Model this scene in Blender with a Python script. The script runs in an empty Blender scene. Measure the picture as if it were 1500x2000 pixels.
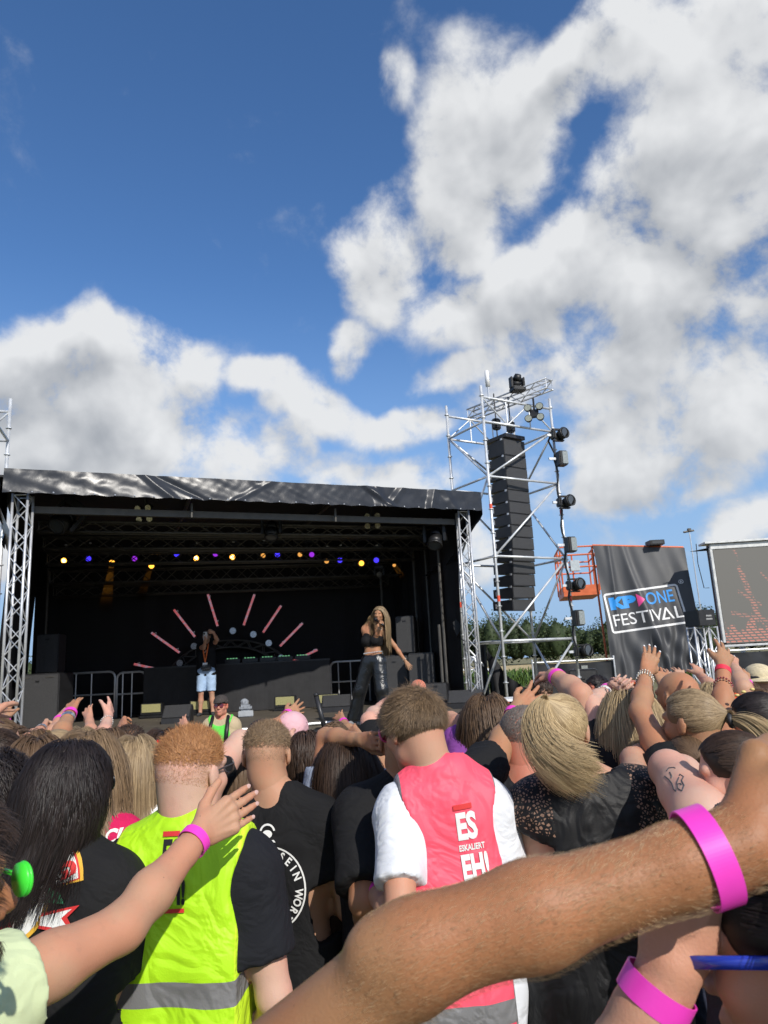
import bpy, bmesh, math, random
import numpy as np
from math import radians, sin, cos, pi, atan2, sqrt
from mathutils import Vector, Matrix
from mathutils.bvhtree import BVHTree
rng = np.random.default_rng(7); random.seed(7)
SC = bpy.context.scene; COL = SC.collection

# ------------------------------------------------------------------ camera
FP = 1387.0; PITCH = radians(12.1); ROLL = radians(3.0)
CAM = np.array([0, 0, 1.88])
fw = np.array([0, cos(PITCH), sin(PITCH)]); _r = np.array([1., 0, 0]); _u = np.array([0, -sin(PITCH), cos(PITCH)])
RT = cos(ROLL)*_r - sin(ROLL)*_u; UP = sin(ROLL)*_r + cos(ROLL)*_u
cd = bpy.data.cameras.new('camera'); cam = bpy.data.objects.new('camera', cd); COL.objects.link(cam)
cam.matrix_world = Matrix(((RT[0], UP[0], -fw[0], 0), (RT[1], UP[1], -fw[1], 0), (RT[2], UP[2], -fw[2], CAM[2]), (0, 0, 0, 1)))
cd.sensor_fit = 'VERTICAL'; cd.sensor_height = 36; cd.lens = FP/2000*36; cd.clip_start = .05; cd.clip_end = 5000
cd.dof.use_dof = True; cd.dof.focus_distance = 2.6; cd.dof.aperture_fstop = 13
SC.camera = cam
def ray(px, py): return fw + (px-750)/FP*RT + (1000-py)/FP*UP
def atd(px, py, d): return CAM + d*ray(px, py)
def at(px, py, Y): k = ray(px, py); return CAM + (Y/k[1])*k
def atz(px, py, z): k = ray(px, py); return CAM + ((z-1.88)/k[2])*k

# ------------------------------------------------------------------ world: sky + clouds, sun
SUN_AZ = radians(152); SUN_EL = radians(35)
sunv = np.array([sin(SUN_AZ)*cos(SUN_EL), cos(SUN_AZ)*cos(SUN_EL), sin(SUN_EL)])
W = bpy.data.worlds.new('World'); SC.world = W; W.use_nodes = True
wn = W.node_tree; wn.nodes.clear()
def N(t, typ, **k):
    n = t.nodes.new(typ)
    for a, b in k.items():
        if a == 'op': n.operation = b
        elif a.startswith('i_'): n.inputs[int(a[2:])].default_value = b
        else: setattr(n, a, b)
    return n
def M(t, op, a, b=None, c=None, clamp=False):
    n = t.nodes.new('ShaderNodeMath'); n.operation = op; n.use_clamp = clamp
    for i, v in enumerate((a, b, c)):
        if v is None: continue
        if isinstance(v, (int, float)): n.inputs[i].default_value = v
        else: t.links.new(v, n.inputs[i])
    return n.outputs[0]
def smooth(t, v, lo, hi):
    n = t.nodes.new('ShaderNodeMapRange'); n.interpolation_type = 'SMOOTHSTEP'
    t.links.new(v, n.inputs[0]); n.inputs[1].default_value = lo; n.inputs[2].default_value = hi
    return n.outputs[0]
def mixc(t, f, a, b):
    n = t.nodes.new('ShaderNodeMix'); n.data_type = 'RGBA'
    for s, v in ((0, f), (6, a), (7, b)):
        if isinstance(v, (int, float)): n.inputs[s].default_value = v
        elif isinstance(v, (tuple, list)): n.inputs[s].default_value = (*v[:3], 1)
        else: t.links.new(v, n.inputs[s])
    return n.outputs[2]
def azel(px, py):
    d = ray(px, py); d = d/np.linalg.norm(d); return np.array([atan2(d[0], d[1]), math.asin(d[2])])
CLOUD = [  # px, py, rx, ry, rotation (deg, image), weight
 (960,270,135,170,0,1), (880,420,95,130,0,.9), (1090,170,170,85,-20,1), (1210,75,130,110,0,.9),
 (1420,90,200,190,0,.8), (1380,330,190,170,0,1), (1230,420,170,110,-25,1), (1150,520,200,110,-25,1),
 (980,590,165,80,0,1), (1400,560,270,140,0,1.1), (1260,690,330,85,-4,1), (960,700,160,40,-10,.8), (880,640,60,50,0,.4),
 (1400,790,260,120,0,1), (1210,860,110,90,0,.9), (1270,950,180,55,0,1), (1400,900,120,60,0,.6), (1180,1010,120,22,0,.45),
 (745,510,80,115,0,1), (695,690,48,48,0,.8), (785,170,42,60,-30,.55),
 (200,720,180,95,0,1.1), (90,800,230,130,0,1.2), (330,690,75,40,10,.8), (250,850,230,80,0,1), (20,1000,70,60,0,.6), (640,910,120,26,0,.45), (1080,960,60,50,0,.5), (880,1150,60,30,0,.5), (1280,1120,160,26,0,.45), (360,720,70,60,0,.9), (340,800,90,60,0,.8), (150,900,260,70,0,1), (430,895,95,45,0,.8),
 (495,745,75,42,0,.85), (600,790,110,58,15,.95), (775,835,105,48,0,.95), (560,880,55,60,0,.8),
 (770,945,190,42,0,.8), (500,930,140,30,0,.7), (900,1090,70,70,0,.75),
 (1000,1010,90,60,0,.35), (1450,1030,120,40,-8,.8), (1330,1080,130,30,0,.5), (20,1080,60,90,0,.8), (1500,460,120,160,0,.8), (1180,1060,220,34,-3,.42), (960,1030,80,50,0,.45), (1390,1010,160,34,-6,.55), (60,1020,60,60,0,.5), (1120,980,90,40,0,.6), (470,925,90,24,0,.4)]
def cloud_group():
    g = bpy.data.node_groups.new('cloud_density', 'ShaderNodeTree')
    g.interface.new_socket('Vector', in_out='INPUT', socket_type='NodeSocketVector')
    g.interface.new_socket('Density', in_out='OUTPUT', socket_type='NodeSocketFloat')
    g.interface.new_socket('Blob', in_out='OUTPUT', socket_type='NodeSocketFloat')
    g.interface.new_socket('Soft', in_out='OUTPUT', socket_type='NodeSocketFloat')
    gi = g.nodes.new('NodeGroupInput'); go = g.nodes.new('NodeGroupOutput'); L = g.links.new
    sep = N(g, 'ShaderNodeSeparateXYZ'); L(gi.outputs[0], sep.inputs[0])
    az = M(g, 'ARCTAN2', sep.outputs[0], sep.outputs[1]); el = M(g, 'ARCSINE', sep.outputs[2])
    # domain warp so that the edges curl
    nz = N(g, 'ShaderNodeTexNoise', noise_dimensions='3D'); nz.inputs['Scale'].default_value = 7; nz.inputs['Detail'].default_value = 4
    L(gi.outputs[0], nz.inputs['Vector'])
    cb = N(g, 'ShaderNodeCombineXYZ'); L(az, cb.inputs[0]); L(el, cb.inputs[1])
    wv = N(g, 'ShaderNodeVectorMath', op='MULTIPLY_ADD'); L(nz.outputs['Color'], wv.inputs[0]); wv.inputs[1].default_value = (.11, .09, 0)
    ad = N(g, 'ShaderNodeVectorMath', op='SUBTRACT'); L(cb.outputs[0], ad.inputs[0]); ad.inputs[1].default_value = (.055, .045, 0)
    L(ad.outputs[0], wv.inputs[2]); q = wv.outputs[0]
    tot = None
    for (px, py, rx, ry, ro, w) in CLOUD:
        c = azel(px, py); ex = azel(px+10, py)-c; ey = azel(px, py-10)-c
        sx = np.hypot(ex[0], ex[1])/10*rx*1.42; sy = np.hypot(ey[0], ey[1])/10*ry*1.42
        mp = N(g, 'ShaderNodeMapping', vector_type='TEXTURE')
        mp.inputs['Location'].default_value = (c[0], c[1], 0); mp.inputs['Rotation'].default_value = (0, 0, -radians(ro)+radians(3)); mp.inputs['Scale'].default_value = (sx, sy, 1)
        L(q, mp.inputs[0]); ln = N(g, 'ShaderNodeVectorMath', op='LENGTH'); L(mp.outputs[0], ln.inputs[0])
        mr = N(g, 'ShaderNodeMapRange', interpolation_type='SMOOTHERSTEP'); L(ln.outputs['Value'], mr.inputs[0])
        mr.inputs[1].default_value = 1.35; mr.inputs[2].default_value = .25; mr.inputs[3].default_value = 0; mr.inputs[4].default_value = w
        tot = mr.outputs[0] if tot is None else M(g, 'SMOOTH_MAX', tot, mr.outputs[0], .25)
    # clouds all round where the picture does not look
    n2 = N(g, 'ShaderNodeTexNoise', noise_dimensions='3D'); n2.inputs['Scale'].default_value = 2.6; n2.inputs['Detail'].default_value = 2
    L(gi.outputs[0], n2.inputs['Vector'])
    back = M(g, 'MULTIPLY', smooth(g, M(g, 'ABSOLUTE', az), .62, .85), smooth(g, n2.outputs[0], .48, .6))
    blob = M(g, 'MAXIMUM', tot, back)
    fb = N(g, 'ShaderNodeTexNoise', noise_dimensions='3D'); fb.inputs['Scale'].default_value = 9.5; fb.inputs['Detail'].default_value = 9; fb.inputs['Roughness'].default_value = .6
    fb.inputs['Distortion'].default_value = .15
    L(gi.outputs[0], fb.inputs['Vector'])
    dn = M(g, 'ADD', blob, M(g, 'MULTIPLY', M(g, 'MULTIPLY', M(g, 'SUBTRACT', fb.outputs[0], .5), 3.0), M(g, 'ADD', M(g, 'MULTIPLY', blob, .75, clamp=True), .25)))
    f2 = N(g, 'ShaderNodeTexNoise', noise_dimensions='3D'); f2.inputs['Scale'].default_value = 9.5; f2.inputs['Detail'].default_value = 3; f2.inputs['Roughness'].default_value = .5; f2.inputs['Distortion'].default_value = .15
    L(gi.outputs[0], f2.inputs['Vector'])
    L(dn, go.inputs[0]); L(blob, go.inputs[1]); L(M(g, 'ADD', blob, M(g, 'MULTIPLY', M(g, 'SUBTRACT', f2.outputs[0], .5), 2.0)), go.inputs[2])
    return g
cg = cloud_group()
tc = N(wn, 'ShaderNodeTexCoord'); dirv = tc.outputs['Generated']
def dens(off):
    n = wn.nodes.new('ShaderNodeGroup'); n.node_tree = cg
    if off is None: wn.links.new(dirv, n.inputs[0])
    else:
        a = N(wn, 'ShaderNodeVectorMath', op='ADD'); wn.links.new(dirv, a.inputs[0]); a.inputs[1].default_value = off
        b = N(wn, 'ShaderNodeVectorMath', op='NORMALIZE'); wn.links.new(a.outputs[0], b.inputs[0]); wn.links.new(b.outputs[0], n.inputs[0])
    return n
d0 = dens(None); d1 = dens((.015, -.01, .045))
sky = N(wn, 'ShaderNodeTexSky', sky_type='NISHITA'); sky.sun_disc = False; sky.sun_elevation = SUN_EL; sky.sun_rotation = SUN_AZ
sky.altitude = 100; sky.air_density = 1.0; sky.dust_density = .15; sky.ozone_density = 3.2
seps = N(wn, 'ShaderNodeSeparateXYZ'); wn.links.new(dirv, seps.inputs[0])
hs = N(wn, 'ShaderNodeHueSaturation'); hs.inputs['Saturation'].default_value = 1.16; hs.inputs['Value'].default_value = 1.3
wn.links.new(sky.outputs[0], hs.inputs['Color'])
hm_ = N(wn, 'ShaderNodeVectorMath', op='MULTIPLY'); wn.links.new(hs.outputs[0], hm_.inputs[0]); hm_.inputs[1].default_value = (1.02, 1.0, 1.07)
cov = smooth(wn, d0.outputs[0], .28, .92)
relief = M(wn, 'SUBTRACT', d0.outputs[2], d1.outputs[2])        # > 0: thinner towards the sun -> bright rim
lit = smooth(wn, relief, -.55, .65)
thick = smooth(wn, M(wn, 'ADD', d0.outputs[1], M(wn, 'MULTIPLY', relief, -.25)), .72, 1.3)
sh = M(wn, 'ADD', M(wn, 'MULTIPLY', lit, .6), M(wn, 'MULTIPLY', thick, -.60)); sh = M(wn, 'ADD', sh, M(wn, 'MULTIPLY', M(wn, 'SUBTRACT', d0.outputs[0], d0.outputs[2]), .35)); sh = M(wn, 'ADD', sh, .55, clamp=True)
CLD_D = (3.7, 3.9, 4.2); CLD_L = (7.4, 7.5, 7.6)
ccol = mixc(wn, sh, CLD_D, CLD_L)
skc = mixc(wn, smooth(wn, seps.outputs[2], .52, -.04), hm_.outputs[0], (2.8, 4.4, 6.8))
fin = mixc(wn, M(wn, 'MULTIPLY', cov, .97), skc, ccol)
bg = N(wn, 'ShaderNodeBackground'); bg.inputs[1].default_value = .11
out = N(wn, 'ShaderNodeOutputWorld'); wn.links.new(fin, bg.inputs[0]); wn.links.new(bg.outputs[0], out.inputs[0])
W.cycles.sampling_method = 'MANUAL'; W.cycles.sample_map_resolution = 512
sl = bpy.data.lights.new('sun', 'SUN'); sl.energy = 4.2; sl.angle = radians(.53); sl.color = (1, .95, .87)
so = bpy.data.objects.new('sun', sl); COL.objects.link(so); so.rotation_euler = Vector(-sunv).to_track_quat('-Z', 'Y').to_euler()
SC.view_settings.view_transform = 'Standard'; SC.view_settings.look = 'None'; SC.view_settings.exposure = 0; SC.view_settings.gamma = 1
SC.render.engine = 'CYCLES'; SC.cycles.max_bounces = 6; SC.cycles.diffuse_bounces = 3; SC.cycles.use_denoising = True
SC.cycles.use_adaptive_sampling = True; SC.cycles.adaptive_threshold = .02

# ------------------------------------------------------------------ materials
MATS = {}
def mat(name, col, rough=.6, metal=0, var=.12, vscale=8, bump=0, bscale=40, spec=.5, emit=None, estr=1, sheen=0, sss=0, stretch=None, detail=4, alpha=None, trans=0, coat=0):
    if name in MATS: return MATS[name]
    m = bpy.data.materials.new(name); m.use_nodes = True; t = m.node_tree; p = t.nodes['Principled BSDF']; MATS[name] = m
    co = N(t, 'ShaderNodeTexCoord'); v = co.outputs['Object']
    if stretch:
        mp = N(t, 'ShaderNodeMapping'); mp.inputs['Scale'].default_value = stretch; t.links.new(v, mp.inputs[0]); v = mp.outputs[0]
    if var:
        n = N(t, 'ShaderNodeTexNoise'); n.inputs['Scale'].default_value = vscale; n.inputs['Detail'].default_value = detail; t.links.new(v, n.inputs['Vector'])
        a = tuple(c*(1-var) for c in col[:3]); b = tuple(min(1, c*(1+var)) for c in col[:3])
        t.links.new(mixc(t, smooth(t, n.outputs[0], .3, .7), a, b), p.inputs['Base Color'])
        t.links.new(M(t, 'ADD', M(t, 'MULTIPLY', n.outputs[0], .2), rough-.1), p.inputs['Roughness'])
    else: p.inputs['Base Color'].default_value = (*col[:3], 1); p.inputs['Roughness'].default_value = rough
    p.inputs['Metallic'].default_value = metal; p.inputs['Specular IOR Level'].default_value = spec
    if sheen: p.inputs['Sheen Weight'].default_value = sheen
    if coat: p.inputs['Coat Weight'].default_value = coat
    if trans: p.inputs['Transmission Weight'].default_value = trans
    if sss: p.inputs['Subsurface Weight'].default_value = sss; p.inputs['Subsurface Radius'].default_value = (.012, .004, .002); p.inputs['Subsurface Scale'].default_value = .6
    if alpha is not None: p.inputs['Alpha'].default_value = alpha
    if bump:
        n = N(t, 'ShaderNodeTexNoise'); n.inputs['Scale'].default_value = bscale; n.inputs['Detail'].default_value = 5; t.links.new(v, n.inputs['Vector'])
        b = N(t, 'ShaderNodeBump'); b.inputs['Strength'].default_value = bump; b.inputs['Distance'].default_value = .02; t.links.new(n.outputs[0], b.inputs['Height']); t.links.new(b.outputs[0], p.inputs['Normal'])
    if emit: p.inputs['Emission Color'].default_value = (*emit, 1); p.inputs['Emission Strength'].default_value = estr
    return m

# ------------------------------------------------------------------ mesh building
def new_obj(name, V, F, mats, parent=None, smooth_=False, mi=None, attr=None, loc=None):
    me = bpy.data.meshes.new(name)
    V = np.asarray(V, np.float32).reshape(-1, 3)
    if isinstance(F, np.ndarray) and F.ndim == 2:
        k = F.shape[1]; me.vertices.add(len(V)); me.vertices.foreach_set('co', V.ravel())
        me.loops.add(F.size); me.loops.foreach_set('vertex_index', F.astype(np.int32).ravel())
        me.polygons.add(len(F)); me.polygons.foreach_set('loop_start', np.arange(0, F.size, k, dtype=np.int32))
        me.update(calc_edges=True)
    else: me.from_pydata(V.tolist(), [], [list(map(int, f)) for f in F]); me.update()
    if not isinstance(mats, (list, tuple)): mats = [mats]
    for m in mats: me.materials.append(m)
    if mi is not None: me.polygons.foreach_set('material_index', np.asarray(mi, np.int32))
    if smooth_: me.polygons.foreach_set('use_smooth', np.ones(len(me.polygons), bool))
    if attr is not None:
        a = me.attributes.new('rnd', 'FLOAT', 'POINT'); a.data.foreach_set('value', np.asarray(attr, np.float32))
    me.validate(); me.update()
    o = bpy.data.objects.new(name, me); COL.objects.link(o)
    if parent is not None: o.parent = parent
    if loc is not None: o.location = loc
    return o
def tag(o, label, cat, group=None, kind=None):
    if label: o['label'] = label
    if cat: o['category'] = cat
    if group: o['group'] = group
    if kind: o['kind'] = kind
    return o
def empty(name, loc=(0, 0, 0), rz=0, label=None, cat=None, group=None):
    o = bpy.data.objects.new(name, None); COL.objects.link(o); o.location = loc; o.rotation_euler = (0, 0, rz); o.empty_display_size = .1
    return tag(o, label, cat, group)
def copy_tree(o, parent=None, loc=None, rz=None, label=None):
    c = o.copy(); COL.objects.link(c)
    if parent is not None: c.parent = parent
    if loc is not None: c.location = loc
    if rz is not None: c.rotation_euler = (0, 0, rz)
    if label: c['label'] = label
    for ch in list(o.children): copy_tree(ch, c)
    return c
class MB:
    def __init__(s): s.V = []; s.F = []; s.M = []; s.m = 0
    def add(s, V, F):
        n = len(s.V); s.V += [tuple(map(float, v)) for v in V]; s.F += [tuple(n+i for i in f) for f in F]; s.M += [s.m]*len(F); return s
    def box(s, c, d, rz=0, R=None, bev=0):
        x, y, z = (k/2 for k in d)
        if bev:
            b = min(bev, x*.9, y*.9, z*.9); bm = bmesh.new(); bmesh.ops.create_cube(bm, size=1)
            for v in bm.verts: v.co = Vector((v.co.x*2*x, v.co.y*2*y, v.co.z*2*z))
            bmesh.ops.bevel(bm, geom=bm.edges[:], offset=b, segments=2, affect='EDGES')
            bm.verts.index_update(); V = [np.array(v.co) for v in bm.verts]; F = [[v.index for v in f.verts] for f in bm.faces]; bm.free()
        else:
            V = [np.array((i, j, k)) for k in (-z, z) for j in (-y, y) for i in (-x, x)]
            F = [(0, 2, 3, 1), (4, 5, 7, 6), (0, 1, 5, 4), (2, 6, 7, 3), (0, 4, 6, 2), (1, 3, 7, 5)]
        if R is None: R = np.array([[cos(rz), -sin(rz), 0], [sin(rz), cos(rz), 0], [0, 0, 1]])
        return s.add([R@v + np.array(c) for v in V], F)
    def tube(s, a, b, r, r2=None, n=8, cap=True):
        a = np.array(a, float); b = np.array(b, float); r2 = r if r2 is None else r2
        w = b-a; L = np.linalg.norm(w); w = w/max(L, 1e-9); t = np.array([0, 0, 1.]) if abs(w[2]) < .9 else np.array([1., 0, 0])
        e1 = np.cross(w, t); e1 /= np.linalg.norm(e1); e2 = np.cross(w, e1)
        V = [a+r*(cos(2*pi*i/n)*e1+sin(2*pi*i/n)*e2) for i in range(n)]+[b+r2*(cos(2*pi*i/n)*e1+sin(2*pi*i/n)*e2) for i in range(n)]
        F = [(i, i+n, (i+1) % n+n, (i+1) % n) for i in range(n)]
        if cap: F += [tuple(range(n)), tuple(range(2*n-1, n-1, -1))]
        return s.add(V, F)
    def path(s, P, r, n=6):
        P = [np.array(p, float) for p in P]; V = []; e = None
        for i, p in enumerate(P):
            w = P[min(i+1, len(P)-1)]-P[max(i-1, 0)]; w /= max(np.linalg.norm(w), 1e-9)
            if e is None: t = np.array([0, 0, 1.]) if abs(w[2]) < .9 else np.array([1., 0, 0]); e = np.cross(w, t)
            e = e-w*(e@w); e /= np.linalg.norm(e); f = np.cross(w, e); rr = r[i] if isinstance(r, (list, np.ndarray)) else r
            V += [p+rr*(cos(2*pi*k/n)*e+sin(2*pi*k/n)*f) for k in range(n)]
        F = [(i*n+k, i*n+(k+1) % n, (i+1)*n+(k+1) % n, (i+1)*n+k) for i in range(len(P)-1) for k in range(n)]
        F += [tuple(range(n))[::-1], tuple(range((len(P)-1)*n, len(P)*n))]
        return s.add(V, F)
    def sph(s, c, r, n=12, sc=(1, 1, 1)):
        V = []; F = []
        for i in range(n//2+1):
            th = pi*i/(n//2)
            for j in range(n): V.append((c[0]+r*sc[0]*sin(th)*cos(2*pi*j/n), c[1]+r*sc[1]*sin(th)*sin(2*pi*j/n), c[2]+r*sc[2]*cos(th)))
        for i in range(n//2):
            for j in range(n): F.append((i*n+j, (i+1)*n+j, (i+1)*n+(j+1) % n, i*n+(j+1) % n))
        return s.add(V, F)
    def ring(s, c, R_, r, nrm=(0, 1, 0), n=24, k=6):
        w = np.array(nrm, float); w /= np.linalg.norm(w); t = np.array([0, 0, 1.]) if abs(w[2]) < .9 else np.array([1., 0, 0]); e = np.cross(w, t); e /= np.linalg.norm(e); f = np.cross(w, e)
        V = []; c = np.array(c, float)
        for i in range(n):
            d = cos(2*pi*i/n)*e+sin(2*pi*i/n)*f
            V += [c+d*(R_+r*cos(2*pi*j/k))+w*r*sin(2*pi*j/k) for j in range(k)]
        F = [(i*k+j, ((i+1) % n)*k+j, ((i+1) % n)*k+(j+1) % k, i*k+(j+1) % k) for i in range(n) for j in range(k)]
        return s.add(V, F)
    def obj(s, name, m, parent=None, smooth_=False, loc=None):
        ms = m if isinstance(m, (list, tuple)) else [m]
        return new_obj(name, s.V, s.F, ms, parent, smooth_, mi=s.M if len(ms) > 1 else None, loc=loc)
def grid_sheet(P00, P10, P01, P11, nu, nv, disp=None):
    """bilinear sheet; disp(u,v)->3-vector"""
    V = []; P00, P10, P01, P11 = map(np.array, (P00, P10, P01, P11))
    for j in range(nv+1):
        for i in range(nu+1):
            u = i/nu; v = j/nv; p = (P00*(1-u)+P10*u)*(1-v)+(P01*(1-u)+P11*u)*v
            V.append(p+(disp(u, v) if disp else 0))
    F = [(j*(nu+1)+i, j*(nu+1)+i+1, (j+1)*(nu+1)+i+1, (j+1)*(nu+1)+i) for j in range(nv) for i in range(nu)]
    return V, F
def truss(mb_ch, mb_la, a, b, w, rc=.025, rl=.012, seg=None, e=None):
    """box truss from a to b, width w: chords into mb_ch, lacing into mb_la"""
    a = np.array(a, float); b = np.array(b, float); d = b-a; L = np.linalg.norm(d); d /= L
    if e is None: e = np.array([1., 0, 0]) if abs(d[2]) > .8 else np.array([0, 0, 1.])
    e = np.array(e, float); e = e-d*(e@d); e /= np.linalg.norm(e); f = np.cross(d, e); seg = seg or max(2, int(round(L/w)))
    cs = [(e*sx+f*sy)*w/2 for sx, sy in ((-1, -1), (1, -1), (1, 1), (-1, 1))]
    for c in cs: mb_ch.tube(a+c, b+c, rc, n=8)
    for k in range(4):
        c0, c1 = cs[k], cs[(k+1) % 4]
        for i in range(seg):
            p, q = (c0, c1) if (i+k) % 2 else (c1, c0)
            mb_la.tube(a+d*L*i/seg+p, a+d*L*(i+1)/seg+q, rl, n=5, cap=False)
        mb_la.tube(a+c0+d*.02, a+c1+d*.02, rl, n=5); mb_la.tube(b+c0-d*.02, b+c1-d*.02, rl, n=5)
alu = mat('aluminium', (.66, .67, .69), .38, .55, .1, 6)
galv = mat('galvanised_steel', (.66, .68, .70), .42, .4, .15, 5)
blk = mat('black_paint', (.018, .018, .02), .5, 0, .2, 10)
blkm = mat('black_metal', (.03, .03, .033), .4, .3, .2, 10)
tarp = mat('black_tarpaulin', (.012, .012, .014), .75, 0, .3, 3, bump=.3, bscale=4)
orange = mat('orange_paint', (.62, .13, .04), .45, 0, .12, 5)
redtape = mat('red_tape', (.75, .08, .03), .5, 0, .05)
wht = mat('white_paint', (.75, .75, .75), .5, 0, .08)
# ------------------------------------------------------------------ ground, fields
def ground_mat():
    m = bpy.data.materials.new('dry_grass_ground'); m.use_nodes = True; t = m.node_tree; p = t.nodes['Principled BSDF']
    co = N(t, 'ShaderNodeTexCoord').outputs['Object']
    n1 = N(t, 'ShaderNodeTexNoise'); n1.inputs['Scale'].default_value = 1.2; n1.inputs['Detail'].default_value = 8; t.links.new(co, n1.inputs['Vector'])
    n2 = N(t, 'ShaderNodeTexNoise'); n2.inputs['Scale'].default_value = 45; n2.inputs['Detail'].default_value = 6; t.links.new(co, n2.inputs['Vector'])
    a = mixc(t, smooth(t, n2.outputs[0], .35, .65), (.12, .10, .045), (.34, .27, .14)); b = mixc(t, smooth(t, n2.outputs[0], .35, .65), (.07, .10, .03), (.2, .2, .09))
    t.links.new(mixc(t, smooth(t, n1.outputs[0], .42, .62), a, b), p.inputs['Base Color']); p.inputs['Roughness'].default_value = .95
    bp = N(t, 'ShaderNodeBump'); bp.inputs['Strength'].default_value = .8; bp.inputs['Distance'].default_value = .03; t.links.new(n2.outputs[0], bp.inputs['Height']); t.links.new(bp.outputs[0], p.inputs['Normal'])
    return m
V, F = grid_sheet((-1500, -60, 0), (1500, -60, 0), (-1500, 3000, 0), (1500, 3000, 0), 4, 4)
tag(new_obj('ground', V, F, ground_mat()), 'dry trampled grass of the festival field', 'ground', kind='structure')
V, F = grid_sheet((-600, 57, .02), (600, 57, .02), (-600, 178, .02), (600, 178, .02), 8, 8)
tag(new_obj('straw_field', V, F, mat('straw_stubble', (.5, .38, .19), .95, 0, .15, .3)), 'pale harvested stubble field before the wood', 'field', kind='structure')
# maize strip: thousands of leaf blades
def blades(n, x0, x1, y0, y1, h, w, seed, hv=.3):
    r = np.random.default_rng(seed); x = r.uniform(x0, x1, n); y = r.uniform(y0, y1, n); z0 = r.uniform(0, .55, n)*h; ln = h*r.uniform(.4, 1, n)*.6
    a = r.uniform(0, 2*pi, n); tilt = r.uniform(.1, .9, n); dx = np.cos(a); dy = np.sin(a)
    B = np.stack([x, y, z0], 1); T = B+np.stack([dx*ln*tilt, dy*ln*tilt, ln*(1-.4*tilt)], 1); S = np.stack([-dy, dx, 0*dx], 1)*w
    Mi = (B+T)/2+np.stack([dx*0, dy*0, ln*.12], 1)
    V = np.stack([B-S*.5, B+S*.5, Mi+S, Mi-S, T+S*.1, T-S*.1], 1).reshape(-1, 3); i = np.arange(n)[:, None]*6
    F = np.concatenate([i+np.array([[0, 1, 2, 3]]), i+np.array([[3, 2, 4, 5]])]); return V, F, np.repeat(r.random(n), 6)
def leafmat(name, c1, c2, rough=.6):
    m = bpy.data.materials.new(name); m.use_nodes = True; t = m.node_tree; p = t.nodes['Principled BSDF']
    at_ = N(t, 'ShaderNodeAttribute', attribute_name='rnd'); t.links.new(mixc(t, at_.outputs['Fac'], c1, c2), p.inputs['Base Color']); p.inputs['Roughness'].default_value = rough; p.inputs['Specular IOR Level'].default_value = .25
    return m
V, F, A = blades(30000, -30, 60, 44, 56, 1.25, .05, 3)
tag(new_obj('maize_field', V, F, leafmat('maize_leaves', (.035, .075, .015), (.12, .19, .04)), attr=A), 'strip of green maize growing behind the fences', 'maize', kind='stuff')
# wood on the horizon: leaf clumps over a row of crowns
def wood():
    r = np.random.default_rng(11); Vs = []; As = []; Fs = []; k = 0
    for i in range(560):
        x = -330+i*1.5+r.uniform(-1.5, 1.5) if i < 440 else r.uniform(-330, 330); y = 182+r.uniform(0, 22); hgt = 9.5+2.2*sin(x*.021+1)+1.6*sin(x*.09)+r.uniform(-1.6, 1.8); cr = r.uniform(2.4, 4.2)
        n = 520; d = r.normal(size=(n, 3)); d /= np.linalg.norm(d, axis=1)[:, None]; rad = r.uniform(.65, 1.06, (n, 1))
        lob = 1+.22*np.sin(d[:, :1]*5+i)+.2*np.sin(d[:, 2:]*6+i*2)
        c = np.array([x, y, hgt*.55])+d*rad*lob*np.array([cr, cr, hgt*.45]); c = c[c[:, 2] > .1]; n = len(c)
        s = r.uniform(.16, .36, (n, 1)); e1 = r.normal(size=(n, 3)); e1 /= np.linalg.norm(e1, axis=1)[:, None]; e2 = np.cross(e1, r.normal(size=(n, 3))); e2 /= np.linalg.norm(e2, axis=1)[:, None]
        Vs.append(np.stack([c-e1*s, c+e2*s*.7, c+e1*s, c-e2*s*.7], 1).reshape(-1, 3)); As.append(np.repeat(np.clip(r.normal(.45, .2)+r.normal(0, .22, n), 0, 1), 4))
        Fs.append(np.arange(n*4).reshape(-1, 4)+k); k += n*4
        m = MB(); m.sph((x, y, hgt*.5), 1, 8, (cr*.66, cr*.66, hgt*.36)); q = np.array([f if len(f) == 4 else (*f, f[-1]) for f in m.F]); v_ = np.array(m.V); v_ += r.normal(0, .25, v_.shape)
        Vs.append(v_); As.append(np.full(len(v_), .3)); Fs.append(q+k); k += len(v_)
    return np.concatenate(Vs), np.concatenate(Fs), np.concatenate(As)
V, F, A = wood()
tag(new_obj('woodland', V, F, leafmat('wood_foliage', (.022, .036, .016), (.075, .105, .04)), attr=A), 'dark green wood along the horizon beyond the fields', 'woodland', kind='stuff')

# ------------------------------------------------------------------ the stage
DZ = 1.1
TL = at(45, 975, 9.68)[:2]; TR = at(903, 1008, 12.4)[:2]
BL = at(92, 1300, 15.6)[:2]; BR = at(760, 1300, 16.6)[:2]
def p3(p, z): return np.array([p[0], p[1], z])
uS = (TR-TL)/np.linalg.norm(TR-TL); vS = np.array([-uS[1], uS[0]]); RZ = atan2(uS[1], uS[0])
stage = empty('stage', p3((TL+TR)/2+vS*3, 0), 0, 'roofed black festival stage with silver-edged tarpaulin fascia and lattice legs', 'stage')
so_ = np.array(stage.location)
def part(mb, name, m, parent=stage, smooth_=False):
    o = mb.obj(name, m, None, smooth_); o.data.transform(Matrix.Translation(-Vector(parent.location))) if parent is stage else None
    o.parent = parent; return o
def prism(poly, z0, z1):
    n = len(poly); V = [p3(p, z0) for p in poly]+[p3(p, z1) for p in poly]
    return V, [tuple(range(n))[::-1], tuple(range(n, 2*n))]+[(i, (i+1) % n, (i+1) % n+n, i+n) for i in range(n)]
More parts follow.
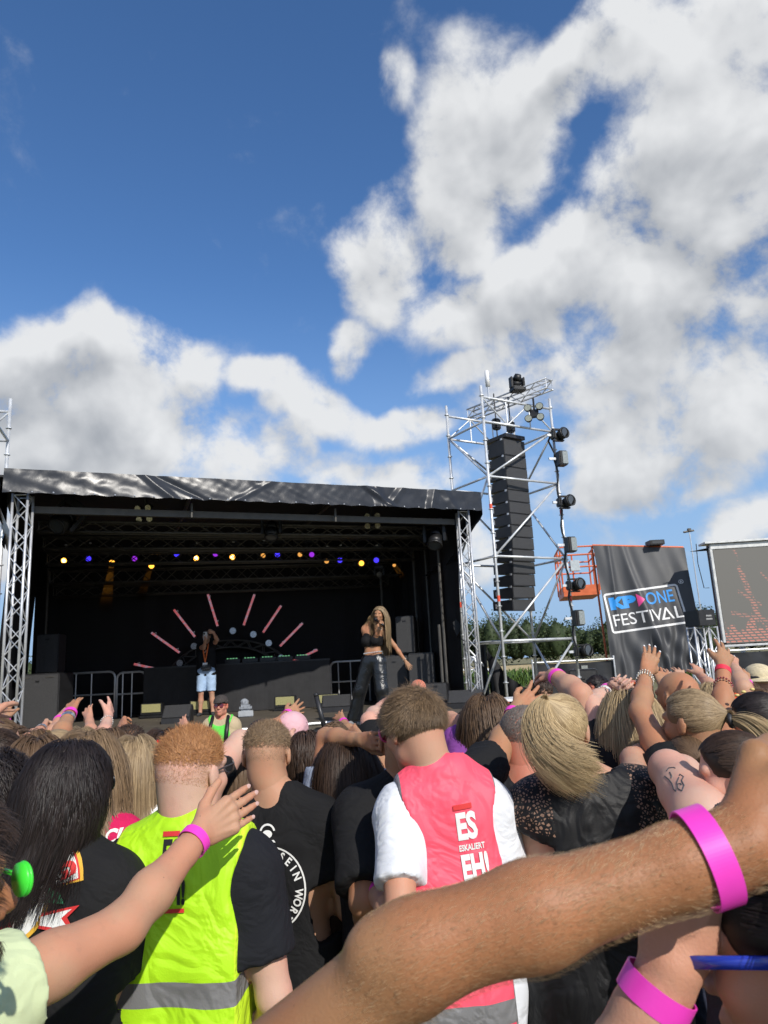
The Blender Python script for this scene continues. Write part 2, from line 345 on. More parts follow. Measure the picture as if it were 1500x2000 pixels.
ap0 = TL+uS*4.55-vS*2.6; ap1 = TL+uS*6.6-vS*2.6; ap2 = TL+uS*6.6; ap3 = TL+uS*4.55
deck = [TL-uS*.5-vS*.25, ap3-vS*.25, ap0, ap1, ap2-vS*.25, TR+uS*.35-vS*.25, BR+uS*.3+vS*.3, BL-uS*.3+vS*.3]
mb = MB(); mb.add(*prism(deck, DZ-.12, DZ)); part(mb, 'deck', mat('stage_plywood', (.1, .085, .065), .7, 0, .25, 2, stretch=(1, 6, 1)))
sk = [p+np.array([0, .03]) for p in deck]
mb = MB(); mb.add(*prism(sk, .02, DZ-.125)); part(mb, 'skirt', tarp)
mb = MB()
for i in range(5):
    a, b = deck[i], deck[i+1]; mb.tube(p3(a, DZ-.03), p3(b, DZ-.03)-np.array([0, .01, 0]), .022)
part(mb, 'deck_edge', alu)
ZR = 4.42
back0 = BL-np.array([.5, -.2]); back1 = BR+np.array([.6, .2])
mb = MB()
V, F = grid_sheet(p3(BL-uS*.3, DZ), p3(BR+uS*.3, DZ), p3(BL-uS*.3, ZR+.28), p3(BR+uS*.3, ZR+.28), 60, 10, lambda u, v: np.array([0, -.03*abs(sin(u*40))-.02*sin(u*91), 0]))
mb.add(V, F); part(mb, 'backdrop', mat('black_gauze', (.008, .008, .010), .85, 0, .3, 2, stretch=(1, 1, 12)), smooth_=True)
for (A_, B_, nm) in ((TL-uS*.18+vS*.3, BL-uS*.3, 1), (TR+uS*.02+vS*.35, BR+uS*.25, 2)):
    mb = MB()
    V, F = grid_sheet(p3(A_, .3), p3(B_, .3), p3(A_, ZR+.28), p3(B_, ZR+.28), 40, 16, lambda u, v: np.array([.05*sin(u*37)+.04*sin(u*13+v*2)+(.10 if nm == 2 else -.12)*sin(v*3.1)*(1-v)*(-1 if nm == 2 else 1)*1.2, .02*sin(u*25), 0]))
    mb.add(V, F)
    part(mb, 'side_curtain', tarp, smooth_=True)
# roof: black canopy, fascia of creased shiny tarpaulin
roofpoly = [TL-uS*.32-vS*.12, TR+uS*.25-vS*.12, BR+uS*.6+vS*.3, BL-uS*.6+vS*.3]
mb = MB(); mb.add(*prism(roofpoly, ZR+.27, ZR+.30)); part(mb, 'roof', tarp)
FA = p3(TL-uS*.24-vS*.16, ZR+.02); FB = p3(TR+uS*.28-vS*.16, ZR+.02)
CRE = [(.245, .3, .055), (.265, .36, -.05), (.50, .42, .028), (.71, .77, .10), (.735, .745, .07), (.80, .76, .06), (.88, .865, .09), (.905, .93, .05)]
def fas(u, v):
    o = .0006*sin(u*260+3*sin(v*5))*(.4+v)+.002*sin(u*113+4*sin(v*3+u*9))*abs(sin(u*7+1))+.003*sin(u*61+v*9)+.004*sin(u*19)
    for (a, b, w) in CRE:
        c = a+(b-a)*(1-v); o += w*.45*max(0, 1-abs(u-c)/.016)
    n = np.array([-vS[0]*-1, -vS[1]*-1, 0])*-1
    edge = .015*abs(sin(u*70))*((1-v)**6)
    return n*(o+.03)+np.array([0, 0, edge])+n*(.05*(1-v))
mb = MB(); V, F = grid_sheet(FA, FB, FA+np.array([0, 0, .36]), FB+np.array([0, 0, .36]), 420, 18, fas); mb.add(V, F)
part(mb, 'fascia', mat('shiny_tarpaulin', (.032, .036, .045), .26, .0, .12, 4, bump=.07, bscale=14, spec=.14), smooth_=True)
mb = MB()
for i in range(28):
    u = (i+.5)/28; p = FA*(1-u)+FB*u; mb.sph(p+np.array([0, -.09, .025]), .013, 6)
part(mb, 'eyelet', alu)
# corner flaps of the roof tarpaulin hanging on both sides
for P0, sg in ((TL, -1), (TR, 1)):
    mb = MB(); q = P0+uS*sg*.33
    V, F = grid_sheet(p3(q-vS*.15, ZR-.02), p3(q+vS*1.6, ZR-.45), p3(q-vS*.15, ZR+.38), p3(q+vS*1.6, ZR+.36), 14, 6, lambda u, v: np.array([sg*.05*sin(u*9), 0, -.06*sin(u*3)])); mb.add(V, F)
    V, F = grid_sheet(p3(q-vS*.15, ZR-.02), p3(q-uS*sg*.30+vS*.5, ZR-.75), p3(q+vS*1.6, ZR-.45), p3(q-uS*sg*.3+vS*1.8, ZR-.9), 10, 6); mb.add(V, F)
    part(mb, 'roof_flap', mat('black_pvc', (.02, .02, .023), .35, .1, .2, 3, bump=.3, bscale=6))
# lattice legs
for P0 in (TL, TR):
    leg = empty('lattice_leg', (0, 0, 0)); leg.parent = stage; leg.location = (0, 0, 0)
    c = MB(); l = MB(); a = p3(P0, DZ+.03)-so_; b = p3(P0, ZR+.05)-so_
    truss(c, l, a, b, .20 if P0 is TL else .185, .019, .008, 15, e=[1, .12, 0])
    c.obj('chord', alu, leg, True); l.obj('lacing', alu, leg)
    f = MB(); f.box(a+np.array([0, 0, -.015]), (.42, .42, .02), RZ); f.obj('foot_plate', alu, leg)
# roof beams and cross trusses
def lerp(a, b, t): return a*(1-t)+b*t
gal2 = mat('roof_metal', (.10, .094, .085), .5, .5, .15, 6)
for t, z, w, big in ((.03, 4.30, .10, 1), (.16, 4.22, .16, 0), (.33, 4.15, .2, 0), (.50, 4.05, .2, 0), (.68, 3.86, .26, 2), (.86, 3.7, .2, 0)):
    A_ = lerp(TL, BL, t)+uS*.12; B_ = lerp(TR, BR, t)-uS*.12
    if big == 1:
        mb = MB(); mb.box((p3(A_, z)+p3(B_, z))/2, (np.linalg.norm(B_-A_), .08, .10), atan2(*(B_-A_)[::-1])); part(mb, 'roof_beam', gal2)
    else:
        bm_ = empty('cross_truss'); bm_.parent = stage; c = MB(); l = MB(); truss(c, l, p3(A_, z)-so_, p3(B_, z)-so_, w, .02, .009, 26)
        c.obj('chord', gal2, bm_, True); l.obj('lacing', gal2, bm_)
for s_ in (.33, .66):
    mb = MB(); a = lerp(TL, TR, s_); b = lerp(BL, BR, s_); mb.tube(p3(a, ZR+.18), p3(b, ZR+.12), .035); mb.tube(p3(a, ZR+.02), p3(a, ZR-.2), .02); part(mb, 'rafter', gal2)
# interior poles along the walls
for (x, Y, y0, y1) in ((95, 14.6, 1245, 1110), (743, 15.3, 1180, 1112), (806, 14.6, 1245, 1075), (829, 14.2, 1250, 1060), (853, 13.2, 1370, 1040), (857, 12.9, 1372, 1220), (866, 12.9, 1372, 1225)):
    a = at(x, y1, Y); a = at(x, y1, Y); b = a.copy(); b[2] = DZ if y0 > 1300 else 1.9
    mb = MB(); mb.tube(a, b, .028); part(mb, 'pole', gal2)

# ------------------------------------------------------------------ lights on the rig
rig = mat('lamp_body', (.012, .012, .013), .45, .1, .2, 12)
def lensm(name, col, s): return mat('lens_'+name, (.1, .1, .1), .3, 0, 0, emit=col, estr=s)
LM = {'w': lensm('warm_white', (1, .66, .3), 7), 'a': lensm('amber', (1, .42, .04), 3.0), 'da': lensm('dim_amber', (.9, .4, .08), 1.0), 'b': lensm('blue', (.05, .03, .9), 1.6), 'p': lensm('purple', (.28, .02, .6), 1.3)}
NMS = {'w': 'bright warm white', 'a': 'amber glowing', 'da': 'dim amber', 'b': 'deep blue', 'p': 'purple'}
LIGHTS = [(125, 1095, 'w', 'at the far left end of the rig'), (173, 1091, 'b', 'beside the leftmost warm lamp'), (219, 1099, 'a', 'throwing a yellow beam on the backdrop'), (263, 1091, 'p', 'between two amber lamps on the left'), (296, 1105, 'a', 'hanging lowest on the left side'),
 (345, 1082, 'b', 'left of the second white lamp'), (383, 1090, 'w', 'above the fan of light tubes'), (421, 1082, 'p', 'between the two central white lamps'), (454, 1088, 'w', 'brightest at the middle of the rig'), (514, 1085, 'da', 'right of the middle of the rig'), (542, 1083, 'b', 'just right of the middle of the rig'),
 (586, 1083, 'da', 'left of the right purple lamp'), (609, 1083, 'p', 'on the right half of the rig'), (638, 1096, 'da', 'under the right half of the rig'), (664, 1094, 'b', 'between two amber lamps on the right'), (706, 1100, 'a', 'near the right end of the rig'), (735, 1094, 'b', 'nearest the right end of the backdrop')]
for (x, y, k, where) in LIGHTS:
    p = at(x, y, 13.7+(x-400)*.0012); r = .052 if k in 'ab' else .045
    if k == 'w': r = .034
    if k == 'p': r = .05
    t = empty('stage_light', p, 0, NMS[k]+' round stage lamp '+where, 'stage light', 'round lamps in a row on the lighting truss')
    d = np.array([0, -.95, -.28]); d /= np.linalg.norm(d)
    mb = MB(); mb.tube((0, 0, 0), -d*.22, r*1.7, r*1.2, 14); mb.ring((0, 0, 0), r*1.45, r*.25, d, 18); mb.obj('housing', rig, t, True)
    mb = MB(); mb.tube(d*.004, d*.012, r, n=18); mb.obj('lens', LM[k], t)
    if k == 'w': mb = MB(); mb.ring(d*.004, r*1.25, r*.38, d, 20); mb.obj('painted_halo', LM['a'], t)  # emissive amber ring added to imitate the halo round the bright lens
    mb = MB(); mb.box((-.13, .12, .12), (.02, .05, .30)); mb.box((.13, .12, .12), (.02, .05, .30)); mb.box((0, .12, .27), (.28, .08, .05)); mb.obj('yoke', rig, t)
    if y > 1084: mb = MB(); mb.sph((.02, -.0, .3), .02, 8, (1.6, 1, 1)); mb.obj('clamp', alu, t)
def blinder(p, sc, label, yaw=0, tilt=0, col=(.55, .52, .36), parent_loc=None):
    t = empty('blinder_light', p, yaw, label, 'stage light', 'four-lamp blinders'); t.rotation_euler = (tilt, 0, yaw)
    mb = MB(); mb.box((0, .06, 0), (.16*sc, .08, .16*sc), bev=.01); mb.box((0, .1, .22*sc), (.04, .04, .25*sc)); mb.obj('housing', rig, t)
    for i in (-1, 1):
        for j in (-1, 1):
            q = MB(); q.tube((i*.11*sc, .05, j*.11*sc), (i*.11*sc, -.03, j*.11*sc), .06*sc, .075*sc, 14); h = q.obj('lamp', rig, t, True)
            q = MB(); q.tube((i*.11*sc, -.028, j*.11*sc), (i*.11*sc, -.036, j*.11*sc), .062*sc, n=16); q.obj('lens', mat('blinder_lens', col, .25, .6, .1, 30), h)
    return t
blinder(at(282, 1003, 11.1), .8, 'four-lamp blinder under the left part of the stage roof', radians(-8), radians(18))
blinder(at(727, 1017, 12.2), .8, 'four-lamp blinder under the right part of the stage roof', radians(5), radians(18))
def moving_head(p, s, label, tilt=0.6, yaw=0, roll=0):
    t = empty('moving_head', p, yaw, label, 'stage light', 'black moving-head lamps'); t.rotation_euler = (0, roll, yaw)
    mb = MB(); mb.box((0, 0, 0), (.30*s, .26*s, .10*s), bev=.015); mb.obj('base', rig, t)
    for i in (-1, 1):
        mb = MB(); mb.box((i*.15*s, 0, -.16*s), (.045*s, .14*s, .26*s), bev=.012); mb.obj('yoke_arm', rig, t)
    d = np.array([0, -cos(tilt), -sin(tilt)]); c = np.array([0, 0, -.22*s])
    mb = MB(); mb.tube(c-d*.14*s, c, .07*s, .115*s, 16); mb.tube(c, c+d*.15*s, .115*s, .11*s, 16); mb.ring(c+d*.15*s, .10*s, .02*s, d, 18); mb.obj('head', rig, t, True)
    mb = MB(); mb.tube(c+d*.15*s, c+d*.158*s, .09*s, n=18); mb.obj('lens', mat('dark_glass', (.06, .065, .07), .12, 0, 0, coat=.5), t)
    return t
moving_head(at(150, 990, 10.7), 1.25, 'angular black moving head hanging askew under the left roof edge', .9, radians(20), radians(38))
moving_head(at(530, 1010, 11.8), 1.0, 'black moving head under the roof between the two blinders', 1.2)
moving_head(at(848, 1022, 12.6), 1.2, 'black moving head under the right roof corner', 1.0, radians(-15))
moving_head(at(740, 1108, 14.6), .6, 'small lamp on top of the right backdrop pole', .3)
# soft amber beams in the stage smoke, painted as self-glowing volume cones
def N_z(t, co): q = N(t, 'ShaderNodeSeparateXYZ'); t.links.new(co.outputs['Object'], q.inputs[0]); return q.outputs[2]
def beamm(nm, s, zb, zt):
    m = bpy.data.materials.new('smoke_beam_'+nm); m.use_nodes = True; t = m.node_tree; t.nodes.clear()
    o = N(t, 'ShaderNodeOutputMaterial'); v = N(t, 'ShaderNodeVolumePrincipled'); v.inputs['Density'].default_value = 0.004; v.inputs['Color'].default_value = (.9, .6, .2, 1)
    co = N(t, 'ShaderNodeTexCoord'); nz = N(t, 'ShaderNodeTexNoise'); nz.inputs['Scale'].default_value = 2.2; nz.inputs['Detail'].default_value = 1; t.links.new(co.outputs['Object'], nz.inputs['Vector'])
    v.inputs['Emission Color'].default_value = (1, .42, .06, 1); t.links.new(M(t, 'MULTIPLY', M(t, 'MULTIPLY', smooth(t, nz.outputs[0], .25, .8), smooth(t, N_z(t, co), zb+.05, zt)), s*.5), v.inputs['Emission Strength']); t.links.new(v.outputs[0], o.inputs['Volume']); return m
for (a, b, s, r2) in (((218, 1103, 13.6), (206, 1185, 14.6), .35, .13), ((294, 1108, 13.7), (276, 1165, 14.6), .13, .09), ((770, 1104, 14.3), (785, 1125, 15), .3, .06)):
    mb = MB(); mb.tube(at(*a), at(*b), .04, r2, 16)
    o = mb.obj('light_beam', beamm('a%d' % int(s*100), s*.42, at(*b)[2], at(*a)[2])); tag(o, {35: 'yellow light beam in smoke under the amber lamp on the left', 13: 'faint amber light beam under the lowest left lamp', 30: 'short amber beam at the right side of the stage'}[int(s*100)], 'light beam', kind='stuff')
mb = MB(); mb.tube((0, 0, 0), (0, .12, .05), .04, .05, 12); tt = empty('spotlight', at(770, 1104, 14.4), 0, 'small amber spotlight at the right side wall of the stage', 'stage light'); mb.obj('housing', rig, tt, True)
mb = MB(); mb.tube((0, -.01, 0), (0, -.002, 0), .035, n=12); mb.obj('lens', LM['da'], tt)

# ------------------------------------------------------------------ on the stage
deskm = mat('desk_molton', (.028, .028, .030), .9, 0, .15, 6)
dl = atz(280, 1396, DZ); dl = at(280, 1390, 14.6); dr = at(646, 1386, 14.9); dl[2] = dr[2] = DZ; dc = (dl+dr)/2; dw = np.linalg.norm(dr-dl); drz = atan2(dr[1]-dl[1], dr[0]-dl[0])
desk = empty('dj_desk', dc, drz, 'wide black covered DJ desk at the back of the stage', 'desk')
mb = MB(); V, F = grid_sheet((-dw/2, 0, .01), (dw/2, 0, .01), (-dw/2, 0, .93), (dw/2, 0, .93), 50, 4, lambda u, v: np.array([0, .01*sin(u*60)*(1-v), 0])); mb.add(V, F)
mb.box((-dw/2, .4, .47), (.02, .8, .92)); mb.box((dw/2, .4, .47), (.02, .8, .92)); mb.obj('cover', deskm, desk)
mb = MB(); mb.box((0, .4, .945), (dw+.04, .84, .03), bev=.006); mb.obj('table_top', blkm, desk)
ml = empty('dj_mixer', dc+np.array([.55, .45, .96]), drz, 'row of DJ players and mixer on the black desk', 'dj mixer')
mb = MB()
for i in range(5): mb.box((-.72+i*.36, 0, .05), (.32, .34, .08), bev=.01)
mb.obj('body', blkm, ml)
mb = MB(); mg = MB()
for i in range(5):
    mb.tube((-.72+i*.36, -.02, .09), (-.72+i*.36, -.02, .105), .09, n=18)
    for j in range(4): mg.box((-.82+i*.36+j*.06, -.14, .1), (.03, .02, .02))
mb.obj('jog_wheel', alu, ml); mg.obj('button', mat('button_green', (.2, .5, .2), .4, 0, 0, emit=(.3, .9, .4), estr=.4), ml)
# arch truss
arch = empty('arch_truss', at(450, 1310, 15.9)*np.array([1, 1, 0])+np.array([0, 0, DZ]), 0, 'grey semicircular truss arch behind the DJ desk', 'truss')
def arcpt(t, R_): return np.array([R_*cos(t), 0, R_*sin(t)])
ac = np.array([0, 0, .12]); R1, R2 = 1.36, 1.12
cen = at(450, 1318, 15.9)-np.array(arch.location)
for yy in (-.1, .1):
    for R_ in (R1, R2):
        mb = MB(); mb.path([cen+arcpt(pi*i/30, R_)*np.array([1, 1, .62])+np.array([0, yy, -.1]) for i in range(31)], .022, 6); mb.obj('chord', gal2, arch, True)
mb = MB()
for i in range(22):
    for yy in (-.1, .1):
        a, b = (R1, R2) if i % 2 else (R2, R1); mb.tube(cen+arcpt(pi*i/22, a)*np.array([1, 1, .62])+np.array([0, yy, -.1]), cen+arcpt(pi*(i+1)/22, b)*np.array([1, 1, .62])+np.array([0, yy, -.1]), .011, n=5, cap=False)
mb.obj('lacing', gal2, arch)
silver = mat('silvery_reflector', (.6, .6, .62), .3, .6, .25, 60)
for i, (x, y) in enumerate(((351, 1295), (379, 1262), (455, 1232), (495, 1239), (525, 1256), (549, 1285))):
    t = empty('arch_lamp', at(x, y, 15.7), 0, 'silvery round lamp on the arch, %s' % ('leftmost and lowest on the left', 'second from the left, beside the photographer', 'third from the left, at the top of the arch', 'fourth from the left, just right of the top', 'fifth from the left, on the right shoulder', 'rightmost and lowest on the right')[i], 'stage light', 'silvery round lamps along the arch')
    mb = MB(); mb.tube((0, .12, 0), (0, 0, 0), .05, .075, 14); mb.obj('housing', rig, t, True); mb = MB(); mb.tube((0, 0, 0), (0, -.012, 0), .07, n=18); mb.obj('lens', silver, t)
# LED tubes fanned out over the arch
tubm = bpy.data.materials.new('led_tube_pixels'); tubm.use_nodes = True; t_ = tubm.node_tree; p_ = t_.nodes['Principled BSDF']
co_ = N(t_, 'ShaderNodeTexCoord'); nz_ = N(t_, 'ShaderNodeTexNoise'); nz_.inputs['Scale'].default_value = 22; t_.links.new(co_.outputs['Object'], nz_.inputs['Vector'])
p_.inputs['Base Color'].default_value = (.5, .25, .25, 1); p_.inputs['Roughness'].default_value = .3
t_.links.new(mixc(t_, smooth(t_, nz_.outputs[0], .4, .62), (.55, .10, .11), (.34, .25, .33)), p_.inputs['Emission Color']); p_.inputs['Emission Strength'].default_value = .62
TB = [((262, 1297), (330, 1312)), ((296, 1236), (351, 1275)), ((340, 1191), (381, 1244)), ((406, 1161), (425, 1223)), ((497, 1161), (476, 1221)), ((549, 1183), (514, 1235)), ((591, 1217), (547, 1262)), ((620, 1269), (565, 1295))]
TN = ['lowest on the left', 'second from the left', 'third from the left', 'left of the two nearly upright ones', 'right of the two nearly upright ones', 'third from the right', 'second from the right', 'lowest on the right']
for i, (a, b) in enumerate(TB):
    A_ = at(*a, 15.5); B_ = at(*b, 15.5); c = (A_+B_)/2; t = empty('light_tube', c, 0, 'red and lilac pixel light tube over the arch, '+TN[i], 'light tube', 'light tubes fanned out over the arch')
    d = (B_-A_)/np.linalg.norm(B_-A_); mb = MB(); mb.tube(A_-c, B_-c, .025, n=10); mb.obj('tube', tubm, t, True)
    mb = MB(); mb.tube(A_-c-d*.03, A_-c, .028); mb.obj('end_cap', blkm, t); mb = MB(); mb.tube(B_-c+d*.03, B_-c, .028); mb.obj('end_cap', blkm, t)
    for q, s_ in ((A_-c+d*.08, 1), (B_-c-d*.08, 1)):
        mb = MB(); mb.box(q+np.array([0, .06, .03]), (.03, .1, .03)); mb.tube(q+np.array([.03, 0, .035]), q+np.array([.03, 0, .055]), .012); mb.obj('bracket', alu, t)
# barriers along the back of the stage
def barrier(x0, x1, ytop, Y, label, ybase=None):
    A_ = at(x0, ytop, Y); B_ = at(x1, ytop-(x1-x0)*.05, Y); A_[2] = B_[2] = (A_[2]+B_[2])/2; h = A_[2]-DZ; t = empty('barrier', p3(((A_+B_)/2)[:2], DZ), 0, label, 'barrier', 'steel rail barriers at the back of the stage')
    w = np.linalg.norm(B_-A_); r = .12
    pts = [(-w/2, 0, 0)]+[(-w/2, 0, h-r)]+[(-w/2+r-r*cos(a), 0, h-r+r*sin(a)) for a in (pi/6, pi/3, pi/2)]+[(w/2-r+r*sin(a), 0, h-r+r*cos(a)) for a in (0, pi/6, pi/3, pi/2)]+[(w/2, 0, 0)]
    mb = MB(); mb.path(pts, .022, 8); mb.obj('rail', alu, t, True)
    mb = MB(); mb.tube((-w/2, 0, h*.52), (w/2, 0, h*.52), .018); mb.obj('crossbar', alu, t)
    for q in (-.3, .02): mb = MB(); mb.tube((q*w, 0, h*.0), (q*w, 0, h), .014); mb.obj('upright', alu, t)
barrier(130, 225, 1316, 14.8, 'steel rail barrier left of its twin beside the left speaker'); barrier(229, 285, 1314, 14.85, 'steel rail barrier meeting the left end of the DJ desk')
barrier(560, 642, 1297, 15.9, 'steel rail barrier behind the right end of the desk'); barrier(645, 720, 1293, 15.8, 'steel rail barrier behind the singer')
grille = mat('speaker_grille', (.045, .045, .047), .55, .1, .15, 60, bump=.3, bscale=250)
def cab(p, d, rz, label, group, handles=True, name='speaker_cabinet'):
    t = empty(name, p, rz, label, 'speaker', group); w, dp, h = d
    mb = MB(); mb.box((0, 0, h/2), (w, dp, h), bev=.02); mb.obj('cabinet', blk, t)
    mb = MB(); mb.box((0, -dp/2-.003, h/2), (w*.95, .02, h*.95), bev=.008); mb.obj('grille', grille, t)
    mb = MB(); mb.box((0, -dp/2-.016, h*.86), (.07, .008, .025)); mb.obj('badge', rig, t)
    if handles:
        for i in (-1, 1): mb = MB(); mb.box((i*w*.28, -dp/2-.018, h*.93), (.14, .01, .02)); mb.obj('handle', gal2, t)
    return t
def onfloor(px, Y): q = at(px, 1300, Y); return np.array([q[0], q[1], DZ])
cab(onfloor(91, 12.9), (.72, .75, .93), .1, 'big black bass cabinet at the left front of the stage', 'bass cabinets')
cab(onfloor(99, 12.95)+np.array([0, 0, .935]), (.38, .4, .68), .1, 'tall black speaker standing on the left bass cabinet', 'side speakers', False)
cab(onfloor(774, 14.4), (.55, .6, .95), -.15, 'black bass cabinet by the right curtain, left one of its pair', 'bass cabinets', False); cab(onfloor(829, 13.9), (.50, .6, .96), -.25, 'black bass cabinet by the right curtain, right one of its pair', 'bass cabinets', False)
cab(onfloor(798, 14.2)+np.array([0, 0, .965]), (.36, .4, .72), -.2, 'grey-black speaker on the right pair of bass cabinets', 'side speakers', False)
cab(onfloor(852, 12.9), (.4, .4, .42), -.25, 'low black cabinet behind the bald head at the right of the stage', 'bass cabinets', False)
def wedge(p, rz, label, w=.55):
    t = empty('floor_monitor', p, rz, label, 'floor monitor', 'wedge floor monitors'); t.scale = (.85, .85, .8); mb = MB()
    prof = [(-.22, 0), (.22, 0), (.2, .30), (.08, .36), (-.22, .1)]; n = len(prof)
    V = [(-w/2, y, z) for y, z in prof]+[(w/2, y, z) for y, z in prof]; mb.add(V, [tuple(range(n)), tuple(range(2*n-1, n-1, -1))]+[(i, i+n, (i+1) % n+n, (i+1) % n) for i in range(n)]); mb.obj('cabinet', blk, t)
    mb = MB(); R_ = Matrix.Rotation(atan2(.26, .30), 3, 'X'); R_ = np.array(R_); mb.box((0, -.07-.008, .23+.01), (w*.92, .36, .012), R=R_); mb.obj('grille', grille, t)
wedge(onfloor(348, 12.4), 0.1, 'black wedge floor monitor in front of the photographer'); wedge(onfloor(905, 12.3), -.2, 'black wedge floor monitor at the right stage corner', .7)
wedge(onfloor(655, 13.2), 0.0, 'silvery-topped floor monitor left of the singer', .62)
strobe = mat('strobe_panel', (.40, .37, .17), .3, .2, .08, 40, bump=.2, bscale=120)
for i, (x, y, Y) in enumerate(((299, 1392, 14.1), (393, 1386, 14.3), (556, 1377, 14.3), (640, 1372, 14.2))):
    t = empty('strobe_light', onfloor(x, Y), 0, ('olive strobe panel at the left end of the desk foot', 'olive strobe panel by the feet of the photographer', 'olive strobe panel right of the desk middle', 'olive strobe panel at the right end of the desk foot')[i], 'strobe light', 'strobe panels along the foot of the desk')
    mb = MB(); mb.box((0, 0, .17), (.42, .14, .22), bev=.01); mb.box((0, .02, .03), (.46, .2, .05), bev=.01); mb.obj('housing', rig, t)
    mb = MB(); mb.box((0, -.072, .19), (.36, .012, .15)); mb.obj('panel', strobe, t)
for i, (x, Y) in enumerate(((479, 13.0),)):
    t = empty('hazer', onfloor(x, Y), .2, ('silvery fog machine standing in front of the desk', 'small clear topped box near the left stage edge', 'silvery box beside the right wedge monitor')[i], 'fog machine')
    mb = MB(); mb.box((0, 0, .06), (.26, .3, .1), bev=.01); mb.obj('base', mat('pale_plastic', (.34, .36, .38), .4, 0, .1), t); mb = MB(); mb.box((0, .02, .16), (.22, .2, .1), bev=.03); mb.sph((-.02, .02, .24), .08, 10); mb.obj('canister', mat('grey_plastic', (.25, .27, .3), .3, 0, .3, 20), t)
# low black mic stand / pole at the apron front
t = empty('speaker_pole', atz(638, 1424, DZ), 0, 'thick black pole leaning at the front of the stage beside the singer', 'pole'); mb = MB(); mb.tube((0, 0, -.1), (-.12, 0, .42), .032, n=10); mb.tube((-.12, 0, .42), (-.13, 0, .46), .036, .03); mb.obj('tube', blkm, t, True); mb = MB(); mb.box((0, 0, .0), (.3, .3, .03)); mb.obj('base', blkm, t)
# microphone stand behind the singer
t = empty('microphone_stand', onfloor(748, 13.6), 0, 'straight chrome microphone stand behind the singer', 'microphone stand'); mb = MB(); mb.tube((0, 0, 0), (0, 0, 1.5), .012); mb.obj('pole', alu, t); mb = MB(); mb.tube((0, 0, 0), (0, 0, .03), .14, n=18); mb.obj('base', blkm, t); mb = MB(); mb.sph((0, 0, 1.53), .03, 8); mb.obj('microphone', blkm, t)

# ------------------------------------------------------------------ scaffold tower with line array
def scaffold(base, rz, w, d, H, lifts, label, full=True):
    t = empty('scaffold_tower', base, rz, label, 'scaffold tower', 'scaffold towers beside the stage'); r = .03
    cs = [(-w/2, -d/2), (w/2, -d/2), (w/2, d/2), (-w/2, d/2)]
    for (x, y) in cs:
        up = empty('upright'); up.parent = t
        mb = MB(); mb.tube((x, y, 0), (x, y, H), r, n=8); mb.obj('tube', galv, up, True)
        mb = MB()
        for k in range(int(H/.5)): mb.tube((x, y, .5*k+.4), (x, y, .5*k+.415), .055, n=8)
        mb.obj('rosette', galv, up)
        mb = MB()
        for k in (.93, 3.0, 4.9): mb.tube((x, y, k), (x, y, k+.12), r+.003, n=8)
        mb.obj('marking_tape', redtape, up)
    zs = lifts
    for z in zs:
        for i in range(4):
            a, b = cs[i], cs[(i+1) % 4]; mb = MB(); mb.tube((*a, z), (*b, z), .026); mb.obj('ledger', galv, t, True)
    for i, (z0, z1) in enumerate(zip(zs[:-1], zs[1:])):
        for s in range(4):
            a, b = cs[s], cs[(s+1) % 4]
            if s in (1, 3) and i % 2: a, b = b, a
            mb = MB(); mb.tube((*a, z0), (*b, z1), .024); mb.obj('brace', galv, t, True)
    z1 = H-.25
    for s in (0, 2):   # lattice girders round the head
        a, b = np.array(cs[s]), np.array(cs[(s+1) % 4]); gi_ = MB(); la = MB()
        gi_.tube((*a, z1), (*b, z1), .028); gi_.tube((*a, z1-.55), (*b, z1-.55), .028); L = np.linalg.norm(b-a); n = 3
        for k in range(n): p, q = a+(b-a)*k/n, a+(b-a)*(k+1)/n; la.tube((*p, z1-(.55 if k % 2 else 0)), (*q, z1-(0 if k % 2 else .55)), .017); la.tube((*q, z1), (*q, z1-.55), .015)
        gd = gi_.obj('lattice_girder', galv, t, True); la.obj('lacing', galv, gd)
    return t
# corners: near-left (990,1365)-(941,775), near-right (1130..)-(1076,790), far-left (880,820)
TW = np.array([2.2, 13.6]); a0 = at(985, 1300, 14.4); a1 = at(1128, 1300, 15.4)
wv_ = (a1-a0)[:2]; tw_w = np.linalg.norm(wv_); tw_rz = atan2(wv_[1], wv_[0]); ux = wv_/tw_w; vx = np.array([-ux[1], ux[0]]); TD = 1.3
tbase = p3(a0[:2]+ux*tw_w/2+vx*TD/2, 0)
# local camera geometry: pixel rows of the ledgers -> heights at the near-left upright
def zrow(px, py): k = ray(px, py); q = a0; return CAM[2]+(np.hypot(*q[:2])/np.hypot(*k[:2]))*k[2]
TH = zrow(941, 775)+.25
lifts = [.35, zrow(979, 1252), zrow(966, 1086), zrow(952, 930), TH-.8]
tower = scaffold(tbase, tw_rz, tw_w, TD, TH, lifts, 'galvanised scaffold tower right of the stage holding the line array')
def tl(x, y, z): return np.array([tbase[0]+ux[0]*x+vx[0]*y, tbase[1]+ux[1]*x+vx[1]*y, z])
tt = empty('lifting_beam', tl(.1, 0, TH+.05), tw_rz, 'aluminium truss beam lying across the tower top', 'truss'); c = MB(); l = MB(); truss(c, l, (-.1, TD*.8, .0), (.35, -TD*.5-.6, 0), .22, .02, .012, 8); c.obj('chord', alu, tt, True); l.obj('lacing', alu, tt)
t = moving_head(tl(.15, -TD*.42, TH+.13), 1.0, 'black moving head standing upright on the very top of the tower', -.9); t.rotation_euler = (pi, 0, .3)
t = empty('wind_sensor', tl(-tw_w/2+.2, -TD/2, TH-.28), 0, 'white stick-shaped antenna on the upper left tower corner', 'antenna'); mb = MB(); mb.tube((0, 0, 0), (0, 0, .32), .022); mb.obj('pole', alu, t); mb = MB(); mb.tube((0, 0, .3), (0, 0, .66), .05, .045, 12); mb.obj('mast', wht, t, True)
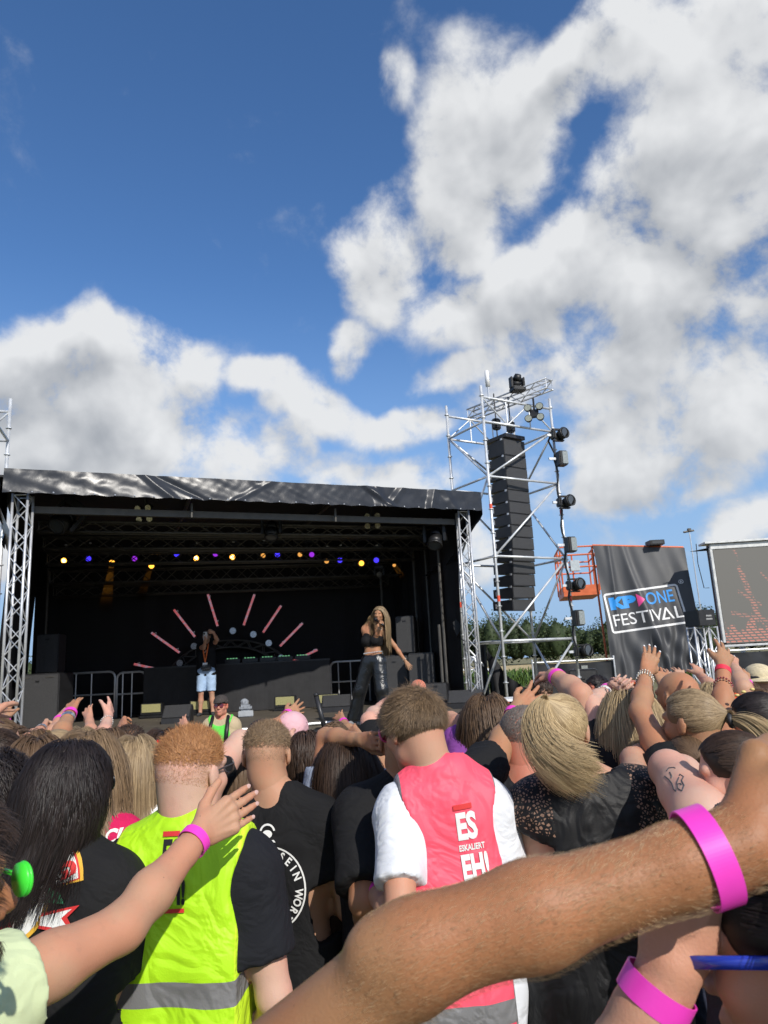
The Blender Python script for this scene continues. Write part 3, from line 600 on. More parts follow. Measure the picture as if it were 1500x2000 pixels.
# line array: 13 cabinets on a slight curve
la0 = at(985, 866, 15.3); top_z = la0[2]; bot_z = at(1003, 1197, 15.3)[2]
arr = empty('line_array', la0, .62, 'tall hanging column of black line-array loudspeakers in the tower', 'line array')
hh = (top_z-bot_z)/14.6; y = 0; z = 0
for i in range(14):
    th = radians(-2+max(0, i-6)*1.3); hb = hh*(1.5 if i == 0 else 1.0)
    c = MB(); prof = [(-.29, hb*.48), (.30, hb*.36), (.30, -hb*.36), (-.29, -hb*.48)]; w = .66
    R_ = lambda p: (p[0]*cos(th)-p[1]*sin(th)*-1*0+y, p[1]+p[0]*sin(th)*.3+z-hb/2)
    V = [(-w/2, *R_(p)) for p in prof]+[(w/2, *R_(p)) for p in prof]
    c.add(V, [(3, 2, 1, 0), (4, 5, 6, 7), (0, 1, 5, 4), (1, 2, 6, 5), (2, 3, 7, 6), (3, 0, 4, 7)]); cb_ = c.obj('cabinet', mat('array_black', (.022, .022, .024), .5, 0, .15, 4), arr)
    gr = MB(); gr.box((0, y-.292, z-hb/2), (w*.96, .012, hb*.86)); gr.obj('grille', grille, cb_)
    for sx in (-1, 1): rv = MB(); rv.box((sx*(w/2+.004), y-.24, z-hb*.06), (.014, .05, .04)); rv.obj('rigging_plate', alu, cb_); rv = MB(); rv.box((sx*(w/2+.004), y+.2, z-hb*.5), (.012, .04, .1)); rv.obj('rigging_plate', alu, cb_)
    z -= hb; y += .012*max(0, i-6)*.6
mb = MB(); mb.box((0, 0, .06), (.6, .7, .08)); mb.obj('fly_frame', blkm, arr)
for sx in (-.2, .25):
    mb = MB(); mb.tube((sx, 0, .1), (sx, 0, 1.15), .015); mb.box((sx, 0, .42), (.18, .16, .26), bev=.03); mb.obj('chain_hoist', blkm, arr)
# lamps on the right upright of the tower
for i, (px, py, k) in enumerate(((1093, 850, 'r'), (1097, 896, 's'), (1105, 981, 'r'), (1114, 1064, 's'), (1124, 1143, 'r'), (1129, 1207, 's'), (1138, 1272, 'r'))):
    p = at(px, py, 15.2); lb = ['topmost round black lamp on the right tower leg', 'topmost pale panel light on the right tower leg', 'second round black lamp down the right tower leg', 'middle pale panel light beside the orange lift basket', 'third round black lamp in front of the orange basket', 'lowest pale panel light on the right tower leg', 'lowest round black lamp, just above the fence'][i]
    t = empty('tower_lamp', p, .25, lb, 'stage light', 'lamps up the right leg of the tower')
    if k == 'r':
        mb = MB(); mb.tube((.05, -.14, .02), (.0, .1, -.02), .125, .10, 16); mb.ring((.05, -.14, .02), .115, .02, (.2, -1, .1), 20); mb.obj('head', rig, t, True)
        mb = MB(); mb.box((-.16, 0, 0), (.06, .2, .2), bev=.02); mb.obj('base', rig, t); mb = MB(); mb.tube((.052, -.145, .02), (.055, -.152, .02), .1, n=18); mb.obj('lens', MATS['dark_glass'], t)
        for s_ in (-1, 1): mb = MB(); mb.box((-.04, 0, s_*.13), (.24, .08, .03)); mb.obj('yoke_arm', rig, t)
    else:
        mb = MB(); mb.box((0, 0, 0), (.2, .22, .33), bev=.02); mb.obj('housing', rig, t); mb = MB(); mb.box((.03, -.115, 0), (.13, .012, .28), bev=.004); mb.obj('panel', mat('pale_lens', (.33, .35, .33), .25, .3, .08, 30), t)
    mb = MB(); mb.box((-.22, .02, 0), (.16, .04, .05)); mb.obj('clamp', galv, t)
blinder(at(1043, 806, 14.7), 1.15, 'four-lamp blinder fixed at the head of the scaffold tower', -.3, -.1)
mb = MB(); cbp = [at(1078, 840, 15.35), at(1071, 862, 15.3), at(1083, 885, 15.3)]+[at(1083+(y-885)*.108, y, 15.3)+np.array([.03*sin(y*.09), 0, 0]) for y in range(900, 1290, 14)]
mb.path(cbp, .022, 6); tag(mb.obj('power_cable', rig, None, True), 'black cable running down the right leg of the tower', 'cable')
# second tower left of the stage, only its near corner in view
b2 = at(-140, 1300, 11.2); h2 = at(10, 735, 11.2)[2]
scaffold(p3(b2[:2], 0), .3, 1.5, 1.6, h2, [.35, 1.8, 3.3, 4.8, h2-.8], 'galvanised scaffold tower at the left edge beyond the stage')
# black cover on the scaffold foot and white crates
mb = MB()
c0 = at(948, 1258, 15.6); c1 = at(1038, 1322, 14.6); V, F = grid_sheet(p3(c0[:2], 0), p3(c1[:2], 0), c0, p3(c1[:2], 1.25), 24, 14, lambda u, v: np.array([.03*sin(u*17+v*3), .07*sin(u*11+v*5)+.05*sin(u*23), -.45*v*sin(u*pi)*.5])); mb.add(V, F)
c2 = at(925, 1262, 16.2); V, F = grid_sheet(p3(c2[:2], 0), p3(c0[:2], 0), p3(c2[:2], c0[2]), c0, 12, 10, lambda u, v: np.array([0, .04*sin(u*17), 0])); mb.add(V, F)
tag(mb.obj('tarpaulin_cover', tarp, None, True), 'black tarpaulin draped over the foot of the scaffold tower', 'tarpaulin')
t = empty('folded_table', at(1000, 1362, 12.4)*np.array([1, 1, 0]), .3, 'white folding table behind the purple-shirted woman', 'table'); mb = MB(); mb.box((0, 0, 1.2), (.75, .6, .04)); mb.obj('table_top', wht, t)
for x in (-.33, .33):
    for y in (-.25, .25): mb = MB(); mb.tube((x, y, 0), (x, y, 1.19), .018); mb.obj('leg', alu, t)
t = empty('folding_barrier', at(936, 1380, 13.0)*np.array([1, 1, 0]), 0, 'curved steel rail beside the right lattice leg', 'rail'); mb = MB(); hz = at(936, 1284, 13)[2]; mb.path([(0, 0, 0), (0, 0, hz-.1), (-.02, 0, hz), (-.09, 0, hz+.02), (-.1, 0, hz-.1)], .03, 8); mb.obj('tube', alu, t, True)
t = empty('small_flag', at(893, 1228, 12.9), 0, 'small black flag sticking out beside the right curtain', 'flag'); mb = MB(); mb.add([(-.07, 0, .12), (0, 0, .17), (.07, 0, .05), (.05, 0, -.05), (-.02, 0, -.13), (-.06, 0, .0)], [(0, 1, 2, 3, 4, 5)]); mb.tube((-.02, 0, -.13), (.12, .02, -.22), .012); mb.obj('cloth', rig, t)

# ------------------------------------------------------------------ boom lift, banner, delay tower, screen
bl = empty('lifting_platform', at(1130, 1300, 24)*np.array([1, 1, 0]), 0, 'orange aerial lift with its railed basket behind the tower', 'aerial lift'); bo = np.array(bl.location)
def Q(px, py, Y): return at(px, py, Y)-bo
x0, x1 = 1103, 1235
pl = MB(); c = (Q(1103, 1152, 24)+Q(1172, 1146, 24))/2
A0 = Q(1101, 1157, 23.6); A1 = Q(1172, 1152, 23.6); B0 = A0+np.array([.3, 2.0, 0]); B1 = A1+np.array([.3, 2.0, 0])
V = [A0, A1, B1, B0]; V = [v-np.array([0, 0, .14]) for v in V]+[v+np.array([0, 0, .20]) for v in V]; V = [np.array(v) for v in V]
pl.add(V, [(3, 2, 1, 0), (4, 5, 6, 7), (0, 1, 5, 4), (1, 2, 6, 5), (2, 3, 7, 6), (3, 0, 4, 7)]); pl.obj('platform', orange, bl)
zt = Q(1160, 1066, 23.6)[2]
for p in (A0, A1, B0, B1, (A0+B0)/2, (A1+B1)/2, (B0+B1)/2):
    mb = MB(); mb.tube(p, (p[0], p[1], zt), .03); mb.obj('post', orange, bl)
for z in (zt, (zt*.55+A0[2]*.45), zt*.82+A0[2]*.18):
    for a, b in ((A0, A1), (B0, B1), (A0, B0), (A1, B1)):
        mb = MB(); mb.tube((a[0], a[1], z), (b[0], b[1], z), .028); mb.obj('rail', orange, bl)
mb = MB(); bm_c = (A1+B1)/2+np.array([.6, .2, -.1]); mb.box((bm_c[0], bm_c[1], (bm_c[2]+.8)/2), (.35, .35, bm_c[2]-.8)); mb.obj('mast', orange, bl)
mb = MB(); mb.box((bm_c[0], bm_c[1]+.3, .55), (1.5, 2.2, .7), bev=.06); mb.obj('chassis', orange, bl)
for sx in (-.6, .6):
    for sy in (-.7, 1.3): mb = MB(); mb.tube((bm_c[0]+sx-.1, bm_c[1]+sy, .3), (bm_c[0]+sx+.1, bm_c[1]+sy, .3), .3, n=18); mb.obj('wheel', rig, bl)
mb = MB(); pc = Q(1122, 1105, 23.6); mb.box(pc, (.3, .2, .35)); mb.obj('control_box', mat('grey_box', (.45, .5, .52), .5), bl)
# banner
YB = 20.0
k00 = at(1199, 1330, YB); k10 = at(1385, 1312, YB-.3); k01 = at(1158, 1066, YB+.4); k11 = at(1336, 1070, YB+.2)
ban = empty('festival_banner', p3(((k00+k10)/2)[:2], 0), 0, 'big black hanging festival banner with white framed lettering', 'banner'); bo = np.array(ban.location)
def bdisp(u, v):
    s = 1-v
    f = .05*sin(u*13+s*2.2)*(.35+s)+.025*sin((u-.32*s)*31)*(.3+.7*s)+.12*math.exp(-((u-.32-.28*s)/.05)**2)*(.4+s)+.05*math.exp(-((u-.15)/.03)**2)
    f += (.09*sin(u*44+s*14)*max(0, (s-.55))*2.0+.06*sin(u*27-s*25)*max(0, s-.55)*2)*(1 if u > .45 else .25)
    tail = -.55*max(0, s-.82)*5.5*max(0, u-.62)*0
    return np.array([.03*sin(u*9+s*4), -f, (.22*max(0, u-.55)*max(0, s-.75)*4)+.02*sin(u*25)*(1-s)*0])
V, F = grid_sheet(k00-bo, k10-bo, k01-bo, k11-bo, 150, 90, bdisp); VB = V; FBn = F
bannerm = mat('banner_cloth', (.055, .057, .062), .55, .0, .08, 1.5, spec=.55, bump=.15, bscale=3)
bwhite = mat('banner_white', (.8, .8, .8), .5, 0, 0); bblue = mat('banner_blue', (.03, .30, .78), .5, 0, 0); bpink = mat('banner_pink', (.85, .08, .30), .5, 0, 0)
def slice_grid(V2, F2, step):
    bm = bmesh.new(); vs = [bm.verts.new((v[0], v[1], 0)) for v in V2]
    for f in F2:
        try: bm.faces.new([vs[i] for i in f])
        except ValueError: pass
    xs = [v[0] for v in V2]; ys = [v[1] for v in V2]
    for ax, lo, hi in ((0, min(xs), max(xs)), (1, min(ys), max(ys))):
        k = math.ceil(lo/step)*step
        while k < hi:
            no = (1, 0, 0) if ax == 0 else (0, 1, 0); co = (k, 0, 0) if ax == 0 else (0, k, 0)
            bmesh.ops.bisect_plane(bm, geom=bm.verts[:]+bm.edges[:]+bm.faces[:], plane_co=co, plane_no=no, dist=1e-6); k += step
    bm.verts.index_update(); Vn = [(v.co.x, v.co.y) for v in bm.verts]; Fn = [[v.index for v in f.verts] for f in bm.faces]; bm.free(); return Vn, Fn
def glyphs(txt, size, xs=1, bold=0, align='LEFT', space=1):
    cu = bpy.data.curves.new('t', 'FONT'); cu.body = txt; cu.size = size; cu.offset = bold; cu.align_x = align; cu.fill_mode = 'FRONT'; cu.resolution_u = 3; cu.space_character = space
    o = bpy.data.objects.new('t', cu); COL.objects.link(o); bpy.context.view_layer.update()
    me = bpy.data.meshes.new_from_object(o.evaluated_get(bpy.context.evaluated_depsgraph_get())); V = [(v.co.x*xs, v.co.y) for v in me.vertices]; F = [list(p.vertices) for p in me.polygons]
    bpy.data.objects.remove(o); bpy.data.curves.remove(cu); bpy.data.meshes.remove(me); return V, F
def poly2(P): return list(P), [list(range(len(P)))]
def frame2(w, h, t, r=.0, n=5):
    def rr(w, h, r): 
        return [(sx*(w/2-r)+r*cos(a), sy*(h/2-r)+r*sin(a)) for sx, sy, a0 in ((1, 1, 0), (-1, 1, pi/2), (-1, -1, pi), (1, -1, 1.5*pi)) for a in [a0+i*pi/2/n for i in range(n+1)]]
    A = rr(w, h, r); B = rr(w-2*t, h-2*t, max(r-t, .001)); n_ = len(A); return A+B, [[i, (i+1) % n_, (i+1) % n_+n_, i+n_] for i in range(n_)]
def ring2(R_, t, n=40, a0=0, a1=2*pi):
    m = n+1; A = [(R_*cos(a0+(a1-a0)*i/n), R_*sin(a0+(a1-a0)*i/n)) for i in range(m)]; B = [((R_-t)*cos(a0+(a1-a0)*i/n), (R_-t)*sin(a0+(a1-a0)*i/n)) for i in range(m)]
    return A+B, [[i, i+1, i+1+m, i+m] for i in range(n)]
def ell2(rx, ry, n=28): return poly2([(rx*cos(2*pi*i/n), ry*sin(2*pi*i/n)) for i in range(n)])
def tf2(g, x=0, y=0, rot=0, s=1): return [(x+s*(v[0]*cos(rot)-v[1]*sin(rot)), y+s*(v[0]*sin(rot)+v[1]*cos(rot))) for v in g[0]], g[1]
def decal(Vm, Fm, items, fn, direction, off, step):
    """project 2-D shapes on a mesh. fn(x,y)->ray origin. returns extra verts, faces, material index lists"""
    bvh = BVHTree.FromPolygons([tuple(v) for v in Vm], [tuple(f) for f in Fm]); Vo = []; Fo = []; Mo = []
    for li, (g, mi_) in enumerate(items):
        V2, F2 = slice_grid(g[0], g[1], step); base = len(Vo); d = Vector(direction); ok = []
        for (x, y) in V2:
            h = bvh.ray_cast(Vector(fn(x, y)), d); ok.append(h[0] is not None)
            Vo.append(tuple(h[0]-d*(off+.0004*li)) if h[0] is not None else (0, 0, 0))
        for f in F2:
            if all(ok[i] for i in f): Fo.append([base+i for i in f]); Mo.append(mi_)
    return Vo, Fo, Mo
# banner lettering in a frame; the shapes live in a plane facing the camera side (-y)
rot = -radians(3)+radians(8)
cen_ = at(1262, 1188, YB)-bo; W_ = 2.10; H_ = 1.13
its = [(frame2(W_, H_, .055, .09), 1)]
def fit(g, x0, x1, y0, y1):
    xs = [v[0] for v in g[0]]; ys = [v[1] for v in g[0]]; a, b, c, d = min(xs), max(xs), min(ys), max(ys); return [(x0+(v[0]-a)/(b-a)*(x1-x0), y0+(v[1]-c)/(d-c)*(y1-y0)) for v in g[0]], g[1]
its += [(fit(glyphs('KP', .4, 1, .03), -.93, -.19, .08, .43), 2), (fit(poly2([(0, -.17), (.25, 0), (0, .17)]), -.17, .03, .07, .44), 3), (fit(glyphs('ONE', .4, 1, .004), .07, .86, .08, .43), 2),
        (fit(glyphs('FESTIV', .34, 1.1, 0), -.92, .42, -.38, -.05), 1), (tf2(poly2([(0, 0), (.17, .33), (.22, .33), (.39, 0), (.33, 0), (.195, .26), (.095, .05), (.255, .05), (.235, 0)]), .36, -.38), 1), (fit(glyphs('L', .34, 1, 0), .79, 1.0, -.38, -.05), 1)]
its += [(tf2(ring2(.06, .012, 20), 1.16, .6), 1), (tf2(glyphs('R', .085, 1, .002), 1.135, .57), 1)]
its = [(tf2(g, 0, 0, rot), m_) for g, m_ in its]
Vo, Fo, Mo = decal(VB, FBn, its, lambda x, y: (cen_[0]+x, -3, cen_[2]+y), (0, 1, 0), .006, .05)
nb = len(VB); new_obj('cloth', list(VB)+Vo, list(FBn)+[[nb+i for i in f] for f in Fo], [bannerm, bwhite, bblue, bpink], ban, True, mi=[0]*len(FBn)+Mo)
mb = MB(); mb.tube(k01-bo+np.array([0, .05, .02]), k11-bo+np.array([0, .05, .02]), .035); mb.obj('rail', orange, ban)
for a in (k01, k11): mb = MB(); mb.tube(a-bo+np.array([0, .12, 0]), (a[0]-bo[0]+(.1 if a is k01 else .2), a[1]-bo[1]+.12, 0), .03); mb.obj('post', orange, ban)
t = empty('floodlight_box', at(1279, 1061, YB+.2), 0, 'black box lamp sitting on top of the banner frame', 'lamp'); mb = MB(); mb.box((0, 0, .0), (.42, .4, .14), bev=.01); mb.obj('housing', rig, t); mb = MB(); mb.box((0, -.2, -.0), (.3, .02, .08)); mb.obj('lens', MATS['dark_glass'], t)
# lattice stand with black loudspeaker
ds = empty('speaker_stand', at(1380, 1300, 16)*np.array([1, 1, 0]), .3, 'aluminium lattice stand in front of the banner', 'stand'); c = MB(); l = MB(); zt = at(1360, 1225, 16)[2]
for sx in (-.16, .20): truss(c, l, (sx, 0, .02), (sx, 0, zt), .24, .02, .01, 7)
c.obj('chord', alu, ds, True); l.obj('lacing', alu, ds); mb = MB(); mb.box((0, 0, .01), (.8, .6, .02)); mb.obj('foot_plate', alu, ds)
t = empty('speaker_cabinet', np.array(ds.location)+np.array([0, 0, zt+.01]), .35, 'black box loudspeaker on the lattice stand by the banner', 'speaker'); mb = MB(); mb.box((0, 0, .18), (.46, .44, .34), bev=.01)
o_ = mb.obj('cabinet', blk, t); mb = MB()
for yy, w_ in ((.22, .15), (.15, .17)): mb.box((.05, -.222, yy), (w_, .004, .035))
mb.obj('lettering', mat('grey_print', (.3, .3, .3), .6, 0, .5, 90), t)
# LED screen on a trailer
YS = 19.0
s00 = at(1414, 1262, YS); s01 = at(1396, 1064, YS); W_s = 4.6; zb = s00[2]; zt = s01[2]
scr = empty('led_screen', p3(s00[:2], 0), radians(-4), 'large grey LED video screen in a white frame at the right edge', 'screen')
mb = MB(); mb.box((W_s/2, .12, (zb+zt)/2), (W_s, .2, zt-zb)); mb.obj('back_panel', blkm, scr)
mb = MB()
for c_, d_ in (((W_s/2, 0, zt-.06), (W_s, .12, .14)), ((W_s/2, 0, zb), (W_s, .1, .06)), ((0.02, 0, (zb+zt)/2), (.07, .1, zt-zb-.17))): mb.box(c_, d_, bev=.008)
mb.box((W_s/2, .1, zt+.05), (W_s+.3, .5, .05)); mb.obj('frame', mat('frame_grey', (.62, .63, .62), .4, .2, .1), scr)
sm = bpy.data.materials.new('led_pixels'); sm.use_nodes = True; t = sm.node_tree; p = t.nodes['Principled BSDF']
co = N(t, 'ShaderNodeTexCoord').outputs['Object']; sp = N(t, 'ShaderNodeSeparateXYZ'); t.links.new(co, sp.inputs[0])
X = sp.outputs[0]; Z = sp.outputs[2]
rows = smooth(t, M(t, 'PINGPONG', Z, .035), .014, .02); cols_ = smooth(t, M(t, 'PINGPONG', M(t, 'ADD', X, M(t, 'MULTIPLY', Z, .8)), .08), .01, .03)
nz = N(t, 'ShaderNodeTexNoise', noise_dimensions='2D'); nz.inputs['Scale'].default_value = 3.2; nz.inputs['Detail'].default_value = 3; cb = N(t, 'ShaderNodeCombineXYZ'); t.links.new(X, cb.inputs[0]); t.links.new(M(t, 'MULTIPLY', Z, .5), cb.inputs[1]); t.links.new(cb.outputs[0], nz.inputs['Vector'])
hgt_ = M(t, 'ADD', M(t, 'MULTIPLY', nz.outputs[0], 1.5), zb-.25); low = smooth(t, M(t, 'SUBTRACT', hgt_, Z), -.04, .05)
arm_ = smooth(t, M(t, 'ABSOLUTE', M(t, 'SUBTRACT', X, M(t, 'ADD', M(t, 'MULTIPLY', Z, -.22), 1.55))), .09, .05); arm_ = M(t, 'MULTIPLY', arm_, smooth(t, nz.outputs[0], .4, .5))
for (x0_, z0_, x1_, z1_) in ((.55, 2.3, 1.1, 1.9), (1.2, 2.75, 1.75, 2.05), (.3, 1.75, 1.2, 1.5), (2.4, 2.7, 2.1, 1.9)):
    dz_ = zb+z0_-.9; sl_ = (z1_-z0_)/(x1_-x0_); ln_ = M(t, 'ABSOLUTE', M(t, 'SUBTRACT', Z, M(t, 'ADD', M(t, 'MULTIPLY', M(t, 'SUBTRACT', X, x0_), sl_), dz_))); lo_, hi_ = min(x0_, x1_), max(x0_, x1_)
    low = M(t, 'MAXIMUM', low, M(t, 'MULTIPLY', M(t, 'MULTIPLY', smooth(t, ln_, .07, .03), .6), M(t, 'MULTIPLY', M(t, 'GREATER_THAN', X, lo_), M(t, 'LESS_THAN', X, hi_))))
msk = M(t, 'MULTIPLY', M(t, 'MULTIPLY', M(t, 'MAXIMUM', low, M(t, 'MULTIPLY', arm_, .8)), rows), cols_)
t.links.new(mixc(t, msk, (.125, .12, .105), (.62, .22, .16)), p.inputs['Emission Color']); p.inputs['Emission Strength'].default_value = 1; p.inputs['Base Color'].default_value = (.04, .04, .04, 1); p.inputs['Roughness'].default_value = .6
mb = MB(); mb.box((W_s/2+.02, -.03, (zb+zt)/2-.04), (W_s-.1, .01, zt-zb-.2)); mb.obj('display', sm, scr)
mb = MB(); mb.box((W_s/2, .6, .55), (W_s, 1.8, .35), bev=.03); mb.obj('trailer_bed', blkm, scr)
for x in (W_s*.4, W_s*.6): mb = MB(); mb.tube((x, -.2, .38), (x, .1, .38), .36, n=20); mb.obj('wheel', rig, scr)
for x in (.6, W_s-.6): mb = MB(); mb.tube((x, .35, .6), (x, .35, zb+.4), .07); mb.obj('column', galv, scr)
t = empty('camera_mast', at(1384, 1300, 21.5)*np.array([1, 1, 0]), 0, 'thin steel mast with a small head left of the screen', 'mast'); zt2 = at(1380, 1036, 21.5)[2]; mb = MB(); mb.tube((0, 0, 0), (0, 0, zt2), .022, .016); mb.obj('pole', galv, t); mb = MB(); mb.tube((-.18, 0, zt2-.02), (.14, 0, zt2+.02), .03); mb.box((0, 0, zt2+.04), (.1, .1, .1), bev=.01); mb.obj('head', gal2, t)
mb = MB(); mb.path([(.15, 0, zt2-.4), (.12, 0, zt2-1.0), (.2, 0, zt2-1.75), (.35, 0, zt2-1.75)], .012); mb.obj('cable', rig, t)
t = empty('umbrella_arm', at(1375, 1074, 19.2), 0, 'folded dark awning arm at the screen corner', 'awning arm'); mb = MB(); mb.tube((-.38, 0, -.03), (.25, 0, .02), .005, .05); mb.obj('arm', rig, t)
# fences behind the pit
def fence(px0, px1, Y, h, label, cover=True):
    A_ = at(px0, 1300, Y); B_ = at(px1, 1300, Y); L = np.linalg.norm((B_-A_)[:2]); t = empty('mesh_fence', p3(((A_+B_)/2)[:2], 0), atan2(B_[1]-A_[1], B_[0]-A_[0]), label, 'fence')
    n = int(L/2.2)+1
    for i in range(n+1): mb = MB(); x = -L/2+L*i/n; mb.tube((x, 0, 0), (x, 0, h+.05), .022); mb.sph((x, 0, h+.06), .03, 6); mb.obj('post', galv, t)
    mb = MB(); mb.tube((-L/2, 0, h), (L/2, 0, h), .02); mb.tube((-L/2, 0, .15), (L/2, 0, .15), .02); mb.obj('rail', galv, t)
    if cover:
        mb = MB(); V, F = grid_sheet((-L/2, .03, .05), (L/2, .03, .05), (-L/2, .03, h-.03), (L/2, .03, h-.03), 80, 6, lambda u, v: np.array([0, .03*sin(u*L*4)+.02*sin(u*L*9+v*3), -.03*abs(sin(u*L*1.4))*v])); mb.add(V, F); mb.obj('screen_cloth', mat('fence_cloth', (.02, .021, .024), .4, 0, .3, 3, bump=.4, bscale=5), t, True)
    else:
        mb = MB()
        for i in range(int(L/.12)): mb.tube((-L/2+i*.12, 0, .15), (-L/2+i*.12, 0, h), .004, n=4, cap=False)
        mb.obj('mesh_panel', galv, t)
fence(1390, 1760, 17.5, 1.78, 'black cloth covered fence under the LED screen'); fence(1040, 1200, 19, 1.72, 'black cloth covered fence right of the tower'); fence(860, 960, 21, 1.6, 'open mesh fence seen beside the right lattice leg', False); fence(-260, 30, 17, 1.8, 'black cloth covered fence at the far left')
cab(p3(at(1138, 1300, 16.5)[:2], 0), (.6, .6, 1.55), -.3, 'black front speaker stack right of the tower foot', 'bass cabinets', False)
t = empty('small_floodlight', np.append(at(1140, 1300, 17.5)[:2], 1.5), 0, 'pale work light on the fence right of the tower', 'lamp'); mb = MB(); mb.box((0, 0, 0), (.2, .1, .28), bev=.01); mb.obj('housing', rig, t); mb = MB(); mb.box((.0, -.055, 0), (.15, .01, .22)); mb.obj('lens', MATS['pale_lens'], t); mb = MB(); mb.tube((0, 0, -1.5), (0, 0, -.1), .02); mb.obj('pole', galv, t)
# dry grass tufts and litter near the camera
V, F, A = blades(9000, -1.5, 3.2, .9, 5.5, .07, .003, 5)
tag(new_obj('dry_grass', V, F, leafmat('dry_blades', (.16, .17, .06), (.5, .4, .2), .8), attr=A), 'short dry grass blades on the trampled ground', 'grass', kind='stuff')
# ================================================================== people
nrm = lambda v: np.asarray(v, float)/max(np.linalg.norm(v), 1e-9)
class SDF:
    def __init__(s, lo, hi, h):
        s.lo = np.array(lo, float); s.h = h; s.n = np.ceil((np.array(hi)-s.lo)/h).astype(int)+1
        s.F = np.full(s.n, 1., np.float32); s.ax = [(s.lo[i]+h*np.arange(s.n[i])).astype(np.float32) for i in range(3)]
    def sub(s, lo, hi, pad):
        sl = []
        for i in range(3):
            a = int(max(0, math.floor((lo[i]-pad-s.lo[i])/s.h))); b = int(min(s.n[i], math.ceil((hi[i]+pad-s.lo[i])/s.h)+1))
            if b <= a: return None, None
            sl.append(slice(a, b))
        return tuple(sl), (s.ax[0][sl[0]][:, None, None], s.ax[1][sl[1]][None, :, None], s.ax[2][sl[2]][None, None, :])
    def merge(s, sl, d, k, op):
        A = s.F[sl]
        if op == 'sub': s.F[sl] = np.maximum(A, -d) if not k else -(np.minimum(-A, d)-np.maximum(k-np.abs(-A-d), 0)**2/(4*k)); return
        if k > 0: s.F[sl] = np.minimum(A, d)-np.maximum(k-np.abs(A-d), 0)**2/(4*k)
        else: s.F[sl] = np.minimum(A, d)
    def prim(s, p, inf=0, op='u'):
        if p[0] == 'c':
            _, a, b, ra, rb, k, fl = (*p, None)[:7] if len(p) < 7 else p
            a = np.asarray(a, float); b = np.asarray(b, float); r = max(ra, rb)+inf
            sl, G = s.sub(np.minimum(a, b)-r, np.maximum(a, b)+r, k+2*s.h+.002)
            if sl is None: return
            ba = b-a; L2 = max(ba@ba, 1e-10); X, Y, Z = G[0]-a[0], G[1]-a[1], G[2]-a[2]
            t = np.clip((X*ba[0]+Y*ba[1]+Z*ba[2])/L2, 0, 1); X = X-t*ba[0]; Y = Y-t*ba[1]; Z = Z-t*ba[2]; q = X*X+Y*Y+Z*Z
            R = ra+(rb-ra)*t
            if fl is not None:
                w, f = fl; w = nrm(w); c = X*w[0]+Y*w[1]+Z*w[2]; q = q+c*c*(1/f**2-1)
            s.merge(sl, np.sqrt(q)-R-inf, k, op)
        else:
            _, c, r, k, Rm = (*p, None)[:5] if len(p) < 5 else p
            c = np.asarray(c, float); r = np.asarray(r, float)+inf; m = r.max()
            sl, G = s.sub(c-m, c+m, k+2*s.h+.002)
            if sl is None: return
            X, Y, Z = G[0]-c[0], G[1]-c[1], G[2]-c[2]
            if Rm is not None: X, Y, Z = (X*Rm[0][i]+Y*Rm[1][i]+Z*Rm[2][i] for i in range(3))
            k0 = np.sqrt((X/r[0])**2+(Y/r[1])**2+(Z/r[2])**2); k1 = np.sqrt((X/r[0]**2)**2+(Y/r[1]**2)**2+(Z/r[2]**2)**2)
            s.merge(sl, k0*(k0-1)/np.maximum(k1, 1e-6), k, op)
    def plane(s, n, d):   # keep n.p < d
        s.F = np.maximum(s.F, (s.ax[0][:, None, None]*n[0]+s.ax[1][None, :, None]*n[1]+s.ax[2][None, None, :]*n[2]-d).astype(np.float32))
    def mesh(s):
        F = s.F; S = F < 0
        if not S.any(): return np.zeros((0, 3)), np.zeros((0, 4), int)
        c = [S[i:S.shape[0]-1+i, j:S.shape[1]-1+j, k:S.shape[2]-1+k] for i in (0, 1) for j in (0, 1) for k in (0, 1)]
        al = c[0].copy(); an = c[0].copy()
        for q in c[1:]: al &= q; an |= q
        I = np.argwhere(an & ~al); n = len(I); vid = np.full(al.shape, -1, np.int32); vid[tuple(I.T)] = np.arange(n)
        cor = np.array([(i, j, k) for i in (0, 1) for j in (0, 1) for k in (0, 1)]); V8 = np.stack([F[I[:, 0]+o[0], I[:, 1]+o[1], I[:, 2]+o[2]] for o in cor], 1)
        acc = np.zeros((n, 3)); cnt = np.zeros(n)
        for a in range(8):
            for b in range(a+1, 8):
                if np.abs(cor[a]-cor[b]).sum() != 1: continue
                va, vb = V8[:, a], V8[:, b]; m = (va < 0) != (vb < 0); t = np.where(m, va/np.where(m, va-vb, 1), 0)
                P = cor[a]+t[:, None]*(cor[b]-cor[a]); acc[m] += P[m]; cnt[m] += 1
        V = s.lo+s.h*(I+acc/cnt[:, None]); Fs = []
        for ax in range(3):
            d = np.zeros(3, int); d[ax] = 1; A = S[tuple(slice(0, S.shape[i]-d[i]) for i in range(3))]; B = S[tuple(slice(d[i], None) for i in range(3))]
            E = np.argwhere(A != B); u, v = [i for i in range(3) if i != ax]; E = E[(E[:, u] > 0) & (E[:, v] > 0) & (E[:, u] < al.shape[u]) & (E[:, v] < al.shape[v])]
            if not len(E): continue
            du = np.zeros(3, int); du[u] = 1; dv = np.zeros(3, int); dv[v] = 1
            q = [vid[tuple((E-x).T)] for x in (du+dv, dv, np.zeros(3, int), du)]; Q = np.stack(q, 1); fl = A[tuple(E.T)] ^ (ax == 1); Q[~fl] = Q[~fl][:, ::-1]; Fs.append(Q)
        Fq = np.concatenate(Fs); return V, Fq[(Fq >= 0).all(1)]
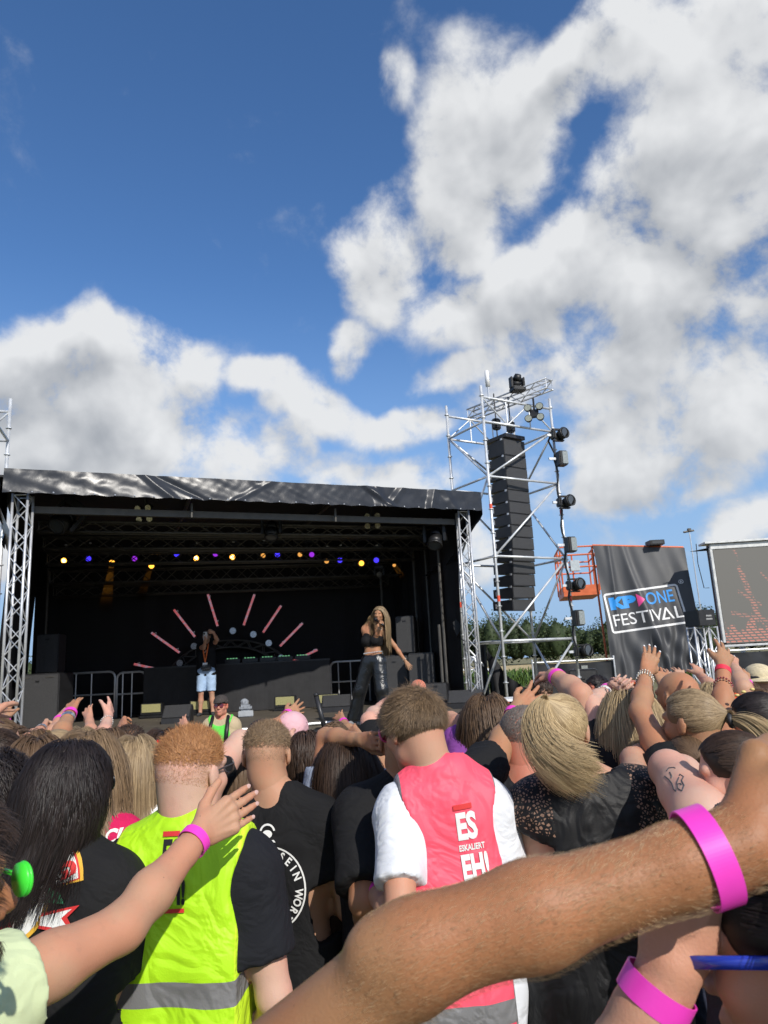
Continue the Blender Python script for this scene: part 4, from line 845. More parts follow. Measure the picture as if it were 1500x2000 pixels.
def bounds(prims, pad):
    lo = np.full(3, 1e9); hi = -lo
    for p in prims:
        if p[0] == 'c':
            r = max(p[3], p[4]); lo = np.minimum(lo, np.minimum(p[1], p[2])-r); hi = np.maximum(hi, np.maximum(p[1], p[2])+r)
        else: m = np.max(p[2]); lo = np.minimum(lo, np.array(p[1])-m); hi = np.maximum(hi, np.array(p[1])+m)
    return lo-pad, hi+pad
def sdf_mesh(prims, h, inf=0, subs=(), planes=(), lo=None, hi=None, post=None):
    l, u = bounds(prims, inf+3*h)
    if lo is not None: l = np.maximum(l, lo); u = np.minimum(u, hi)
    s = SDF(l, u, h)
    for p in prims: s.prim(p, inf)
    for p in subs: s.prim(p, 0, 'sub')
    for n, d in planes: s.plane(n, d)
    if post: post(s)
    return s.mesh()
def keep_big(V, F):
    lab = np.arange(len(V))
    for _ in range(60):
        old = lab.copy(); m = lab[F].min(1)
        for c in range(4): np.minimum.at(lab, F[:, c], m)
        lab = lab[lab]
        if (lab == old).all(): break
    u, c = np.unique(lab, return_counts=True)
    if len(u) < 2: return V, F
    k = lab == u[c.argmax()]; ix = np.cumsum(k)-1; return V[k], ix[F[k[F[:, 0]]]]
def relax(V, F, it=1, lam=.5):
    for _ in range(it):
        acc = np.zeros_like(V); c = np.zeros(len(V))
        for a, b in ((0, 1), (1, 2), (2, 3), (3, 0)):
            for i, j in ((a, b), (b, a)): np.add.at(acc, F[:, i], V[F[:, j]]); np.add.at(c, F[:, i], 1)
        V = V+lam*(acc/np.maximum(c, 1)[:, None]-V)
    return V
def vnormals(V, F):
    n = np.cross(V[F[:, 2]]-V[F[:, 0]], V[F[:, 3]]-V[F[:, 1]]); N_ = np.zeros_like(V)
    for i in range(4): np.add.at(N_, F[:, i], n)
    return N_/np.maximum(np.linalg.norm(N_, axis=1), 1e-9)[:, None]
def folds(V, F, amp, seed=0, sc=1.0, vert=.6):
    """cloth folds: ridged warped waves pushed along the normal"""
    N_ = vnormals(V, F); r = np.random.default_rng(seed); d = np.zeros(len(V))
    for i in range(4):
        a = r.uniform(0, pi); f = r.uniform(9, 24)*sc; k = np.array([cos(a), .5*sin(a*3), sin(a)*vert])*f; ph = r.uniform(0, 6)
        w = V@k+1.9*np.sin(V@(r.normal(size=3)*9)+ph)+.8*np.sin(V@(r.normal(size=3)*21)+ph)+ph; d += (1-np.abs(np.sin(w*.5))**.6*1.6)/(1+i*.25)*(.5+.5*np.sin(V@(r.normal(size=3)*8)+ph*2))*1.5
    return V+N_*(amp*d/2.4)[:, None]
# ---------- hand
def hand_prims(w, d, n, s=1, thumb=1, curl=.25, spread=.12, curls=None, tcurl=.3):
    """w wrist, d direction to the knuckles, n the way the palm faces, thumb: +1/-1 side"""
    w = np.asarray(w, float); d = nrm(d); n = np.asarray(n, float); n = nrm(n-d*(n@d)); sd = np.cross(d, n)*thumb; P = []
    P.append(('c', w-d*.015*s, w+d*.03*s, .024*s, .026*s, .012, (n, .62)))
    xs = (.028, .0095, -.0095, -.027); kn = (.086, .090, .085, .076); ln = (.070, .078, .072, .057); rr = (.0088, .009, .0085, .0075)
    for i in range(4):
        base = w+sd*xs[i]*.55*s+d*.022*s; K = w+d*kn[i]*s+sd*xs[i]*s-n*.002*s
        P.append(('c', base, K, .0165*s, (.0125 if i < 3 else .0115)*s, .010, (n, .82))); P.append(('c', w+sd*xs[i]*.4*s+d*.01*s-n*.0125*s, K-n*.0098*s, .0030*s, .0034*s, .005)); P.append(('e', K-n*.004*s, np.array([.0108]*3)*s, .006*s))
        c = (curls[i] if curls else curl); a = 0; p = K; NL = [] if i == 0 else NL; dir0 = nrm(d+sd*(xs[i]/.028)*spread)
        for j, q in enumerate((.45, .31, .24)):
            a += c*(1, 1.25, .8)[j]; dd = dir0*cos(a)+n*sin(a); e = p+dd*ln[i]*q*s; r0 = rr[i]*s*(1, .93, .84)[j]; P.append(('c', p, e, r0, rr[i]*s*(.93, .84, .70)[j], .0025)); p = e
        NL.append((p-dd*ln[i]*.02*s, dd, n*cos(a)-dir0*sin(a), rr[i]*s*.78))
    T0 = w+sd*.016*s+d*.016*s+n*.006*s; T1 = T0+nrm(d*.75+sd*.62+n*.28)*.046*s; T2 = T1+nrm(d*(.86-tcurl*.3)+sd*(.42-tcurl*.6)+n*(.2+tcurl*.6))*.034*s; T3 = T2+nrm(d*(.95-tcurl*.4)+sd*(.22-tcurl)+n*(.15+tcurl*.8))*.027*s
    P += [('c', T0, T1, .0165*s, .0125*s, .012), ('c', T1, T2, .0112*s, .0100*s, .005), ('c', T2, T3, .0100*s, .0078*s, .003)]
    hand_prims.nails = NL; return P
# ---------- head
def head_prims(H0, R, s=1, fem=False, face=True):
    def q(x, y, z): return H0+R@(np.array([x, y, z])*s)
    k = .02*s; P = [('c', q(0, -.048, .0), q(0, -.040, -.055), .056*s, .050*s, .03*s), ('e', q(0, -.016, .030), np.array((.073, .092, .080))*s, k, R), ('e', q(0, .020, -.028), np.array((.060, .066, .078))*s, k, R), ('c', q(0, .040, -.070), q(0, .062, -.090), .034*s, .022*s, .025*s), ('c', q(-.042, .0, -.068), q(.042, .0, -.068), .022*s, .022*s, .02*s), ('c', q(-.042, .0, -.068), q(0, .06, -.09), .020*s, .018*s, .02*s), ('c', q(.042, .0, -.068), q(0, .06, -.09), .020*s, .018*s, .02*s)]
    for x in (-1, 1):
        P += [('e', q(x*.080, -.012, -.002), np.array((.0075, .017, .031))*s, .006*s, R), ('c', q(x*.072, .004, .0), q(x*.074, -.002, -.03), .007*s, .0065*s, .006*s)]
    if face:
        P += [('c', q(0, .080, .010), q(0, .104, -.026), .0085*s, .0115*s, .010*s), ('c', q(-.012, .090, -.032), q(.012, .090, -.032), .008*s, .008*s, .006*s), ('c', q(-.038, .068, .024), q(.038, .068, .024), .013*s, .013*s, .012*s),
              ('e', q(-.038, .052, -.024), np.array((.022, .022, .02))*s, .02*s, R), ('e', q(.038, .052, -.024), np.array((.022, .022, .02))*s, .02*s, R), ('c', q(-.018, .082, -.058), q(.018, .082, -.058), .0075*s, .0075*s, .005*s), ('c', q(-.014, .082, -.066), q(.014, .082, -.066), .0075*s, .0075*s, .005*s)]
    return P
def ray_len(S, px, py, L, near, M_inv):
    """point on the pixel's ray at distance L from S (both in person space)"""
    o = M_inv@np.append(CAM, 1); dr = M_inv[:3, :3]@ray(px, py); o = o[:3]; w = o-S; a = dr@dr; b = 2*w@dr; c = w@w-L*L; D = b*b-4*a*c
    t = -b/(2*a) if D < 0 else (-b-sqrt(D))/(2*a) if near else (-b+sqrt(D))/(2*a)
    P = o+t*dr
    if D < 0: P = S+nrm(P-S)*min(np.linalg.norm(P-S), L*1.22)
    return P
def skin(name, c, red=.25, sss=0.08, rough=.56):
    if name in MATS: return MATS[name]
    m = bpy.data.materials.new(name); m.use_nodes = True; t = m.node_tree; p = t.nodes['Principled BSDF']; MATS[name] = m; co = N(t, 'ShaderNodeTexCoord').outputs['Object']
    a = N(t, 'ShaderNodeTexNoise'); a.inputs['Scale'].default_value = 7; a.inputs['Detail'].default_value = 5; t.links.new(co, a.inputs['Vector'])
    f = N(t, 'ShaderNodeTexNoise'); f.inputs['Scale'].default_value = 60; f.inputs['Detail'].default_value = 4; t.links.new(co, f.inputs['Vector'])
    c1 = tuple(x*y for x, y in zip(c, (1.05, 1-.18*red*2, 1-.22*red*2))); c2 = tuple(x*.96 for x in c)
    base = mixc(t, smooth(t, a.outputs[0], .38, .62), c2, c1); base = mixc(t, M(t, 'MULTIPLY', smooth(t, f.outputs[0], .55, .75), .18), base, tuple(x*.62 for x in c))
    mo = N(t, 'ShaderNodeTexVoronoi'); mo.inputs['Scale'].default_value = 22; t.links.new(co, mo.inputs['Vector']); base = mixc(t, M(t, 'MULTIPLY', smooth(t, mo.outputs['Distance'], .045, .02), .6), base, tuple(x*.3 for x in c))
    t.links.new(base, p.inputs['Base Color']); p.inputs['Roughness'].default_value = rough; p.inputs['Specular IOR Level'].default_value = .3
    if sss: p.inputs['Subsurface Weight'].default_value = sss; p.inputs['Subsurface Radius'].default_value = (.01, .0035, .0015); p.inputs['Subsurface Scale'].default_value = .6
    v = N(t, 'ShaderNodeTexNoise'); v.inputs['Scale'].default_value = 330; v.inputs['Detail'].default_value = 3; t.links.new(co, v.inputs['Vector'])
    b = N(t, 'ShaderNodeBump'); b.inputs['Strength'].default_value = .25; b.inputs['Distance'].default_value = .002; t.links.new(v.outputs[0], b.inputs['Height']); t.links.new(b.outputs[0], p.inputs['Normal'])
    return m
SK = dict(pale=(.60, .38, .29), fair=(.52, .305, .205), golden=(.50, .285, .18), tan=(.42, .225, .125), deep=(.34, .17, .095), burnt=(.55, .24, .165), brown=(.26, .13, .075))
def skm(k): return skin('skin_'+k, SK[k], .35 if k != 'burnt' else .8)
def cloth(name, c, rough=.85, bump=.12, sheen=.0, bscale=500, var=.06, spec=.25):
    if 'cloth_'+name in MATS: return MATS['cloth_'+name]
    m = mat('cloth_'+name, c, rough, 0, var, 9, bump=bump, bscale=bscale, sheen=sheen, spec=spec); crease(m); return m
def crease(m, strength=.16, scale=5.5):
    t = m.node_tree; p = t.nodes['Principled BSDF']; old = p.inputs['Normal'].links[0].from_socket if p.inputs['Normal'].links else None
    n = N(t, 'ShaderNodeTexNoise'); n.inputs['Scale'].default_value = scale; n.inputs['Detail'].default_value = 3; n.inputs['Distortion'].default_value = 1.6; t.links.new(N(t, 'ShaderNodeTexCoord').outputs['Object'], n.inputs['Vector'])
    r = M(t, 'ABSOLUTE', M(t, 'SUBTRACT', n.outputs[0], .5)); b = N(t, 'ShaderNodeBump'); b.inputs['Strength'].default_value = strength; b.inputs['Distance'].default_value = .035; t.links.new(smooth(t, r, 0, .12), b.inputs['Height'])
    if old: t.links.new(old, b.inputs['Normal'])
    t.links.new(b.outputs[0], p.inputs['Normal'])
def hairmat(name, dark, light, rough=.46):
    if name in MATS: return MATS[name]
    m = bpy.data.materials.new(name); MATS[name] = m; m.use_nodes = True; t = m.node_tree; p = t.nodes['Principled BSDF']
    a = N(t, 'ShaderNodeAttribute', attribute_name='rnd'); t.links.new(mixc(t, a.outputs['Fac'], dark, light), p.inputs['Base Color']); p.inputs['Roughness'].default_value = rough; p.inputs['Specular IOR Level'].default_value = .32
    return m
HC = dict(black=((.006, .005, .005), (.035, .025, .024)), dark=((.018, .011, .008), (.085, .05, .032)), brown=((.05, .028, .016), (.20, .125, .07)), mbrown=((.06, .036, .02), (.30, .20, .11)), lbrown=((.10, .062, .035), (.34, .23, .13)), blond=((.20, .13, .06), (.66, .50, .28)), dblond=((.13, .085, .045), (.48, .35, .2)), ginger=((.22, .085, .03), (.52, .26, .10)), grey=((.09, .075, .065), (.28, .24, .21)))
def hm(k): return hairmat('hair_'+k, *HC[k])
# ---------- hair strands (person space)
def strands_mesh(P, wid, out, rnd, taper=.25):
    """P (n, k, 3) -> ribbons"""
    n, k, _ = P.shape; T = np.gradient(P, axis=1); T /= np.maximum(np.linalg.norm(T, axis=2), 1e-9)[..., None]; O = P-out; O /= np.maximum(np.linalg.norm(O, axis=2), 1e-9)[..., None]
    W_ = np.cross(T, O); W_ /= np.maximum(np.linalg.norm(W_, axis=2), 1e-9)[..., None]; t = np.linspace(0, 1, k); pr = (1-(1-taper)*t**3)[None, :, None]*np.asarray(wid).reshape(-1, 1, 1)*.5
    A = P-W_*pr; B = P+W_*pr; C_ = P+O*pr*.7; V = np.stack([A, C_, B], 2).reshape(-1, 3); i = (np.arange(n)[:, None]*k+np.arange(k-1))[..., None]*3
    F = np.concatenate([i+np.array([0, 1, 4, 3]), i+np.array([1, 2, 5, 4])], 2).reshape(-1, 4); return V, F, np.repeat(rnd, 3*k)
def scalp_dirs(n, r, low=-.45, front=.45):
    u = r.normal(size=(n*4, 3)); u /= np.linalg.norm(u, axis=1)[:, None]
    lim = np.where(u[:, 1] > -.1, -.25+u[:, 1]*.9, low+.0*u[:, 1])
    ok = (u[:, 2] > lim) & ~((u[:, 1] > front) & (u[:, 2] < .50))
    return u[ok][:n]
def hair(style, H0, R, s, seed, L=.4, n=900, wid=.004, layer=.02, part=.0, cols=None, wind=(0, 0, 0), tie=None, lift=0, side=0, colliders=(), wave=.0, clump=.55, hug=.85, ymax=None):
    r = np.random.default_rng(seed); low = -.62 if style == 'long' else -.55
    U = scalp_dirs(n, r, low); U = U[U[:, 1] < ymax] if ymax is not None else U; n = len(U); rad = np.array([.0795, .099, .0895])*s; c = H0+R@(np.array([0, -.012, .024])*s)
    lay = r.random(n)**.7*layer*s; rnd = np.clip(r.normal(.45, .22, n), 0, 1); steps = 16
    loc = U*(rad+lay[:, None]*.2); P = [loc.copy()]; p = loc.copy(); g = R.T@np.array([0, 0, -1.]); wl = R.T@np.array(wind, float)
    if style in ('long',): Ln = L*r.uniform(.82, 1.05, n)
    elif style == 'pony': Ln = None
    else: Ln = L*r.uniform(.7, 1.1, n)
    if style == 'long':
        bk = np.clip((U[:, 1]+.45)/.5, 0, 1); v = np.stack([(np.sign(U[:, 0]-part+1e-3)*(.7+.4*np.abs(U[:, 0])))*bk+.25*U[:, 0]*(1-bk), -.35-.3*(1-bk), -.25-.6*np.abs(U[:, 0])*bk-.5*(1-bk)], 1); noise = r.normal(0, wave, (n, 3)); ph = r.uniform(0, 6, n)
        for i in range(steps-1):
            ds = Ln/(steps-1); nn = p/rad**2; nn /= np.linalg.norm(nn, axis=1)[:, None]
            w = min(1, i/5); d = v*(1-w)+(g+wl*min(1, i/6))*w*1.6+noise*(i/steps)
            if wave: d = d+np.stack([np.cos(i*1.1+ph), np.sin(i*.9+ph), 0*ph], 1)*wave*2.2
            ins = np.linalg.norm(p/rad, axis=1) < 1.12; d = np.where(ins[:, None], d-nn*np.minimum(0, (d*nn).sum(1))[:, None]*1.0-nn*np.maximum(0, (d*nn).sum(1))[:, None]*.9, d)
            d /= np.linalg.norm(d, axis=1)[:, None]; p = p+d*ds[:, None]
            rl = rad+lay[:, None]+.002; k = np.linalg.norm(p/rl, axis=1); m = k < 1; p[m] = p[m]/k[m][:, None]
            W_ = p@R.T+c
            for (cc, rr_) in colliders:
                q = (W_-cc)/(rr_+lay[:, None]*.8); k = np.linalg.norm(q, axis=1); m = k < 1; W_[m] = cc+(q[m]/np.maximum(k[m], .05)[:, None])*(rr_+lay[m][:, None]*.8)
            p = (W_-c)@R; P.append(p.copy())
    elif style == 'pony':
        tp = np.array(tie if tie is not None else (0, -.115, .02))*s
        for i in range(1, 8):
            t = i/7; q = loc*(1-t)+tp*t; k = np.linalg.norm(q/(rad+lay[:, None]*.35), axis=1); m = k < 1
            q[m] = q[m]/k[m][:, None]; q = q*(1-(t**4))+tp*(t**4) if t < 1 else np.tile(tp, (n, 1))+r.normal(0, .006*s, (n, 3)); P.append(q)
    else:   # short
        if style == 'crop': v = np.stack([.15*U[:, 0]+side, .35+0*U[:, 0], .25+0*U[:, 0]], 1)
        elif style == 'whorl': v = np.stack([U[:, 0]*.9+.3*U[:, 1], (U[:, 1]+.75)*1.1, -.15-.8*np.clip(-U[:, 2]+.5, 0, 1)-.5*np.clip(-U[:, 1], 0, 1)], 1)+np.array([side, 0, 0])
        else: v = np.stack([.2*U[:, 0]+side, .8+0*U[:, 0], .5+0*U[:, 0]], 1)
        hz = U[:, 2]+.18*U[:, 1]
        if style == 'fade' or style == 'crop': fl = np.clip((hz+.08)/.55, .0, 1)**1.15; fl = np.clip(fl, .055, 1); keep = r.random(n) < np.clip(fl*2.4+.25, 0, 1)
        else: fl = np.clip((hz+.75)/.7, .22, 1); keep = np.ones(n, bool)
        steps = 6; v = v+r.normal(0, .3, v.shape)
        for i in range(steps-1):
            ds = Ln*fl/(steps-1); nn = p/rad**2; nn /= np.linalg.norm(nn, axis=1)[:, None]; d = v+nn*lift*(1-.5*i/steps); dn = (d*nn).sum(1); d = d-nn*(np.maximum(0, dn-lift)*hug)[:, None]; dn = (d*nn).sum(1); d = d-nn*np.minimum(0, dn-.05)[:, None]; d /= np.linalg.norm(d, axis=1)[:, None]; p = p+d*ds[:, None]
            k = np.linalg.norm(p/(rad+.001+lay[:, None]*fl[:, None]*.5), axis=1); m = k < 1; p[m] = p[m]/k[m][:, None]; P.append(p.copy())
        P = [q[keep] for q in P]; U = U[keep]; rnd = rnd[keep]; n = len(U); lay = lay[keep]
    P = np.stack(P, 1)
    if clump and style in ('long', 'whorl', 'short', 'pony'):
        g_ = r.choice(n, max(6, n//22), replace=False); dd = ((U[:, None]-U[g_][None])**2).sum(2); gi = g_[dd.argmin(1)]; t = np.linspace(0, 1, P.shape[1])[None, :, None]**1.3
        P = P+(P[gi]-P)*clump*t; rnd = np.clip(.45*rnd+.55*rnd[gi], 0, 1)
    Wp = P@R.T+c
    V, F, A = strands_mesh(Wp, wid*s*r.uniform(.6, 1.3, n), c-np.array([0, 0, .0]), rnd)
    return V, F, A
def tail(P0, dirs, L, n, wid, seed, spread=.03, grav=.6, wind=(0, 0, 0), colliders=(), s=1, endspread=2.0, clump=.4):
    """a lock of hair that leaves P0 along dirs and falls"""
    r = np.random.default_rng(seed); k = 16; o = r.normal(0, 1, (n, 3)); o /= np.maximum(1, np.linalg.norm(o, axis=1))[:, None]; p = P0+o*spread*.35; d = np.tile(nrm(dirs), (n, 1))+r.normal(0, .09, (n, 3)); P = [p.copy()]; ds = L*r.uniform(.75, 1.05, (n, 1))/(k-1)
    for i in range(k-1):
        d = d+np.array([0, 0, -1.])*grav*(1.5/k)+np.array(wind)*(3.0*i/k/k)+o*.10*endspread/k; d /= np.linalg.norm(d, axis=1)[:, None]; p = p+d*ds+o*spread/k*.6
        for (cc, rr_) in colliders:
            q = (p-cc)/rr_; kk = np.linalg.norm(q, axis=1); m = kk < 1; p[m] = cc+(q[m]/np.maximum(kk[m], .05)[:, None])*rr_
        P.append(p.copy())
    P = np.stack(P, 1); rnd = np.clip(r.normal(.5, .22, n), 0, 1); g_ = r.choice(n, max(4, n//16), replace=False); gi = g_[((o[:, None]-o[g_][None])**2).sum(2).argmin(1)]; t = np.linspace(0, 1, k)[None, :, None]; P = P+(P[gi]-P)*clump*t; rnd = .5*rnd+.5*rnd[gi]
    return strands_mesh(P, wid*r.uniform(.6, 1.2, n), P0-np.array([0, 0, .1]), rnd)
def cat(*a):
    Vs = []; Fs = []; As = []; k = 0
    for V, F, A in a: Vs.append(V); Fs.append(np.asarray(F)+k); As.append(A); k += len(V)
    return np.concatenate(Vs), np.concatenate(Fs), np.concatenate(As)
STAT = []
def person(label, head, d, yaw=0, hyaw=0, hpitch=0, hroll=0, fem=False, bulk=1.0, sw=1.0, tone='fair', arms=((), ()), hairs=None, top=None, legs=None, h=.010, hh=None, faceh=None, group=None, H=None, ground=0.0, face=True, hands=True, ho=(0, 0), feet=None):
    """head: pixel of the head centre, d: distance of it along the lens axis; yaw: way the body faces (0 = towards the stage, + = left)"""
    hw = atd(head[0], head[1], d); s0 = (H or (hw[2]-ground+.108))/1.76; Ht = s0*1.76; hs_ = min(1.06, max(.93, s0))*(.95 if fem else 1)
    Rz = np.array([[cos(yaw), -sin(yaw), 0], [sin(yaw), cos(yaw), 0], [0, 0, 1]]); hl = np.array([ho[0], .02*s0+ho[1], hw[2]-ground])   # head centre in person space
    org = hw-Rz@hl; org[2] = ground; Mw = np.eye(4); Mw[:3, :3] = Rz; Mw[:3, 3] = org; Mi = np.linalg.inv(Mw)
    Rh = np.array(Matrix.Rotation(hyaw, 3, 'Z')@Matrix.Rotation(hpitch, 3, 'X')@Matrix.Rotation(hroll, 3, 'Y')); s = s0; b = bulk; top_z = hl[2]-.115*hs_
    fz = lambda z: z*s; W = (.90 if fem else 1.0)*sw
    zs = top_z-.102*s       # shoulder height
    sh = [np.array([x*.152*W*s, -.01*s, zs]) for x in (-1, 1)]
    k = .045*s; fy = (np.array([0, 1, 0]), .74)
    pel = np.array([0, 0, .95*s]); hipw = .075*s*(1.08 if fem else 1)
    T = [('c', pel+[-hipw*.75, 0, .01*s], pel+[hipw*.75, 0, .01*s], .115*s*b, .115*s*b, k, (np.array([0, 1, 0]), .92)),
         ('c', np.array([-.035*s, .005, 1.10*s]), np.array([.035*s, .005, 1.10*s]), (.098 if fem else .112)*s*b, (.098 if fem else .112)*s*b, .08*s, (np.array([0, 1, 0]), .86)),
         ('c', np.array([-.055*s*W, 0, zs-.17*s]), np.array([.055*s*W, 0, zs-.17*s]), .122*s*b, .122*s*b, .07*s, (np.array([0, 1, 0]), .84)),
         ('c', np.array([-.09*s*W, -.012*s, zs-.055*s]), np.array([.09*s*W, -.012*s, zs-.055*s]), .085*s*b, .085*s*b, .05*s, (np.array([0, 1, 0]), .92)),
         ('c', sh[0]+[.02*s, 0, -.01*s], sh[1]+[-.02*s, 0, -.01*s], .060*s*b, .060*s*b, .04*s)]
    for x in (-1, 1): T.append(('c', np.array([x*.13*W*s, -.015*s, zs+.028*s]), np.array([x*.035*s, -.012*s, zs+.085*s]), .040*s*b, .040*s, .05*s))
    if fem:
        for x in (-1, 1): T.append(('e', np.array([x*.075*s, .095*s*b, zs-.19*s]), np.array([.062, .055, .06])*s*b, .03*s))
    nr = (.048 if fem else .060)*s*(.9+.1*b); hb = hl+Rh@np.array([0, -.036, -.045])*hs_
    NK = [('c', np.array([ho[0]*.15, -.018*s, zs+.04*s]), hb, nr*1.1, nr*.97, .04*s)]
    LG = []
    for x in (-1, 1):
        hp = np.array([x*hipw*1.1, 0, .90*s]); kn = np.array([x*.11*s, .02*s, .49*s]); an = np.array([x*.13*s, -.02*s, .09*s])
        if feet: an = np.array([*feet[(x+1)//2], .09*s]); kn = hp*.5+an*.5+np.array([0, .04, .01])
        LG += [('c', hp, kn, .088*s*b, .058*s*b, .03*s), ('c', kn, kn*.55+an*.45+[0, -.015*s, 0], .056*s*b, .055*s*b, .03*s), ('c', kn*.55+an*.45+[0, -.015*s, 0], an, .055*s*b, .036*s, .03*s), ('c', an, an+[0, .0, -.04*s], .036*s, .036*s, .02*s), ('c', an+[0, -.02*s, -.052*s], an+[x*.02*s, .15*s, -.062*s], .034*s, .026*s, .02*s)]
    AR = []; info = []; HD = []; NLS = []; W2 = lambda q: (Mi@np.append(atd(*q), 1))[:3]
    for x, (i, spec) in zip((-1, 1), enumerate(arms)):
        S = sh[i]; spec = spec or {}; L1 = .285*s*spec.get('l', 1); L2 = .25*s*spec.get('l', 1)
        raised = False
        if 'so' in spec: S = S+np.array(spec['so'])*s
        if 'E' in spec: E = W2(spec['E'])
        elif 'el' in spec:
            e = spec['el']; E = ray_len(S, e[0], e[1], L1, e[2] if len(e) > 2 else True, Mi); up = min(1, max(0, (E[2]-S[2]+.1*s)/(.35*s)))
            if up > 0 and 'so' not in spec: S = S+np.array([-x*.025, 0, .055])*s*up; E = ray_len(S, e[0], e[1], L1, e[2] if len(e) > 2 else True, Mi)
        elif 'eo' in spec: E = S+nrm(spec['eo'])*L1
        else: E = S+nrm([x*.16, -.06, -1])*L1
        if 'Wa' in spec: Wp = W2(spec['Wa'])
        elif 'wr' in spec:
            w = spec['wr']; Wp = ray_len(E, w[0], w[1], L2, w[2] if len(w) > 2 else True, Mi)
        elif 'wo' in spec: Wp = E+nrm(spec['wo'])*L2
        else: Wp = E+nrm([-x*.05, .35, -1])*L2
        wm = spec.get('wm', 1); am = spec.get('m', 1)*(.9 if fem else 1)*(.5+.5*b)*s; S2 = S+nrm(E-S)*.02
        if E[2] > S[2]+.05: T.append(('c', S2, sh[i]*.5+np.array([0, 0, zs-.1*s])*.5, .056*s*b, .06*s*b, .05*s))
        A1 = [('c', S2, S2*.5+E*.5, .058*am, .049*am, .03*s), ('c', S2*.5+E*.5, E, .049*am, .040*am, .02*s)]
        A2 = [('c', E, E*.65+Wp*.35, .040*am, .041*am, .02*s), ('c', E*.65+Wp*.35, E*.2+Wp*.8, .041*am, .028*am*wm, .02*s), ('c', E*.2+Wp*.8, Wp, .028*am*wm, .0255*am*wm, .015*s)]
        fd = nrm(Wp-E)
        if spec.get('muscle'):
            cm = nrm((Mi@np.append(CAM, 1))[:3]-E); u_ = nrm(np.cross(fd, np.cross([0, 0, 1.], fd))); tc_ = nrm(cm-fd*(cm@fd)); sd_ = nrm(u_*.8+tc_*.6)
            A2 += [('c', E*1.0-fd*.03+sd_*.016, E*.62+Wp*.38+sd_*.013, .026*am, .020*am, .02*s), ('e', E-u_*.030*am-fd*.004, np.array([.018, .018, .018])*am, .012*s)]
        AR.append((A1, A2))
        hd = nrm(Rz.T@np.array(spec['hd'])) if 'hd' in spec else fd
        if 'ha' in spec: hd = nrm(W2(spec['ha'])-Wp)
        elif 'hp' in spec:   # hand points to a pixel
            tgt = ray_len(Wp, spec['hp'][0], spec['hp'][1], .16, spec['hp'][2] if len(spec['hp']) > 2 else True, Mi); hd = nrm(tgt-Wp)
        pn = Rz.T@np.array(spec.get('pn', (0, 1, 0))); pn = pn-hd*(pn@hd)
        if np.linalg.norm(pn) < .1: pn = np.array([1., 0, 0])
        pn = nrm(pn); th = spec.get('th')
        if th is None: th = x
        hsz = spec.get('hs', 1)*s*(.92 if fem else 1)
        hpz = hand_prims(Wp, hd, pn, hsz, th, spec.get('curl', .22), spec.get('spread', .15), spec.get('curls'), spec.get('tc', .3))
        NLS.append(list(hand_prims.nails)); HD.append(hpz); info.append(dict(S=S, E=E, W=Wp, hd=hd, pn=pn, fd=fd, am=am, side=x, wm=wm))
    HP = head_prims(hl, Rh, hs_, fem, face)
    hh = hh or h*.5; fh = faceh or h*.7
    Vb, Fb = sdf_mesh(T+NK+LG+[p for a in AR for p in a[0]+a[1]], h); parts = [(Vb, Fb)]
    hl_lo, hl_hi = bounds(HP, .02); parts.append(sdf_mesh(HP+[('c', hb-(hb-NK[0][1])*.45, hb, nr*1.02, nr, .03*s)], fh))
    if hands:
        for hpz, I in zip(HD, info): parts.append(sdf_mesh(hpz+[('c', I['W']-I['fd']*.03*s, I['W'], .0262*I['am']*I['wm'], .0258*I['am']*I['wm'], .012)], hh))
    V = []; F = []; kk = 0
    for v, f in parts: V.append(v); F.append(f+kk); kk += len(v)
    V = np.concatenate(V); F = np.concatenate(F)
    skc = skm(tone) if isinstance(tone, str) else tone
    o = new_obj('person', V, F, skc, None, True); o.location = org; o.rotation_euler = (0, 0, yaw)
    tag(o, label, 'person', group)
    col = [(np.array([0, -.012*s, zs-.02*s]), np.array([.19*W, .085*b, .10])*s), (np.array([0, -.005*s, zs-.20*s]), np.array([.165*W*b, .118*b, .24])*s), (np.array([0, -.01*s, zs+.07*s]), np.array([.062, .062, .12])*s)]
    D = dict(o=o, s=s, hs=hs_, hl=hl, R=Rh, Rz=Rz, zs=zs, sh=sh, T=T, NK=NK, LG=LG, AR=AR, info=info, col=col, Mw=Mw, Mi=Mi, org=org, pel=pel, h=h, W=W, b=b, fem=fem, HD=HD, NLS=NLS)
    for t_ in (top or []): garment(D, **t_)
    for t_ in (legs or [dict(kind='trousers', c=(.02, .02, .025), n='black')]): garment(D, **t_)
    for i_, hd_ in enumerate(hairs or []): do_hair(D, **hd_)
    STAT.append((label[:34], round(Ht, 2), [round(float(v), 2) for v in org]))
    return D
